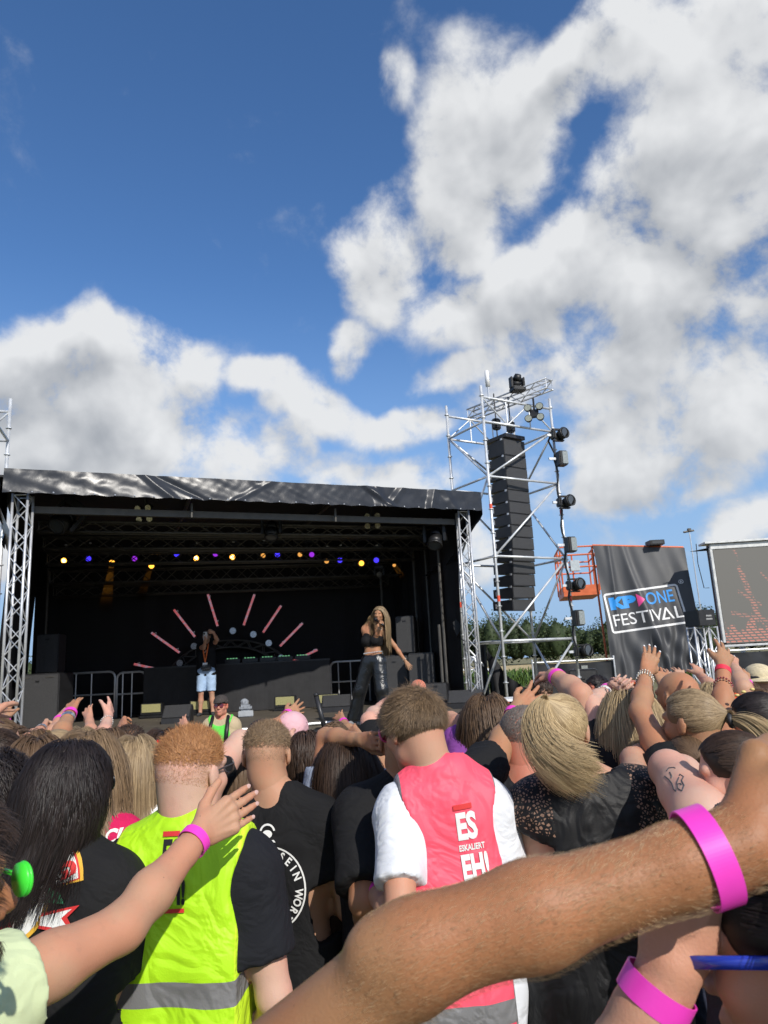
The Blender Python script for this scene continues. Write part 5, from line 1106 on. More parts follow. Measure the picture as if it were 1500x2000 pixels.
def garment(D, kind, c, n, loose=.012, sleeve=.5, hem=None, fold=.004, rough=.85, name=None, neck=.075, post=None, mats=None, items=None, h=None, sheen=0, bump=.12, spec=.25, hemL=None, flare=0, top_z=None):
    s = D['s']; zs = D['zs']; m = cloth(n, c, rough, bump, sheen, spec=spec); h = h or D['h']; o = D['o']; sd = abs(hash(n)) % 97+int(abs(D['org'][0])*100) % 50; sd = sum(map(ord, n))+int(abs(D['org'][0])*50)
    if kind in ('tee', 'tank', 'vest', 'crop', 'long'):
        P = [(*p[:3], *p[3:]) for p in D['T']]; pl = []; z0 = hem if hem is not None else (zs-.27*s if kind == 'crop' else .80*s)
        # loose cloth hangs straighter than the body under it
        P.append(('c', np.array([-.085*s*D['W'], .0, zs-.2*s]), np.array([-.085*s*D['W'], .0, z0+.05]), .105*s*D['b'], .112*s*D['b'], .05*s, (np.array([0, 1, 0]), .95))) if kind in ('tee', 'vest', 'long') else None
        P.append(('c', np.array([.085*s*D['W'], .0, zs-.2*s]), np.array([.085*s*D['W'], .0, z0+.05]), .105*s*D['b'], .112*s*D['b'], .05*s, (np.array([0, 1, 0]), .95))) if kind in ('tee', 'vest', 'long') else None
        P.append(('c', np.array([0, -.01*s, zs+.03*s]), np.array([0, -.005*s, zs+.075*s]), .07*s, .052*s, .03*s))
        subs = [('c', np.array([0, .03*s, zs+.10*s+(.02 if kind == 'tee' else 0)]), np.array([0, .06*s, zs+.2*s]), neck*s*.86, .09*s, .008)]
        lo = np.array([-2, -2, z0]); hi = np.array([2, 2, 3])
        if kind in ('tee', 'long'):
            for A1, A2 in D['AR']:
                S_, E_ = np.array(A1[0][1]), np.array(A1[1][2]); e = S_+(E_-S_)*sleeve; P.append(('c', S_, e, .060*s*D['b'], (.055 if sleeve < .9 else .045)*s*D['b'], .04*s))
                if kind == 'long': P.append(('c', E_, E_+(np.array(A2[2][2])-E_)*.8, .043*s, .034*s, .03*s))
        if kind in ('tank', 'crop'):
            for sh in D['sh']: subs.append(('e', sh+np.array([np.sign(sh[0])*.035*s, 0, -.005]), np.array([.085, .2, .12])*s, .01))
        if kind == 'crop': subs.append(('e', np.array([0, 0, zs+.06*s]), np.array([.4, .4, .125])*s, .01))
        def pst(S):
            S.plane((0, 0, -1), -z0)
            if kind in ('tee', 'long'):
                for A1, A2 in D['AR']:
                    S_, E_ = np.array(A1[0][1]), np.array(A1[1][2]); dn = nrm(E_-S_); e = S_+(E_-S_)*sleeve
                    if kind == 'long': continue
                    # cut the sleeve end flat
                    X, Y, Z = S.ax[0][:, None, None]-e[0], S.ax[1][None, :, None]-e[1], S.ax[2][None, None, :]-e[2]
                    ds = X*dn[0]+Y*dn[1]+Z*dn[2]; rr = np.sqrt(np.maximum(X*X+Y*Y+Z*Z-ds*ds, 0)); mask = (rr < .13*s) & (ds > 0) & (ds < .16*s); S.F = np.where(mask, np.maximum(S.F, ds), S.F)
            if post: post(S, D)
        V, F = sdf_mesh(P, h, loose, subs, [], lo-.02, hi, pst)
        V, F = keep_big(V, F); V = relax(V, F, 1, .4)
        if fold: V = folds(V, F, fold, sd, 1.0)
        nm = name or {'tee': 't_shirt', 'tank': 'tank_top', 'vest': 'vest', 'crop': 'crop_top', 'long': 'blouse'}[kind]
        M_ = mats or [m]; mi = None; V = list(V); 
        if items:
            Vm = np.array(V); Fm = F; Vo = []; Fo = []; Mo = []
            for (its_, fn, dr, off, step) in items:
                a, b_, c_ = decal(Vm, Fm, its_, fn, dr, off, step); b0 = len(Vm)+len(Vo); Vo += a; Fo += [[b0+i for i in f] for f in b_]; Mo += c_
            V = list(Vm)+Vo; mi = [0]*len(F)+Mo; F = [list(map(int, f)) for f in F]+Fo
        g = new_obj(nm, V, F, M_, o, True, mi=mi)
    elif kind in ('trousers', 'shorts', 'skirt', 'leggings'):
        P = [p for p in D['LG']]; P = [p for i, p in enumerate(P) if i % 5 < (4 if kind != 'shorts' else 2)]+[D['T'][0]]
        zlo = hemL if hemL is not None else (.06*s if kind in ('trousers', 'leggings') else .5*s if kind == 'shorts' else .55*s)
        if kind == 'skirt': P += [('c', np.array([-.06*s, 0, .95*s]), np.array([-.09*s, 0, zlo]), .11*s, .16*s, .05*s), ('c', np.array([.06*s, 0, .95*s]), np.array([.09*s, 0, zlo]), .11*s, .16*s, .05*s)]
        if flare:
            for i in (0, 5): kn, an = np.array(D['LG'][i][2]), np.array(D['LG'][i+2][2]); P.append(('c', kn, an+np.array([0, 0, -.04]), .07*s, flare*s, .05*s)); P.append(('c', np.array(D['LG'][i][1]), kn, .10*s, .085*s, .05*s))
        V, F = sdf_mesh(P, max(h, .012) if not flare else .014, loose, [], [((0, 0, 1), (top_z or 1.06*s)), ((0, 0, -1), -zlo)]); V = folds(V, F, fold, sd+3)
        g = new_obj(name or {'trousers': 'trousers', 'shorts': 'shorts', 'skirt': 'skirt', 'leggings': 'trousers'}[kind], V, F, m, o, True)
        SH = [p for i, p in enumerate(D['LG']) if i % 5 == 4]
        for p in SH: v, f = sdf_mesh([p], .010, .008); new_obj('shoe', v, f, cloth('shoe', (.25, .25, .26)) if D['fem'] else cloth('shoe_dark', (.05, .05, .055)), o, True)
    return g
def do_hair(D, style, c, L=.4, n=900, wid=.004, layer=.02, cap=None, seed=None, **k):
    s, R, H0 = D['hs'], D['R'], D['hl']; seed = seed or int(abs(D['org'][0]*77)+L*100)+n; m = hm(c); Q = lambda x, y, z: H0+R@(np.array([x, y, z])*s)
    sets = []
    if cap is None: cap = style != 'crop' and style != 'fade'
    colr = [(a, b*1.0+.012) for a, b in D['col']]
    if cap:
        P = [('e', Q(0, -.014, .030), (np.array((.075, .093, .082)))*s, .01, R)]
        if style == 'long': P.append(('c', Q(0, -.05, -.01), Q(0, -.055, -.09), .062*s, .05*s, .03*s))
        subs = [('e', Q(0, .115, -.03), np.array((.085, .085, .105))*s, .01, R)]
        for x in (-1, 1): subs.append(('e', Q(x*.08, .03, -.05), np.array((.03, .05, .055))*s, .01, R))
        if style != 'long': subs.append(('e', Q(0, -.07, -.10), np.array((.1, .1, .065))*s, .01, R))
        v, f = sdf_mesh(P, .008, .0015, subs); 
        if len(v): sets.append((v, f, np.full(len(v), .12)))
    if style == 'tail': V, F, A = tail(D['hl']+R@(np.array(k.pop('at'))*s), k.pop('dir'), L, n, wid, seed, colliders=colr if k.pop('col', True) else (), s=s, **k)
    else: V, F, A = hair(style, H0, R, s, seed, L, n, wid, layer, colliders=colr if style == 'long' else (), **k)
    sets.append((V, F, A)); V, F, A = cat(*sets); nm = 'hair' if style != 'tail' else 'ponytail'
    return new_obj(nm, V, F, m, D['o'], True, attr=A)
# ---------- accessories
def nails(D, i, c=(.75, .55, .5)):
    for p, dd, n, r in D['NLS'][i]:
        sd = np.cross(dd, n); q = p-n*r*.72+dd*r*.35; mb = MB(); k = 12
        V = [q+sd*cos(2*pi*j/k)*r*.72+dd*sin(2*pi*j/k)*r*.95-n*r*.18*(1-abs(cos(2*pi*j/k))*.9)*1.2 for j in range(k)]+[q-n*r*.34]; mb.add(V, [(j, (j+1) % k, k) for j in range(k)]); mb.obj('fingernail', mat('nail_%d' % int(c[0]*100+c[1]*1000), c, .2, 0, 0, coat=.4), D['o'], True)
def band(D, i, c='pink', t=.06, w=.022, r=None, name='wristband', tilt=0):
    I = D['info'][i]; fd = I['fd']; Wp = I['W']-fd*t*D['s']*.6; r = (r or .031)*I['am']; mb = MB(); e = np.cross(fd, I['pn']); e = nrm(e); f = nrm(np.cross(fd, e)); n = 90; V = []
    for k_ in range(n):
        a = 2*pi*k_/n; q = e*cos(a)*r*1.04+f*sin(a)*r*.96+fd*tilt*cos(a)
        for (dr, dl) in ((0, -w/2), (.0015, -w/2), (.0015, w/2), (0, w/2)): V.append(Wp+q*(1+dr/r)+fd*dl)
    F = [(k_*4+j, k_*4+(j+1) % 4, ((k_+1) % n)*4+(j+1) % 4, ((k_+1) % n)*4+j) for k_ in range(n) for j in range(4)]; mb.add(V, F)
    m = {'pink': mat('wristband_pink', (.85, .055, .52), .38, 0, .04, 30, spec=.5), 'red': mat('wristband_red', (.7, .03, .06), .5, 0, .05), 'white': mat('band_white', (.7, .7, .7), .5, 0, .05), 'silver': mat('band_silver', (.6, .6, .6), .3, .9, .2, 80), 'black': mat('band_black', (.02, .02, .02), .5, 0, .1)}[c]
    return mb.obj(name, m, D['o'], False)
def beads(D, i, t=.09, r=.033, c=(.5, .48, .45), name='bracelet', q=.004):
    I = D['info'][i]; fd = I['fd']; Wp = I['W']-fd*t*D['s']*.6; r = r*I['am']; mb = MB(); e = nrm(np.cross(fd, I['pn'])); f = nrm(np.cross(fd, e))
    for k_ in range(20): a = 2*pi*k_/20; mb.sph(Wp+(e*cos(a)+f*sin(a))*r+fd*.006*sin(a*2), q, 6)
    return mb.obj(name, mat('beads_%d' % int(c[0]*100), c, .3, .6, .3, 80), D['o'], True)
def glasses(D, frame=(.02, .02, .02), lens=(.02, .02, .02), n='dark', side=True, r=.022, sc=1.0, clear=False):
    H0, R, s = D['hl'], D['R'], D['hs']*sc; Q = lambda x, y, z: H0+R@(np.array([x, y, z])*s); fm = mat('glasses_'+n, frame, .3, 0, 0, coat=.3); lm = mat('glass_lens_'+n, lens, .08, 0, 0, coat=1)
    mb = MB()
    for x in (-1, 1): mb.ring(Q(x*.033, .098, .008), r*s, .0028*s, R@np.array([x*.15, 1, 0]), 18); mb.tube(Q(x*.056, .092, .014), Q(x*.079, .0, .010), .0024*s, n=6); mb.tube(Q(x*.079, .0, .010), Q(x*.08, -.02, -.005), .0022*s, n=6)
    mb.tube(Q(-.012, .104, .012), Q(.012, .104, .012), .0025*s); g = mb.obj('glasses' if clear else 'sunglasses', fm, D['o'], True); mb = MB()
    if clear: return g
    for x in (-1, 1): c = Q(x*.033, .098, .008); nn = nrm(R@np.array([x*.15, 1, 0])); mb.tube(c-nn*.001, c+nn*.001, r*s*.97, n=16)
    mb.obj('lens', lm, g)
def strap(D, pts, w=.03, c='strap_black', col=(.02, .02, .02), off=.012, name='bag_strap', surf=None):
    """strap laid over the back: pts (x, z) in person space, projected on the garment from behind"""
    o = surf or D['o'].children[0]; me = o.data; n = len(me.vertices); V = np.empty(n*3, np.float32); me.vertices.foreach_get('co', V); V = V.reshape(-1, 3)
    bvh = BVHTree.FromPolygons([tuple(v) for v in V], [tuple(p.vertices) for p in me.polygons]); L = []; k = 24
    for i in range(k+1):
        t = i/k*(len(pts)-1); j = min(int(t), len(pts)-2); f = t-j; x = pts[j][0]*(1-f)+pts[j+1][0]*f; z = pts[j][1]*(1-f)+pts[j+1][1]*f
        j2 = min(j+1, len(pts)-1); dx, dz = pts[j2][0]-pts[j][0], pts[j2][1]-pts[j][1]; l = sqrt(dx*dx+dz*dz); nx, nz = -dz/l*w/2, dx/l*w/2
        r_ = []
        for sg in (-1, 1):
            h_ = bvh.ray_cast(Vector((x+nx*sg, -1.5, z+nz*sg)), Vector((0, 1, 0))); r_.append(h_[0].y if h_[0] else None)
        if None in r_: continue
        L.append([(x-nx, r_[0]-off, z-nz), (x+nx, r_[1]-off, z+nz), (x+nx, r_[1]-off*.3, z+nz), (x-nx, r_[0]-off*.3, z-nz)])
    V = [v for q in L for v in q]; F = [(i*4+j, i*4+(j+1) % 4, i*4+4+(j+1) % 4, i*4+4+j) for i in range(len(L)-1) for j in range(4)]
    if len(L) > 1: return new_obj(name, V, F, mat(c, col, .6, 0, .1), D['o'], False)
def cap_(D, c, n, peak=True, back=False):
    H0, R, s = D['hl'], D['R'], D['hs']; Q = lambda x, y, z: H0+R@(np.array([x, y, z])*s)
    v, f = sdf_mesh([('e', Q(0, -.014, .045), np.array((.085, .104, .085))*s, .01, R)], .006, .002, [('e', Q(0, 0, -.045), np.array((.2, .2, .078))*s, .005, R)])
    g = new_obj('cap', v, f, cloth(n, c, .8), D['o'], True)
    if peak: sy = -1 if back else 1; mb = MB(); V = [Q(x*.07, sy*(.075+.075*sqrt(max(0, 1-x*x))), .045-.012*(1-x*x)+dz) for dz in (0, .004) for x in np.linspace(-1, 1, 11)]; V += [Q(x*.075, sy*.06, .045+dz) for dz in (0, .004) for x in np.linspace(-1, 1, 11)]; n_ = 11; mb.add(V, [(i, i+1, 2*n_+i+1, 2*n_+i) for i in range(n_-1)]+[(n_+i, 3*n_+i, 3*n_+i+1, n_+i+1) for i in range(n_-1)]+[(i, n_+i, n_+i+1, i+1) for i in range(n_-1)]); mb.obj('peak', cloth(n, c), g)
    return g
def W2L(D, w): return (D['Mi']@np.append(w, 1))[:3]
# ------------------------------------------------------------------ the people
def vestmat(name, c, edge, w, bands, edgew=.010, piping=None):
    m = bpy.data.materials.new('vest_'+name); m.use_nodes = True; t = m.node_tree; p = t.nodes['Principled BSDF']; sp = N(t, 'ShaderNodeSeparateXYZ'); co = N(t, 'ShaderNodeTexCoord').outputs['Object']; t.links.new(co, sp.inputs[0])
    wob = N(t, 'ShaderNodeTexNoise'); wob.inputs['Scale'].default_value = 5; t.links.new(co, wob.inputs['Vector'])
    ax = M(t, 'ABSOLUTE', sp.outputs[0]); e = M(t, 'GREATER_THAN', ax, w-edgew); z = M(t, 'ADD', sp.outputs[2], M(t, 'MULTIPLY', wob.outputs[0], .02)); b = None
    for z0, z1 in bands:
        q = M(t, 'MULTIPLY', M(t, 'GREATER_THAN', z, z0), M(t, 'LESS_THAN', z, z1)); b = q if b is None else M(t, 'MAXIMUM', b, q)
    base = mixc(t, e, c, edge); base = mixc(t, b, base, (.20, .20, .205)); t.links.new(base, p.inputs['Base Color']); t.links.new(M(t, 'ADD', M(t, 'MULTIPLY', b, -.15), .6), p.inputs['Roughness'])
    n = N(t, 'ShaderNodeTexNoise'); n.inputs['Scale'].default_value = 240; t.links.new(co, n.inputs['Vector']); bp = N(t, 'ShaderNodeBump'); bp.inputs['Strength'].default_value = .15; bp.inputs['Distance'].default_value = .003; t.links.new(n.outputs[0], bp.inputs['Height']); t.links.new(bp.outputs[0], p.inputs['Normal'])
    crease(m, .22, 4.5); return m
def cutw(w, w0=None):
    def f(S, D):
        X, Y, Z = np.abs(S.ax[0])[:, None, None], S.ax[1][None, :, None], S.ax[2][None, None, :]; zs = D['zs']
        ww = w+(w*.04)*np.sin((Z-zs)*7)-(.03*np.clip((Z-zs+.12)/.12, 0, 1)*np.clip((zs+.06-Z)/.1, 0, 1)); S.F = np.maximum(S.F, X-ww)
    return f
BWt = mat('print_white', (.78, .78, .76), .6, 0, .04, 40); BKp = mat('print_black', (.012, .012, .013), .6, 0, .05); RDp = mat('print_red', (.62, .03, .03), .6, 0, .05)
def back(D_z=None): return lambda x, z: (x, -1.5, z)
def P0(x, z, cx, cz): return (x+cx, z+cz)
def onback(its, cx, cz, rot=0): return [(tf2(g, cx, cz, rot), m) for g, m in its]
def zat(px, py, d): return float(atd(px, py, d)[2])
# --- lime vest
d = 1.82
lime = vestmat('lime', (.44, .80, .012), (.62, .92, .03), .158, [(zat(365, 1925, d-.16), zat(365, 1882, d-.16))])
des = [(poly2([(-.042, .168), (.042, .168), (.042, .182), (-.042, .182)]), 3), (glyphs('ES', .105, .62, .004), 1), (tf2(glyphs('ESKALIERT', .027, .66, .0008), .0, -.034), 1), (tf2(glyphs('EH!', .092, .62, .004), 0, -.116), 1), (poly2([(-.01, -.142), (.085, -.142), (.085, -.130), (-.01, -.130)]), 3)]
def eh(col_bar):
    a = [(tf2(glyphs('ES', .108, .66, .0045), -.041, .0), 1), (tf2(glyphs('ESKALIERT', .025, .72, .0008), -.041, -.036), 1), (tf2(glyphs('EH!', .098, .62, .0045), -.041, -.118), 1), (poly2([(-.043, .087), (.02, .087), (.02, .103), (-.043, .103)]), 2)]
    if col_bar: a.append((poly2([(-.045, -.146), (.047, -.146), (.047, -.133), (-.045, -.133)]), 2))
    return a
cz = zat(345, 1704, d)
D1 = person('ginger man with shaved sides in a lime yellow safety vest over a black shirt', (378, 1512), d, yaw=-.10, hyaw=-.38, hpitch=.02, bulk=1.0, tone='pale', sw=1.06, arms=(dict(eo=(-.1, .35, -1), wo=(.3, 1, 0)), dict(eo=(.20, -.06, -1), wo=(-.15, .6, -.7))), ho=(-.0, 0), h=.009,
    top=[dict(kind='tee', c=(.011, .012, .016), n='black_navy', loose=.016, sleeve=.68, fold=.006), dict(kind='vest', c=(.5, .86, .015), n='lime', loose=.030, mats=[lime, BKp, RDp], post=cutw(.158), neck=.086, fold=.0055, hem=.60, items=[([(tf2(g, -.0, zat(345, 1790, 1.6)+.10, .03, .68), m_) for g, m_ in eh(True)], lambda x, z: (x, -1.5, z), (0, 1, 0), .003, .02)])],
    legs=[dict(kind='shorts', c=(.03, .03, .035), n='dark_short')], hairs=[dict(style='crop', c='ginger', L=.026, n=16000, wid=.0011, layer=.008, lift=.22, side=-.5, clump=0)])
glasses(D1, (.05, .04, .04), (.05, .05, .05), 'thin_dark', r=.021, clear=True)
# --- pink vest
d = 2.15
pinkm = vestmat('pink', (.93, .095, .155), (.22, .20, .21), .140, [(zat(880, 1945, d-.14), zat(880, 1905, d-.14))], .006)
D2 = person('brown-haired man in a bright pink vest over a white shirt, looking down', (806, 1424), d, yaw=.12, hyaw=.50, hpitch=-.22, hroll=-.03, tone='fair', bulk=.88, sw=.88, ho=(-.075, .02), h=.009,
    arms=(dict(el=(782, 1800, True), wr=(728, 1740, False), curls=[.7, .7, .7, .7], hp=(724, 1690, False), pn=(1, 0, 0)), dict(eo=(.16, -.02, -1), wo=(-.3, .5, -.8))),
    top=[dict(kind='tee', c=(.74, .76, .80), n='white_tee', loose=.018, sleeve=.66, fold=.007), dict(kind='vest', c=(1, .1, .2), n='pink', loose=.030, mats=[pinkm, BWt, RDp], post=cutw(.140), neck=.082, fold=.0055, hem=.62, items=[([(tf2(g, .045, zat(905, 1605, d), .07, .86), m_) for g, m_ in eh(False)], lambda x, z: (x, -1.5, z), (0, 1, 0), .003, .02)])],
    legs=[dict(kind='shorts', c=(.02, .02, .025), n='navy_short')], hairs=[dict(style='whorl', c='mbrown', L=.048, n=18000, wid=.0010, layer=.012, lift=.22, side=.1, clump=.25)])
glasses(D2, (.75, .10, .32), (.25, .02, .06), 'pink', r=.024)
band(D2, 0)
# --- crew-cut man with strap
d = 2.45
rng2 = ring2(.125, .005, 48)
def arc_text(txt, R_, size, a_mid, step, bold=.001, flip=False):
    o = []
    for i, ch in enumerate(txt):
        if ch == ' ': continue
        a = a_mid+((len(txt)-1)/2-i)*step; V, F = glyphs(ch, size, .85, bold, 'CENTER'); o.append((tf2((V, F), R_*cos(a), R_*sin(a), a-pi/2), 1))
    return o
lg = [(rng2, 1)]+arc_text('SEIN WORT', .092, .034, .12, .245)+[(tf2(ring2(.026, .006, 20, .2, 2.9), -.0, .165), 1), (tf2(ell2(.016, .012), -.0, .16), 1), (tf2(poly2([(-.028, 0), (.028, 0), (.022, .007), (-.022, .007)]), 0, .136), 1)]
D3 = person('man with a blond crew cut in a black shirt with round white lettering', (521, 1476), d, yaw=-.08, hyaw=.12, tone='golden', bulk=1.04, ho=(-.055, 0), h=.010,
    arms=(dict(eo=(-.25, 0, -1), wo=(.4, .9, -.1)), dict(eo=(.30, -.12, -1), wo=(-.6, .8, .1))),
    top=[dict(kind='tee', c=(.010, .010, .011), n='black', loose=.014, sleeve=.6, fold=.006, mats=[cloth('black', (.010, .010, .011)), BWt, BKp], items=[(onback(lg, -.025, zat(515, 1700, d)), lambda x, z: (x, -1.5, z), (0, 1, 0), .002, .03)])],
    legs=[dict(kind='trousers', c=(.05, .09, .17), n='jeans')], hairs=[dict(style='crop', c='lbrown', L=.022, n=14000, wid=.0012, layer=.008, lift=.25, side=.4, clump=0)])
strap(D3, [(.075, D3['zs']+.07), (.03, D3['zs']-.02), (-.03, D3['zs']-.13), (-.09, D3['zs']-.24), (-.14, D3['zs']-.34)], .034, 'strap_grey', (.10, .10, .102))
glasses(D3, (.03, .03, .03), (.05, .05, .05), 'thin_dark', clear=True)
# --- dark-haired woman with the badge shirt
YEL = mat('print_yellow', (.75, .42, .04), .6, 0, .05); GRN = mat('print_green', (.02, .20, .09), .6, 0, .05)
def sector(R0, R1, a0, a1, n=16): m = n+1; A = [(R1*cos(a0+(a1-a0)*i/n), R1*sin(a0+(a1-a0)*i/n)) for i in range(m)]; B = [(R0*cos(a0+(a1-a0)*i/n), R0*sin(a0+(a1-a0)*i/n)) for i in range(m)]; return A+B, [[i, i+1, i+1+m, i+m] for i in range(n)]
bg_ = [(sector(.082, .150, .30, 2.6), 3), (sector(.089, .143, .33, 2.55), 2), (sector(.093, .139, .35, 2.5), 1)]+[(g, 2) for g, _ in arc_text('KOENIG', .100, .050, 1.38, .33, .004)]
bg_ += [(ell2(.080, .088), 3), (ell2(.071, .079), 1), (tf2(ell2(.040, .045), -.02, .01), 3), (tf2(poly2([(-.03, -.06), (.02, -.06), (.025, .01), (-.035, .01)]), -.01, 0), 2), (tf2(poly2([(-.038, 0), (.03, 0), (.028, .03), (-.03, .034)]), -.01, .012), 3),
        (poly2([(.070, -.02), (.15, .0), (.128, -.025), (.155, -.058), (.068, -.05)]), 2), (poly2([(.070, -.027), (.135, -.008), (.115, -.027), (.138, -.048), (.070, -.044)]), 1), (poly2([(-.05, -.115), (.06, -.095), (.095, -.082), (.085, -.105), (.10, -.13), (.06, -.128), (-.05, -.16)]), 4), (tf2(glyphs('sse', .034, .9, .001), .012, -.125), 1), (poly2([(.075, .03), (.10, .02), (.115, -.0), (.07, -.0)]), 4)]
d = 1.72
D4 = person('woman with long near-black hair in a black shirt with a yellow and red badge print', (138, 1545), d, yaw=-.05, hyaw=-.35, fem=True, tone='fair', bulk=1.05, h=.009, arms=(dict(), dict(eo=(.1, .35, -1), wo=(-.3, 1, 0))), ho=(.01, 0),
    top=[dict(kind='tee', c=(.012, .012, .013), n='black_badge', loose=.016, sleeve=.6, fold=.005, mats=[cloth('black_badge', (.012, .012, .013)), BWt, RDp, YEL, GRN], items=[(onback(bg_, -.045, zat(88, 1745, d-.13), -.10), lambda x, z: (x, -1.5, z), (0, 1, 0), .0025, .025)])],
    hairs=[dict(style='long', c='black', L=.285, n=8500, wid=.0016, layer=.022, wave=.14, clump=.6, wind=(-.3, -.1, 0))])
glasses(D4, (.01, .01, .01), (.02, .02, .02), 'black', r=.024)
strap(D4, [(-.10, D4['zs']-.12), (.0, D4['zs']-.30), (.10, D4['zs']-.42), (.2, D4['zs']-.5)], .022, 'strap_black', (.015, .015, .015), name='bag_strap')
# --- long brown hair / red shirt
d = 2.25
D5 = person('woman with very long light brown hair in a raspberry red shirt', (172, 1500), d, yaw=-.25, hyaw=.1, fem=True, tone='fair', h=.011, ho=(-.02, 0),
    top=[dict(kind='tee', c=(.60, .015, .10), n='raspberry', loose=.014, sleeve=.6, mats=[cloth('raspberry', (.60, .015, .10)), BWt], items=[([(tf2(glyphs('CH', .05, .9, .002), .125, zat(262, 1618, d)), 1), (tf2(glyphs('20', .05, .9, .002), .13, zat(262, 1643, d)-.005), 1)], lambda x, z: (x, -1.5, z), (0, 1, 0), .002, .03)])],
    arms=(dict(), dict(eo=(.3, .2, -1))), hairs=[dict(style='long', c='lbrown', L=.56, n=6000, wid=.0019, layer=.03, wave=.03, clump=.4)])
d = 2.5
D6 = person('woman with long straight dark blond hair in a white shirt', (264, 1500), d, yaw=-.1, fem=True, tone='fair', h=.011, arms=(dict(), dict(eo=(.3, .1, -1))),
    top=[dict(kind='tee', c=(.75, .75, .74), n='white_knit', loose=.014, sleeve=.6)], hairs=[dict(style='long', c='dblond', L=.38, n=5000, wid=.002, layer=.02, wave=.02, clump=.4)])
# --- centre woman with dark hair, arm bent over the head
d = 2.55
D7 = person('woman with long dark brown hair in a grey-blue shirt, arms folded up to her head', (678, 1502), d, yaw=-.05, fem=True, tone='tan', h=.011, ho=(0, 0), arms=(dict(el=(636, 1440, False), wr=(706, 1445, True), curl=.4), dict(el=(745, 1480, False), wr=(700, 1440, False))),
    top=[dict(kind='tee', c=(.30, .35, .46), n='grey_blue', loose=.014, sleeve=.55)], legs=[dict(kind='trousers', c=(.12, .2, .35), n='light_jeans')], hairs=[dict(style='long', c='dark', L=.58, n=6000, wid=.0019, layer=.03, wave=.035, clump=.5)])
# --- big man in black, right arm up
d = 2.35
D8 = person('broad man in a black shirt, right arm raised past the pink vest', (790, 1447), d, yaw=0, tone='tan', bulk=1.15, sw=1.06, h=.011, arms=(dict(el=(712, 1760, True), wr=(735, 1840, False)), dict(el=(968, 1478, False), wr=(1010, 1385, False), hp=(1062, 1345, False), pn=(0, 1, -.1), curl=.15, spread=.35, m=1.1, l=1.05)),
    top=[dict(kind='tee', c=(.012, .012, .013), n='black_wide', loose=.02, sleeve=.86, fold=.008)], legs=[dict(kind='trousers', c=(.05, .09, .17), n='jeans')], hairs=[dict(style='crop', c='dark', L=.03, n=3500, wid=.002, lift=.4)])
band(D8, 1); 
# --- tattooed arm over the head
D9 = person('person in a black shirt with a tattooed forearm bent over the head', (800, 1432), 3.1, tone='pale', h=.012, H=1.74, ground=0, arms=(dict(el=(722, 1408, False), wr=(748, 1378, False), hp=(785, 1368)), dict()), top=[dict(kind='tee', c=(.012, .012, .013), n='black', sleeve=.85, loose=.018)], hairs=[dict(style='whorl', c='dark', L=.05, n=700, wid=.006)])
# --- purple tee woman
D10 = person('woman with long brown hair in a purple shirt, left elbow out', (952, 1410), 3.15, yaw=.1, fem=True, tone='fair', h=.012, bulk=1.08, arms=(dict(el=(880, 1408, False), wr=(925, 1432, True), m=1.15), dict(eo=(.4, .1, -1))),
    top=[dict(kind='tee', c=(.26, .07, .33), n='purple', sleeve=.55, loose=.018, fold=.007)], hairs=[dict(style='long', c='brown', L=.5, n=3500, wid=.0026, layer=.035, wave=.06)])
# --- sunburnt man in a tank top
D11 = person('sunburnt short-haired man with glasses in a dark tank top', (1030, 1440), 2.6, yaw=-.2, hyaw=-.75, tone='burnt', bulk=1.12, h=.011, ho=(.03, 0), arms=(dict(el=(1008, 1700, True)), dict(eo=(.25, .1, -1))),
    top=[dict(kind='tank', c=(.02, .02, .024), n='tank_dark', loose=.010)], legs=[dict(kind='shorts', c=(.05, .05, .06), n='dark_short')], hairs=[dict(style='short', c='grey', L=.011, n=11000, wid=.0013, layer=.004, lift=.3, clump=0, cap=False)])
glasses(D11, (.02, .02, .02), (.03, .03, .03), 'thin_dark')
# --- blond woman in the black lace blouse
d = 2.15
lace = mat('lace_black', (.02, .02, .021), .8, 0, .1)
D12 = person('blond woman in a black blouse with lace shoulders, hair blown to the right', (1098, 1428), d, yaw=-.05, hyaw=-.35, hroll=.06, fem=True, tone='fair', bulk=1.12, sw=1.1, h=.009, ho=(-.045, 0),
    arms=(dict(eo=(-.30, .25, -1)), dict(E=(1236, 1484, 2.36), Wa=(1282, 1466, 2.58), ha=(1310, 1460, 2.66), curl=.5)),
    top=[dict(kind='tee', c=(.007, .007, .008), n='black_satin', loose=.022, sleeve=.10, rough=.5, fold=.007, neck=.13, hem=.80)], legs=[dict(kind='leggings', c=(.012, .012, .014), n='black')],
    hairs=[dict(style='pony', c='blond', n=4500, wid=.002, layer=.014, tie=(-.03, -.10, .085)), dict(style='tail', c='blond', L=.29, n=4200, wid=.0016, at=(-.035, -.09, .095), dir=(-.35, -.45, -.25), wind=(2.2, .0, .3), grav=1.3, spread=.058, endspread=2.2, clump=.45, cap=False)])
band(D12, 1)
t = MATS['cloth_black_satin'].node_tree; p = t.nodes['Principled BSDF']; co = N(t, 'ShaderNodeTexCoord').outputs['Object']; sp = N(t, 'ShaderNodeSeparateXYZ'); t.links.new(co, sp.inputs[0])
vo = N(t, 'ShaderNodeTexVoronoi', feature='DISTANCE_TO_EDGE'); vo.inputs['Scale'].default_value = 105; t.links.new(co, vo.inputs['Vector']); holes = smooth(t, vo.outputs['Distance'], .16, .24)
zone = M(t, 'MULTIPLY', M(t, 'GREATER_THAN', M(t, 'ABSOLUTE', sp.outputs[0]), .115), M(t, 'GREATER_THAN', M(t, 'ADD', sp.outputs[2], M(t, 'MULTIPLY', M(t, 'ABSOLUTE', sp.outputs[0]), -.25)), D12['zs']-.085))
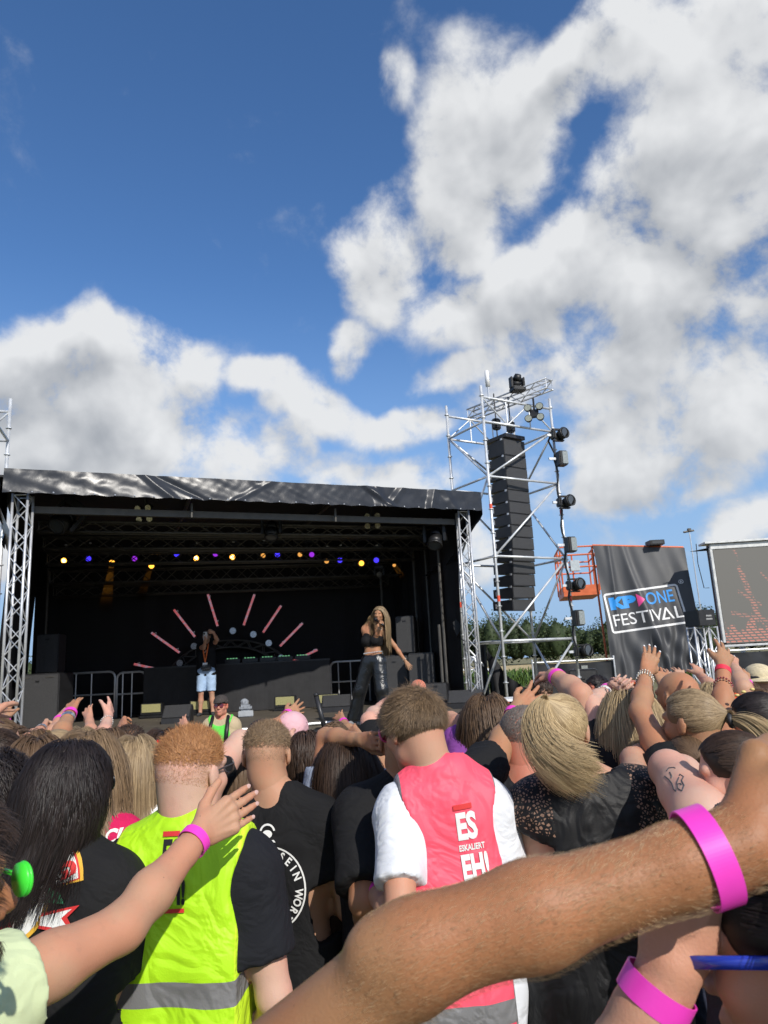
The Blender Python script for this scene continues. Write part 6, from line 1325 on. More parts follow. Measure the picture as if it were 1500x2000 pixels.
old = p.inputs['Base Color'].links[0].from_socket; t.links.new(mixc(t, M(t, 'MULTIPLY', M(t, 'MULTIPLY', holes, zone), .7), old, (.36, .215, .15)), p.inputs['Base Color'])
strap(D12, [(.02-.07, D12['zs']+.04), (.03, D12['zs']-.12), (.10, D12['zs']-.25), (.17, D12['zs']-.37)], .012, 'strap_black', (.02, .02, .02))
# --- the one in front of her with the arm over the head
D13 = person('person hidden behind the blond woman, right arm curved over the head with a pink band', (1108, 1440), 2.9, tone='fair', h=.012, bulk=1.1, arms=(dict(), dict(el=(1133, 1358, False), wr=(1082, 1318, False), hp=(1052, 1318, False), m=1.25, curl=.3, pn=(0, 0, -1))), top=[dict(kind='tee', c=(.02, .02, .022), n='black', sleeve=.5)], hairs=[dict(style='crop', c='brown', L=.03, n=600)])
band(D13, 1)
D14 = person('woman with long streaked blond hair in a black shirt, wrists crossed over her head', (1228, 1408), 2.75, yaw=.1, hyaw=.25, fem=True, tone='pale', bulk=1.12, h=.011, arms=(dict(el=(1156, 1376, False), wr=(1190, 1345, False), hp=(1225, 1334, True), curl=.5), dict(el=(1262, 1400, False), wr=(1225, 1345, False))),
    top=[dict(kind='tee', c=(.012, .012, .013), n='black_flowers', sleeve=.55, loose=.018, fold=.007)], hairs=[dict(style='long', c='blond', L=.60, n=4500, wid=.0024, layer=.035, wave=.03)])
band(D14, 0); band(D14, 0, 'white', .12); beads(D14, 0, .15)
# --- ponytail woman with hoop earring, both arms up
D15 = person('woman with a streaked blond ponytail and big hoop earring, both arms raised', (1348, 1412), 2.35, yaw=.25, hyaw=.45, fem=True, tone='tan', h=.009, arms=(dict(el=(1250, 1390, False), wr=(1262, 1312, False), hp=(1278, 1255, False), pn=(0, 1, 0), curl=.12, l=1.05), dict(el=(1412, 1400, False), wr=(1412, 1300, False), hp=(1420, 1255, False), pn=(0, 1, 0), spread=.4, curl=.1)),
    top=[dict(kind='tee', c=(.012, .012, .013), n='black_side_stripe', sleeve=.25, loose=.014)], hairs=[dict(style='pony', c='dblond', n=5000, wid=.0018, layer=.014, tie=(.02, -.125, .01)), dict(style='tail', c='blond', L=.24, n=1300, wid=.0019, at=(.02, -.13, .01), dir=(.35, -.9, .2), grav=1.3, spread=.035, clump=.4, cap=False)])
for t_ in (.07, .09, .105): beads(D15, 0, t_, .034, (.6, .56, .48))
band(D15, 1, 'red', .05); beads(D15, 1, .16, .036, (.4, .08, .1)); beads(D15, 1, .18, .036, (.3, .2, .15))
q = D15['hl']+D15['R']@(np.array([-.078, .0, -.085])*D15['hs']); mb = MB(); mb.ring(q, .038, .0022, D15['R']@np.array([1, .15, 0]), 28); mb.obj('earring', mat('earring_metal', (.75, .68, .6), .25, .9, 0), D15['o'], True)
tb = D15['hl']+D15['R']@(np.array([.02, -.135, .01])*D15['hs']); mb = MB(); mb.ring(tb, .017, .009, D15['R']@np.array([.3, -1, .1]), 16); mb.obj('hair_tie', blk, D15['o'], True)
# --- bald man
D16 = person('bald man in a maroon shirt, left hand raised', (1322, 1363), 3.1, yaw=.1, hyaw=.35, tone='tan', h=.011, arms=(dict(el=(1300, 1408, False), wr=(1296, 1338, False), hp=(1284, 1300, False), pn=(0, 1, 0), spread=.4, curl=.1), dict()), top=[dict(kind='tee', c=(.09, .015, .025), n='maroon', sleeve=.6)])
# --- dark-haired woman at the right edge with flower pins
D17 = person('dark-haired woman in profile at the right edge with small yellow pins in her hair', (1478, 1415), 2.45, yaw=.35, hyaw=.95, hpitch=-.1, fem=True, tone='tan', h=.010, faceh=.005, arms=(dict(), dict()), top=[dict(kind='tee', c=(.45, .42, .45), n='pale_grey', sleeve=.5)], hairs=[dict(style='pony', c='black', n=4500, wid=.002, layer=.014, tie=(0, -.11, .0)), dict(style='tail', c='black', L=.1, n=700, wid=.0025, at=(0, -.12, 0), dir=(0, -1, 0), spread=.06, cap=False)])
mb = MB()
for x, y, z in ((.03, -.02, .115), (-.03, .02, .115), (.05, .03, .10)): mb.sph(D17['hl']+D17['R']@np.array([x, y, z]), .009, 8, (1, 1, .6))
mb.obj('hair_pin', mat('pin_yellow', (.7, .55, .2), .4, 0, .1), D17['o'], True)
# --- tattooed arm woman
D18 = person('woman with sleek dark hair and a tattooed upper arm held out in front', (1432, 1512), 1.78, yaw=.45, hyaw=.75, hpitch=-.12, fem=True, tone='pale', bulk=1.18, h=.008, faceh=.004, arms=(dict(so=(.0, .02, .115), el=(1306, 1503, False), wr=(1380, 1530, False), m=1.35), dict()),
    top=[dict(kind='tank', c=(.03, .03, .04), n='plaid_dark', loose=.012)], hairs=[dict(style='pony', c='dark', n=6500, wid=.0016, layer=.010, tie=(.02, -.115, -.02)), dict(style='tail', c='dark', L=.2, n=1300, wid=.0018, at=(.02, -.12, -.02), dir=(0, -1, -.3), spread=.05, cap=False)])
# tattoo: dark ink lines lying on the upper arm
I = D18['info'][0]; me_ = D18['o'].data; Vn = np.empty(len(me_.vertices)*3, np.float32); me_.vertices.foreach_get('co', Vn); Vn = Vn.reshape(-1, 3)
bv = BVHTree.FromPolygons([tuple(v) for v in Vn], [tuple(p.vertices) for p in me_.polygons]); cl = W2L(D18, CAM); mb = MB()
for pts in ([(1302, 1506), (1306, 1500), (1316, 1499), (1322, 1502)], [(1298, 1516), (1306, 1522), (1312, 1530), (1316, 1542), (1326, 1548)], [(1326, 1518), (1322, 1528), (1324, 1540), (1332, 1545), (1336, 1534), (1331, 1524), (1335, 1517), (1328, 1512), (1326, 1518)], [(1323, 1532), (1329, 1530), (1333, 1536)], [(1308, 1508), (1312, 1516), (1309, 1524)]):
    L_ = []
    for i in range(len(pts)-1):
        for f in (0, .5):
            p = np.array(pts[i])*(1-f)+np.array(pts[i+1])*f; dr = Vector(W2L(D18, CAM+ray(*p))-cl).normalized(); h_ = bv.ray_cast(Vector(cl), dr)
            if h_[0]: L_.append(np.array(h_[0]-dr*.0008))
    if len(L_) > 1: mb.path(L_, .0016, 5)
if mb.V: mb.obj('tattoo', mat('tattoo_ink', (.07, .075, .08), .6, 0, 0), D18['o'])
# --- the people right beside the camera
hairym = skin('skin_sunbrowned', (.34, .172, .082), .3, 0.06, .5)
D19 = person('black-haired woman at the lower right edge in blue heart-shaped sunglasses', (1560, 1850), .62, yaw=.55, hyaw=.45, hpitch=-.15, fem=True, tone='fair', H=1.62, h=.008, faceh=.0035, hh=.0028, arms=(dict(E=(1080, 2330, .60), Wa=(1308, 1890, .62), ha=(1330, 1765, .63), pn=(.25, 1, 0), curls=[1.1, 1.15, 1.15, 1.1], tc=-.35, m=1.12, hs=1.1), dict()),
    top=[dict(kind='tee', c=(.012, .012, .013), n='black', sleeve=.4)], hairs=[dict(style='pony', c='black', n=4000, wid=.0014, layer=.008, tie=(0, -.1, -.02)), dict(style='long', c='black', L=.5, n=7000, wid=.0012, layer=.02, wave=.04, ymax=.05, cap=False)])
band(D19, 0, 'pink', .045, .021)
bl_ = bpy.data.materials.new('blue_translucent'); bl_.use_nodes = True; p_ = bl_.node_tree.nodes['Principled BSDF']; p_.inputs['Base Color'].default_value = (.03, .06, .55, 1); p_.inputs['Roughness'].default_value = .08; p_.inputs['Transmission Weight'].default_value = .75; p_.inputs['IOR'].default_value = 1.1
H0, R_, s_ = D19['hl'], D19['R'], D19['hs']; Q = lambda x, y, z: H0+R_@(np.array([x, y, z])*s_); mb = MB(); mf = MB()
for x in (-1, 1):
    ht = [(x*.036+.030*1.05*sin(a)**3, .105, .004+.0018*(13*cos(a)-5*cos(2*a)-2*cos(3*a)-cos(4*a))) for a in np.linspace(0, 2*pi, 26)[:-1]]; n = len(ht); V = [Q(a, b-.001, c) for a, b, c in ht]+[Q(a, b+.001, c) for a, b, c in ht]; mb.add(V, [tuple(range(n)), tuple(range(2*n-1, n-1, -1))]+[(i, i+n, (i+1) % n+n, (i+1) % n) for i in range(n)])
    mf.path([Q(*p) for p in ht]+[Q(*ht[0])], .0018, 6); mf.box(Q(x*.078, .045, .012), (.003, .11, .010), R=R_)
g_ = mf.obj('sunglasses', mat('blue_frame', (.03, .06, .5), .2, 0, 0, coat=.5), D19['o'], True); mb.obj('lens', bl_, g_)
# the brown arm across the picture and its owner
D22 = person('tanned bearded man at the left edge, brown arm reaching across everyone', (-196, 1768), .70, yaw=-.12, hyaw=-.50, tone=hairym, bulk=1.0, h=.0065, faceh=.0045, hh=.003, arms=(dict(), dict(so=(0, 0, -.075), E=(815, 1862, .56), Wa=(1456, 1648, .57), ha=(1640, 1550, .58), wm=1.22, muscle=True, pn=(.1, .9, -.2), curl=.3, m=.86, l=1.04, hs=1.12, tc=.7)),
    top=[dict(kind='tee', c=(.75, .76, .79), n='white_tee', sleeve=.36, loose=.016)], hairs=[dict(style='whorl', c='dark', L=.05, n=9000, wid=.0010, layer=.014, lift=.2)])
band(D22, 1, 'pink', .055, .021, .0405)
# light green shirt, arm stretched forward
D23 = person('person in a pale green shirt, bare arm with pink band over the lime vest', (-150, 1700), 1.12, yaw=-.35, fem=True, tone='golden', bulk=1.25, h=.0075, hh=.0032, arms=(dict(), dict(el=(238, 1812, False), wr=(388, 1632, False), hp=(500, 1560, False), pn=(0, 1, 0), curl=.10, spread=.04, m=.98, tc=-.2, hs=1.15)),
    top=[dict(kind='tee', c=(.60, .68, .40), n='pale_green', sleeve=.30, loose=.014, fold=.004)], hairs=[dict(style='long', c='brown', L=.4, n=800, wid=.005)])
band(D23, 1, 'pink', .03, .021)
# ------------------------------------------------------------------ performers and pit
blkT = dict(kind='tee', c=(.012, .012, .013), n='black', sleeve=.55)
def T_(n, c, **k): return dict(kind='tee', c=c, n=n, sleeve=k.pop('sleeve', .55), **k)
DS = person('long-haired blond singer in a black crop top and split black trousers singing into a microphone', (741, 1199), 9.75, yaw=pi-.35, hyaw=-.05, hroll=-.12, hpitch=-.12, fem=True, tone='tan', ground=DZ, h=.011, hh=.005, faceh=.005, bulk=.92, ho=(-.13, 0), feet=((-.16, .02), (.34, -.05)),
    arms=(dict(el=(771, 1262, True), wr=(793, 1293, True), hp=(806, 1309, True), spread=.3, curl=.2), dict(el=(733, 1247, True), wr=(744, 1222, True), hp=(747, 1212, True), curls=[1, 1.1, 1.1, 1.1])),
    top=[dict(kind='crop', c=(.008, .008, .009), n='black_top', loose=.016)], legs=[dict(kind='trousers', c=(.009, .010, .012), n='leather', flare=.11, rough=.3, spec=.7, fold=.006, loose=.012, top_z=.93)],
    hairs=[dict(style='long', c='dblond', L=.60, n=2600, wid=.004, layer=.010, wave=.03, part=.02)])
mb = MB(); wl_ = DS['info'][1]['W']; hd_ = DS['info'][1]['hd']; m0 = DS['hl']+DS['R']@np.array([.0, .125, -.065])
mt = empty('microphone', (DS['Mw']@np.append(m0, 1))[:3], 0, 'black handheld microphone at the mouth of the singer', 'microphone'); pm = (DS['Mw']@np.append(wl_+hd_*.06, 1))[:3]-np.array(mt.location)
mb = MB(); mb.sph((0, 0, 0), .028, 10); mb.obj('grille', rig, mt, True); mb = MB(); mb.tube((0, 0, 0), pm*1.3, .02, .015); mb.obj('handle', rig, mt, True)
for I_ in (0, 1): beads(DS, I_, .08, .036, (.6, .6, .58))
mb = MB(); zb_ = .945; [mb.sph((.125*cos(a)*1.0, .115*sin(a), zb_-.01*cos(a)), .010, 6) for a in np.linspace(0, 2*pi, 34)]; mb.obj('studded_belt', alu, DS['o'])
DP = person('photographer on stage in a black shirt and pale jeans shorts filming with a phone', (403, 1243), 13.9, yaw=pi+.1, tone='fair', ground=DZ, h=.015, hh=.008, faceh=.007, arms=(dict(el=(424, 1250, True), wr=(417, 1235, True), hp=(405, 1234, True), curl=.6), dict(el=(398, 1266, True), wr=(401, 1252, True))),
    top=[dict(kind='tee', c=(.010, .010, .011), n='black')], legs=[dict(kind='shorts', c=(.38, .52, .72), n='pale_denim', loose=.03, fold=.008)], hairs=[dict(style='whorl', c='brown', L=.04, n=1200, wid=.004)])
ph = empty('mobile_phone', at(401, 1242, 13.75), 0, 'white phone held up by the photographer on stage', 'phone'); mb = MB(); mb.box((0, 0, 0), (.075, .012, .15), bev=.008); mb.obj('case', wht, ph); mb = MB(); mb.box((-.018, -.009, .045), (.03, .006, .04), bev=.003); mb.obj('camera_bump', rig, ph)
mb = MB(); s_ = DP['s']; mb.path([(-.05, .09, DP['zs']+.05), (-.035, .15, DP['zs']-.1), (0, .165, DP['zs']-.3)], .012); mb.path([(.05, .09, DP['zs']+.05), (.035, .15, DP['zs']-.1), (0, .165, DP['zs']-.3)], .012); mb.obj('lanyard', mat('lanyard_orange', (.75, .16, .03), .6, 0, 0), DP['o']); mb = MB(); mb.box((0, .17, DP['zs']-.37), (.09, .01, .13)); mb.obj('badge', wht, DP['o']); mb = MB(); mb.box((-.02, .16, .98*s_), (.2, .09, .12), bev=.03); mb.obj('belt_bag', rig, DP['o'])
DC = person('steward in a dark cap, sunglasses and lime green vest standing in front of the stage', (431, 1379), 7.9, yaw=pi, tone='burnt', h=.013, faceh=.006, hpitch=.05, bulk=1.1, arms=(dict(), dict()), top=[dict(kind='tee', c=(.48, .38, .24), n='beige', loose=.016), dict(kind='vest', c=(.12, .62, .08), n='green_vest', loose=.028, neck=.14, post=cutw(.13))], hairs=[dict(style='crop', c='grey', L=.012, n=1500, wid=.004)])
cap_(DC, (.06, .05, .045), 'cap_olive'); glasses(DC, (.25, .02, .03), (.12, .01, .02), 'red')
mb = MB()
for x in (-1, 1): mb.path([(x*.06, -.1, DC['zs']+.09), (x*.085, .03, DC['zs']+.085), (x*.095, .13, DC['zs']-.03), (x*.085, .17, DC['zs']-.2)], .022)
mb.obj('headphone_strap', rig, DC['o'], True); mb = MB(); mb.sph((.0, .2, DC['zs']-.17), .04, 10); mb.tube((0, .2, DC['zs']-.17), (0, .2, DC['zs']-.3), .015); mb.obj('radio', rig, DC['o'])
DBld = person('bald pink-headed man in the pit below the right speakers', (815, 1347), 7.6, yaw=.4, hyaw=.5, tone='burnt', h=.016, arms=(dict(), dict()), top=[dict(blkT)])
# ------------------------------------------------------------------ further back in the crowd
E_ = []
def pp(*a, **k): k.setdefault('h', .013); k.setdefault('group', None); p = person(*a, **k); E_.append(p); return p
up = lambda el, wr, hp, **k: dict(el=(*el, k.pop('ne', False)), wr=(*wr, k.pop('nw', False)), hp=(*hp, False), **k)
A1 = pp('woman with a blond bun behind the dark-haired woman, arm with watch and pink band up', (112, 1478), 2.9, fem=True, tone='tan', arms=(dict(), up((112, 1448), (137, 1392), (150, 1358), spread=.35, curl=.1, m=1.1)), top=[T_('black', (.012, .012, .013))], hairs=[dict(style='pony', c='dblond', n=1800, wid=.003, tie=(0, -.08, .09))]); band(A1, 1, 'pink', .02); band(A1, 1, 'silver', .09)
A2 = pp('person in a white blouse with a pink band, left of the long brown-haired woman', (60, 1475), 3.1, fem=True, tone='fair', arms=(dict(), up((95, 1448), (118, 1402), (128, 1382), curl=.2, spread=.4)), top=[T_('white_blouse', (.72, .71, .70), sleeve=.95)], hairs=[dict(style='long', c='brown', L=.4, n=1500, wid=.004)]); band(A2, 1)
A3 = pp('woman in a white top and red-framed glasses at the far left', (-2, 1458), 2.9, fem=True, hyaw=-.8, yaw=-.3, tone='fair', arms=(dict(), up((52, 1450), (82, 1425), (92, 1408), curls=[.1, 1.2, 1.2, 1.2])), top=[T_('white_shirt', (.78, .78, .78), sleeve=.6, loose=.03, fold=.01)], hairs=[dict(style='pony', c='brown', n=1500, wid=.004)]); glasses(A3, (.5, .04, .03), (.3, .03, .02), 'redframe'); band(A3, 1, 'silver', .04)
A4 = pp('short dark-haired person at the left edge seen from behind', (-14, 1500), 2.2, tone='fair', arms=(up((-40, 1480), (-20, 1400), (12, 1390)), dict()), top=[T_('charcoal', (.03, .03, .035))], hairs=[dict(style='whorl', c='dark', L=.05, n=3000, wid=.002)])
A5 = pp('curly black-haired person at the left edge behind the bearded man', (-22, 1585), 1.75, fem=True, tone='brown', h=.010, arms=(dict(), dict()), top=[T_('dark_green', (.02, .03, .025))], hairs=[dict(style='long', c='black', L=.24, n=4500, wid=.002, layer=.06, wave=.45, clump=.5)])
A6 = pp('brown-haired woman half hidden behind the near-black hair on the left', (70, 1512), 2.15, fem=True, tone='fair', hyaw=.4, arms=(dict(), dict()), top=[T_('grey_top', (.2, .2, .22))], hairs=[dict(style='long', c='brown', L=.35, n=3000, wid=.0025)])
A7 = pp('person behind the two long-haired women holding one open hand straight up', (212, 1470), 3.2, fem=True, tone='pale', arms=(dict(), up((198, 1448), (212, 1398), (218, 1362), pn=(-1, .2, 0), curl=.1, spread=.05)), top=[T_('black', (.012, .012, .013))], hairs=[dict(style='long', c='brown', L=.4, n=1500, wid=.004)]); beads(A7, 1, .10)
A8 = pp('person holding a dark drink up between two raised arms on the left', (252, 1462), 3.5, tone='tan', arms=(dict(), up((240, 1450), (241, 1418), (238, 1402), curls=[.9, .9, .9, .9])), top=[T_('grey_top', (.2, .2, .22))], hairs=[dict(style='crop', c='dark', L=.03, n=1500, wid=.003)])
A9 = pp('woman in a red headscarf, pale arm stretched level behind the ginger head', (318, 1484), 2.65, tone='pale', fem=True, bulk=1.1, h=.011, arms=(dict(), dict(so=(0, 0, .07), el=(470, 1450, False), wr=(558, 1449, False), hp=(602, 1452, False), pn=(0, 1, 0), spread=.2, curl=.12, m=1.3, l=1.05)), top=[T_('black', (.012, .012, .013))], hairs=[dict(style='long', c='dark', L=.3, n=1800, wid=.003)])
mb = MB(); q_ = A9['hl']; mb.ring(q_+[0, -.01, .05], .086, .010, A9['R']@np.array([0, .25, 1]), 24); mb.obj('headscarf', cloth('headscarf_red', (.55, .02, .02)), A9['o'], True)
A11 = pp('brown-haired woman between the ginger man and the crew-cut man', (466, 1512), 3.0, fem=True, tone='tan', h=.012, arms=(dict(), dict()), top=[T_('black', (.012, .012, .013))], hairs=[dict(style='long', c='brown', L=.40, n=2200, wid=.003)])
A12 = pp('dark-skinned person in a pale pink cap, hand with a ring held out', (572, 1438), 3.6, tone='brown', arms=(dict(), dict(el=(640, 1520, False), wr=(575, 1452, False), hp=(615, 1440, False), pn=(0, 1, 0), curl=.1)), top=[T_('black_big_letters', (.012, .012, .013))], hairs=[dict(style='crop', c='black', L=.02, n=900, wid=.004)]); cap_(A12, (.72, .42, .45), 'cap_pink', True)
A13 = pp('person behind the crew-cut man with a pink-banded arm waving above him', (512, 1450), 3.3, fem=True, tone='tan', arms=(dict(), up((522, 1432), (560, 1398), (600, 1372), spread=.25, curl=.08, m=1.05)), top=[T_('black', (.012, .012, .013))], hairs=[dict(style='pony', c='dark', n=900, wid=.004)]); band(A13, 1, 'pink', -.02)
lt_ = [(tf2(glyphs('K', .16, .9, .004), -.16, 0), 1), (tf2(glyphs('A', .16, .9, .004), -.03, 0), 1), (tf2(glyphs('A', .16, .9, .004), .10, 0), 1)]
A14 = pp('person in a black shirt with big white letters, tanned shoulder to the right', (600, 1482), 2.95, fem=True, tone='tan', h=.011, arms=(dict(eo=(-.3, .2, -1)), dict(el=(648, 1480, False), wr=(640, 1440, False))), top=[dict(kind='tee', c=(.012, .012, .013), n='black_letters', sleeve=.15, mats=[cloth('black_letters', (.012, .012, .013)), BWt], items=[(onback(lt_, .02, zat(592, 1565, 2.9)), lambda x, z: (x, -1.5, z), (0, 1, 0), .002, .04)])], hairs=[dict(style='long', c='dark', L=.12, n=1500, wid=.003)])
A15 = pp('blond person with dark sunglasses glimpsed right of the pink vest man', (872, 1448), 4.0, fem=True, hyaw=.5, tone='fair', arms=(dict(), dict()), top=[T_('black', (.012, .012, .013))], hairs=[dict(style='long', c='dblond', L=.3, n=1200, wid=.004)]); glasses(A15)
# right-hand background
A16 = pp('dark-haired man in a pink shirt standing back by the fence', (1166, 1345), 6.2, hyaw=1.2, yaw=.6, tone='burnt', h=.015, arms=(dict(), dict()), top=[T_('pale_pink', (.62, .42, .5))], hairs=[dict(style='whorl', c='black', L=.05, n=1200, wid=.005)])
A17 = pp('person behind the bald man holding both hands up before the banner', (1352, 1372), 4.3, tone='fair', arms=(up((1345, 1358), (1332, 1325), (1320, 1300), spread=.4, curl=.1), up((1392, 1345), (1368, 1318), (1356, 1294), curl=.1, spread=.1)), top=[T_('grey_top', (.2, .2, .22))], hairs=[dict(style='crop', c='brown', L=.03, n=900, wid=.004)]); band(A17, 0)
A18 = pp('blond long-haired woman between the raised arms on the right', (1400, 1378), 3.4, fem=True, tone='fair', arms=(dict(), dict()), top=[T_('pale_grey', (.45, .42, .45))], hairs=[dict(style='long', c='blond', L=.45, n=2200, wid=.003)])
A19 = pp('person in a white shirt at the right with a long bare arm leaning left', (1490, 1395), 3.3, tone='fair', arms=(dict(el=(1452, 1345, False), wr=(1432, 1300, False), hp=(1425, 1270, False)), dict()), top=[T_('white_shirt', (.78, .78, .78), sleeve=.5)], hairs=[dict(style='whorl', c='brown', L=.05, n=1500, wid=.003)])
A20 = pp('person in a cream straw hat at the right edge', (1484, 1342), 4.6, tone='fair', arms=(dict(), dict()), top=[T_('navy', (.02, .03, .07))], hairs=[dict(style='crop', c='brown', L=.02, n=900, wid=.004)])
q_ = A20['hl']; v_, f_ = sdf_mesh([('e', q_+[0, -.01, .075], np.array([.088, .105, .075]), .01), ('e', q_+[0, -.01, .045], np.array([.155, .17, .012]), .02)], .008, .0, [('e', q_+[0, 0, -.02], np.array([.13, .13, .06]), .0)]); new_obj('straw_hat', v_, f_, mat('straw', (.62, .52, .33), .8, 0, .15, 60), A20['o'], True); mb = MB(); mb.ring(q_+[0, -.01, .065], .094, .010, (0, 0, 1)); mb.obj('hat_band', blk, A20['o'])
A21 = pp('woman in pink sunglasses under the straw hat', (1452, 1368), 4.2, hyaw=1.3, fem=True, tone='burnt', arms=(dict(), dict()), top=[T_('dark_green', (.02, .03, .025))], hairs=[dict(style='long', c='brown', L=.3, n=1200, wid=.004)]); glasses(A21, (.8, .05, .4), (.3, .02, .15), 'magenta')
# red hand fan held by someone behind the ponytail
fn = empty('hand_fan', at(1432, 1418, 2.95), 0, 'orange-red folding hand fan opened beside the dark-haired woman', 'hand fan'); mb = MB(); V_ = [(0, 0, 0)]; n_ = 18
for i in range(n_+1): a = radians(60+90*i/n_); V_.append((.13*cos(a), .006*(i % 2), .13*sin(a)))
mb.add(V_, [(0, i+1, i+2) for i in range(n_)]); mb.obj('leaf', cloth('fan_orange', (.75, .13, .05), .6), fn); mb = MB()
for i in range(0, n_+1, 2): a = radians(60+90*i/n_); mb.tube((0, -.004, 0), (.132*cos(a), -.004, .132*sin(a)), .0012, n=4)
mb.obj('stick', blk, fn)
A22 = pp('woman with wavy brown hair holding the orange fan', (1440, 1432), 3.05, fem=True, tone='tan', arms=(dict(), dict()), top=[T_('maroon', (.09, .015, .025))], hairs=[dict(style='long', c='brown', L=.3, n=1800, wid=.003)])
A23 = pp('dark-haired person between the bald man and the raised bracelet arm', (1262, 1438), 3.6, tone='fair', arms=(dict(), dict()), top=[T_('black', (.012, .012, .013))], hairs=[dict(style='whorl', c='dark', L=.04, n=1500, wid=.003)])
A24 = pp('plaid-shirted person behind the tattooed upper arm', (1345, 1500), 2.3, fem=True, tone='fair', arms=(dict(), dict()), top=[T_('plaid_blue', (.03, .035, .06))], hairs=[dict(style='pony', c='brown', n=2500, wid=.0025)])
A25 = pp('person far back right of the tower foot in dark clothes', (1060, 1352), 6.0, tone='fair', h=.016, arms=(dict(), dict()), top=[T_('black', (.012, .012, .013))], hairs=[dict(style='whorl', c='dark', L=.04, n=700, wid=.005)])
for lb_, hd_, dd_, sx_, el_, wr_, hp_, pk_ in (('person behind the bald man with a thin arm up before the lattice stand', (1312, 1402), 3.9, 1, (1318, 1372), (1312, 1332), (1306, 1302), 0), ('person at the right waving a hand below the screen', (1432, 1405), 3.8, 1, (1470, 1372), (1458, 1330), (1448, 1298), 1),
    ('person between the brown and blond long hair waving one hand', (158, 1462), 3.7, 1, (178, 1440), (174, 1402), (168, 1374), 0), ('person at the far left with a raised open hand before the lattice leg', (28, 1462), 3.6, -1, (6, 1440), (10, 1405), (14, 1378), 1), ('person behind the ginger man with one hand raised', (352, 1470), 3.9, 1, (384, 1450), (362, 1418), (350, 1396), 0), ('person with a pink-banded hand raised below the singer', (655, 1450), 3.9, 1, (688, 1436), (668, 1408), (655, 1388), 1)):
    ar_ = [dict(), dict()]; ar_[(sx_+1)//2] = up(el_, wr_, hp_, spread=.3, curl=.12); p_ = pp(lb_, hd_, dd_, fem=pk_ == 0, tone=('fair', 'tan')[pk_], h=.014, arms=tuple(ar_), top=[T_('charcoal', (.03, .03, .035))], hairs=[dict(style='whorl' if pk_ else 'long', c='brown' if pk_ else 'dblond', L=.05 if pk_ else .3, n=1200, wid=.004)])
    if pk_: band(p_, (sx_+1)//2)
fill = [(330, 1462, 4.4, 'brown', 'black', 'dark-shirted'), (560, 1470, 4.3, 'dark', 'grey_top', 'grey-shirted'), (655, 1462, 4.6, 'brown', 'navy', 'navy-shirted'), (905, 1425, 4.7, 'dark', 'black', 'dark-shirted'), (1005, 1412, 4.4, 'dblond', 'charcoal', 'charcoal-shirted'), (1165, 1405, 4.1, 'brown', 'black', 'black-shirted'), (15, 1478, 4.2, 'dark', 'black', 'black-shirted'), (1290, 1400, 4.5, 'dark', 'navy', 'navy-shirted')]
WH = ['between the blond hair and the ginger man', 'behind the pink cap', 'behind the dark-haired woman in the centre', 'between the pink vest man and the purple shirt', 'behind the purple shirt', 'between the two blond women', 'at the far left', 'behind the bald man']
for (x, y, d_, hc, tn, ad), wh in zip(fill, WH): pp(ad+' spectator glimpsed '+wh, (x, y), d_, tone='fair', h=.016, arms=(dict(), dict()), top=[T_(tn, {'black': (.012, .012, .013), 'grey_top': (.2, .2, .22), 'navy': (.02, .03, .07), 'charcoal': (.03, .03, .035)}[tn])], hairs=[dict(style='whorl', c=hc, L=.05, n=900, wid=.005)])
# beer cup held by the man in the pink vest
I = D2['info'][0]; cp = (D2['Mw']@np.append(I['W']+I['hd']*.085+I['pn']*.03, 1))[:3]; cu = empty('beer_cup', at(727, 1680, cp[1]), 0, 'clear plastic beer cup with foam held by the pink vest man', 'cup')
def lathe(prof, n=20): V = [(r*cos(2*pi*i/n), r*sin(2*pi*i/n), z) for r, z in prof for i in range(n)]; return V, [(j*n+i, j*n+(i+1) % n, (j+1)*n+(i+1) % n, (j+1)*n+i) for j in range(len(prof)-1) for i in range(n)]
cl_ = mat('clear_plastic', (.9, .92, .93), .05, 0, 0, trans=.95); mb = MB(); mb.add(*lathe([(.001, -.07), (.030, -.07), (.041, .068), (.043, .07), (.040, .07), (.0395, .066), (.029, -.067), (.001, -.067)])); mb.obj('cup', cl_, cu, True)
mb = MB(); mb.add(*lathe([(.001, -.066), (.0285, -.066), (.036, .03), (.001, .031)])); mb.obj('beer', mat('beer', (.42, .17, .02), .15, 0, .1), cu, True); mb = MB(); mb.add(*lathe([(.001, .0312), (.0362, .0312), (.038, .052), (.03, .056), (.001, .055)])); mb.obj('foam', mat('foam', (.8, .76, .66), .8, 0, .1, 60), cu, True)
# green sunglasses of the bearded man, beard
H0, R_, s_ = D22['hl'], D22['R'], D22['hs']; Q = lambda x, y, z: H0+R_@(np.array([x, y, z])*s_); gm_ = mat('neon_green', (.06, .75, .05), .35, 0, .03)
mb = MB()
for x in (-1, 1): mb.tube(Q(x*.034, .099, .002), Q(x*.034, .104, .002), .017*s_, .0165*s_, n=22); mb.ring(Q(x*.034, .104, .002), .0158*s_, .002*s_, R_@np.array([0, 1, 0]), 24)
mb.tube(Q(-.01, .106, .004), Q(.01, .106, .004), .003); mb.obj('sunglasses', gm_, D22['o'], True)
r = np.random.default_rng(5); U = r.normal(size=(26000, 3)); U /= np.linalg.norm(U, axis=1)[:, None]; U = U[(U[:, 2] < -.25) & (U[:, 1] > -.15) & (U[:, 2] > -.98)]
me_ = D22['o'].data; Vn = np.empty(len(me_.vertices)*3, np.float32); me_.vertices.foreach_get('co', Vn); Vn = Vn.reshape(-1, 3)
bvb = BVHTree.FromPolygons([tuple(v) for v in Vn], [tuple(p.vertices) for p in me_.polygons]); c0_ = Vector(Q(0, .02, -.03)); Pb = []
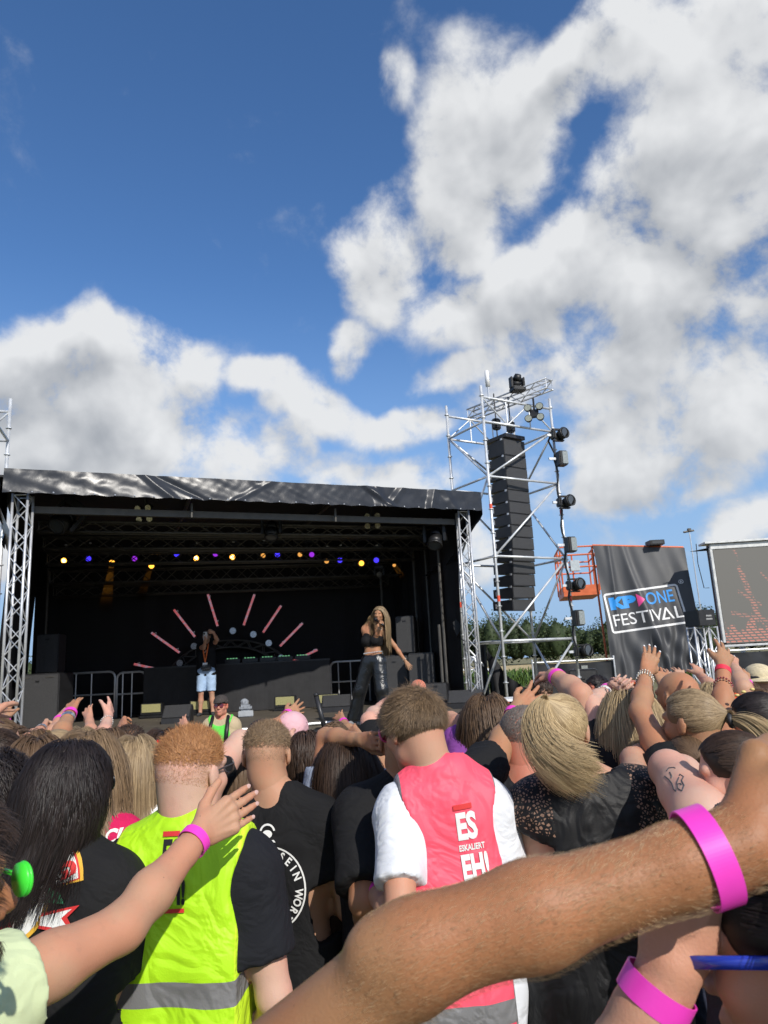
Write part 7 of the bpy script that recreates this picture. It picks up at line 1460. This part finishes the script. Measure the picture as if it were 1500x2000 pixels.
for u in U[:9000]:
    w = Vector(R_@u); h_ = bvb.ray_cast(c0_+w*.3, -w, .3)
    if h_[0]: p0 = np.array(h_[0]); nn = np.array(w); dr = nrm(nn*.5+R_@np.array([u[0]*.3, .2, -.8])+r.normal(0, .25, 3)); Pb.append([p0-nn*.001, p0+dr*.006, p0+nrm(dr+np.array([0, 0, -.5]))*.013])
V_, F_, A_ = strands_mesh(np.array(Pb), .0009*np.ones(len(Pb)), np.array(c0_), r.random(len(Pb))); new_obj('beard', V_, F_, hm('dark'), D22['o'], True, attr=A_)
# fine hairs on the brown forearm
I = D22['info'][1]; E0, W0 = I['E'], I['W']; ax_ = nrm(W0-E0); e1 = nrm(np.cross(ax_, [0, 0, 1])); e2 = np.cross(ax_, e1); n_ = 13000; Pb = []
for t_, a_, q1, q2, q3 in zip(r.uniform(-.25, 1.0, n_), r.uniform(0, 2*pi, n_), r.normal(0, .25, n_), r.normal(0, .35, n_), r.uniform(.6, 1.2, n_)):
    rad_ = e1*cos(a_)+e2*sin(a_); o_ = E0+(W0-E0)*t_+rad_*.12; h_ = bvb.ray_cast(Vector(o_), Vector(-rad_), .12)
    if not h_[0]: continue
    p0 = np.array(h_[0]); nn = np.array(h_[1]); tn = np.cross(nn, ax_); d1_ = nrm(ax_*.55+nn*.45+tn*(.5+q1)*np.sign(cos(a_))+np.array([0, 0, -.3])+q2*.2*tn); L_ = .008*q3; Pb.append([p0-nn*.0005, p0+d1_*L_*.5, p0+nrm(d1_+ax_*.5-nn*.25)*L_])
V_, F_, A_ = strands_mesh(np.array(Pb), .00017*np.ones(len(Pb)), (E0+W0)/2, r.random(len(Pb)), .2); new_obj('arm_hair', V_, F_, leafmat('arm_hair', (.20, .11, .055), (.72, .52, .30), .45), D22['o'], True, attr=A_)
# litter
for i, (x, y, c_) in enumerate(((1000, 1925, (.7, .7, .7)), (1005, 1880, (.05, .25, .4)), (1015, 1975, (.1, .35, .5)))):
    p_ = atz(x, y, .01); mb = MB(); V_, F_ = grid_sheet((-.05, -.04, .005), (.05, -.03, .005), (-.04, .04, .01), (.05, .05, .005), 8, 8, lambda u, v: np.array([0, 0, .02*abs(sin(u*9+v*7+i))])); mb.add(V_, F_)
    tag(mb.obj('litter', mat('litter_%d' % i, c_, .6), None, True, loc=p_), ('crumpled white paper scrap', 'crumpled dark blue wrapper', 'thin pale blue wrapper')[i]+' on the dry grass', 'litter')
nails(D23, 1, (.62, .40, .34)); nails(D15, 0, (.85, .82, .8)); nails(D15, 1, (.85, .82, .8)); nails(D19, 0, (.6, .42, .38)); nails(D22, 1, (.5, .3, .2))
if __import__('os').environ.get('SCSTAT'):
    [print('  ', *s) for s in STAT]
    for nm_, D_ in (('big', D22), ('green', D23), ('hand', D19), ('p18', D18), ('pink', D2)):
        for I in D_['info']:
            for k_ in 'SEW':
                w = (D_['Mw']@np.append(I[k_], 1))[:3]-CAM; q = w@fw; print(nm_, I['side'], k_, round(750+FP*(w@RT)/q), round(1000-FP*(w@UP)/q), round(q, 2))
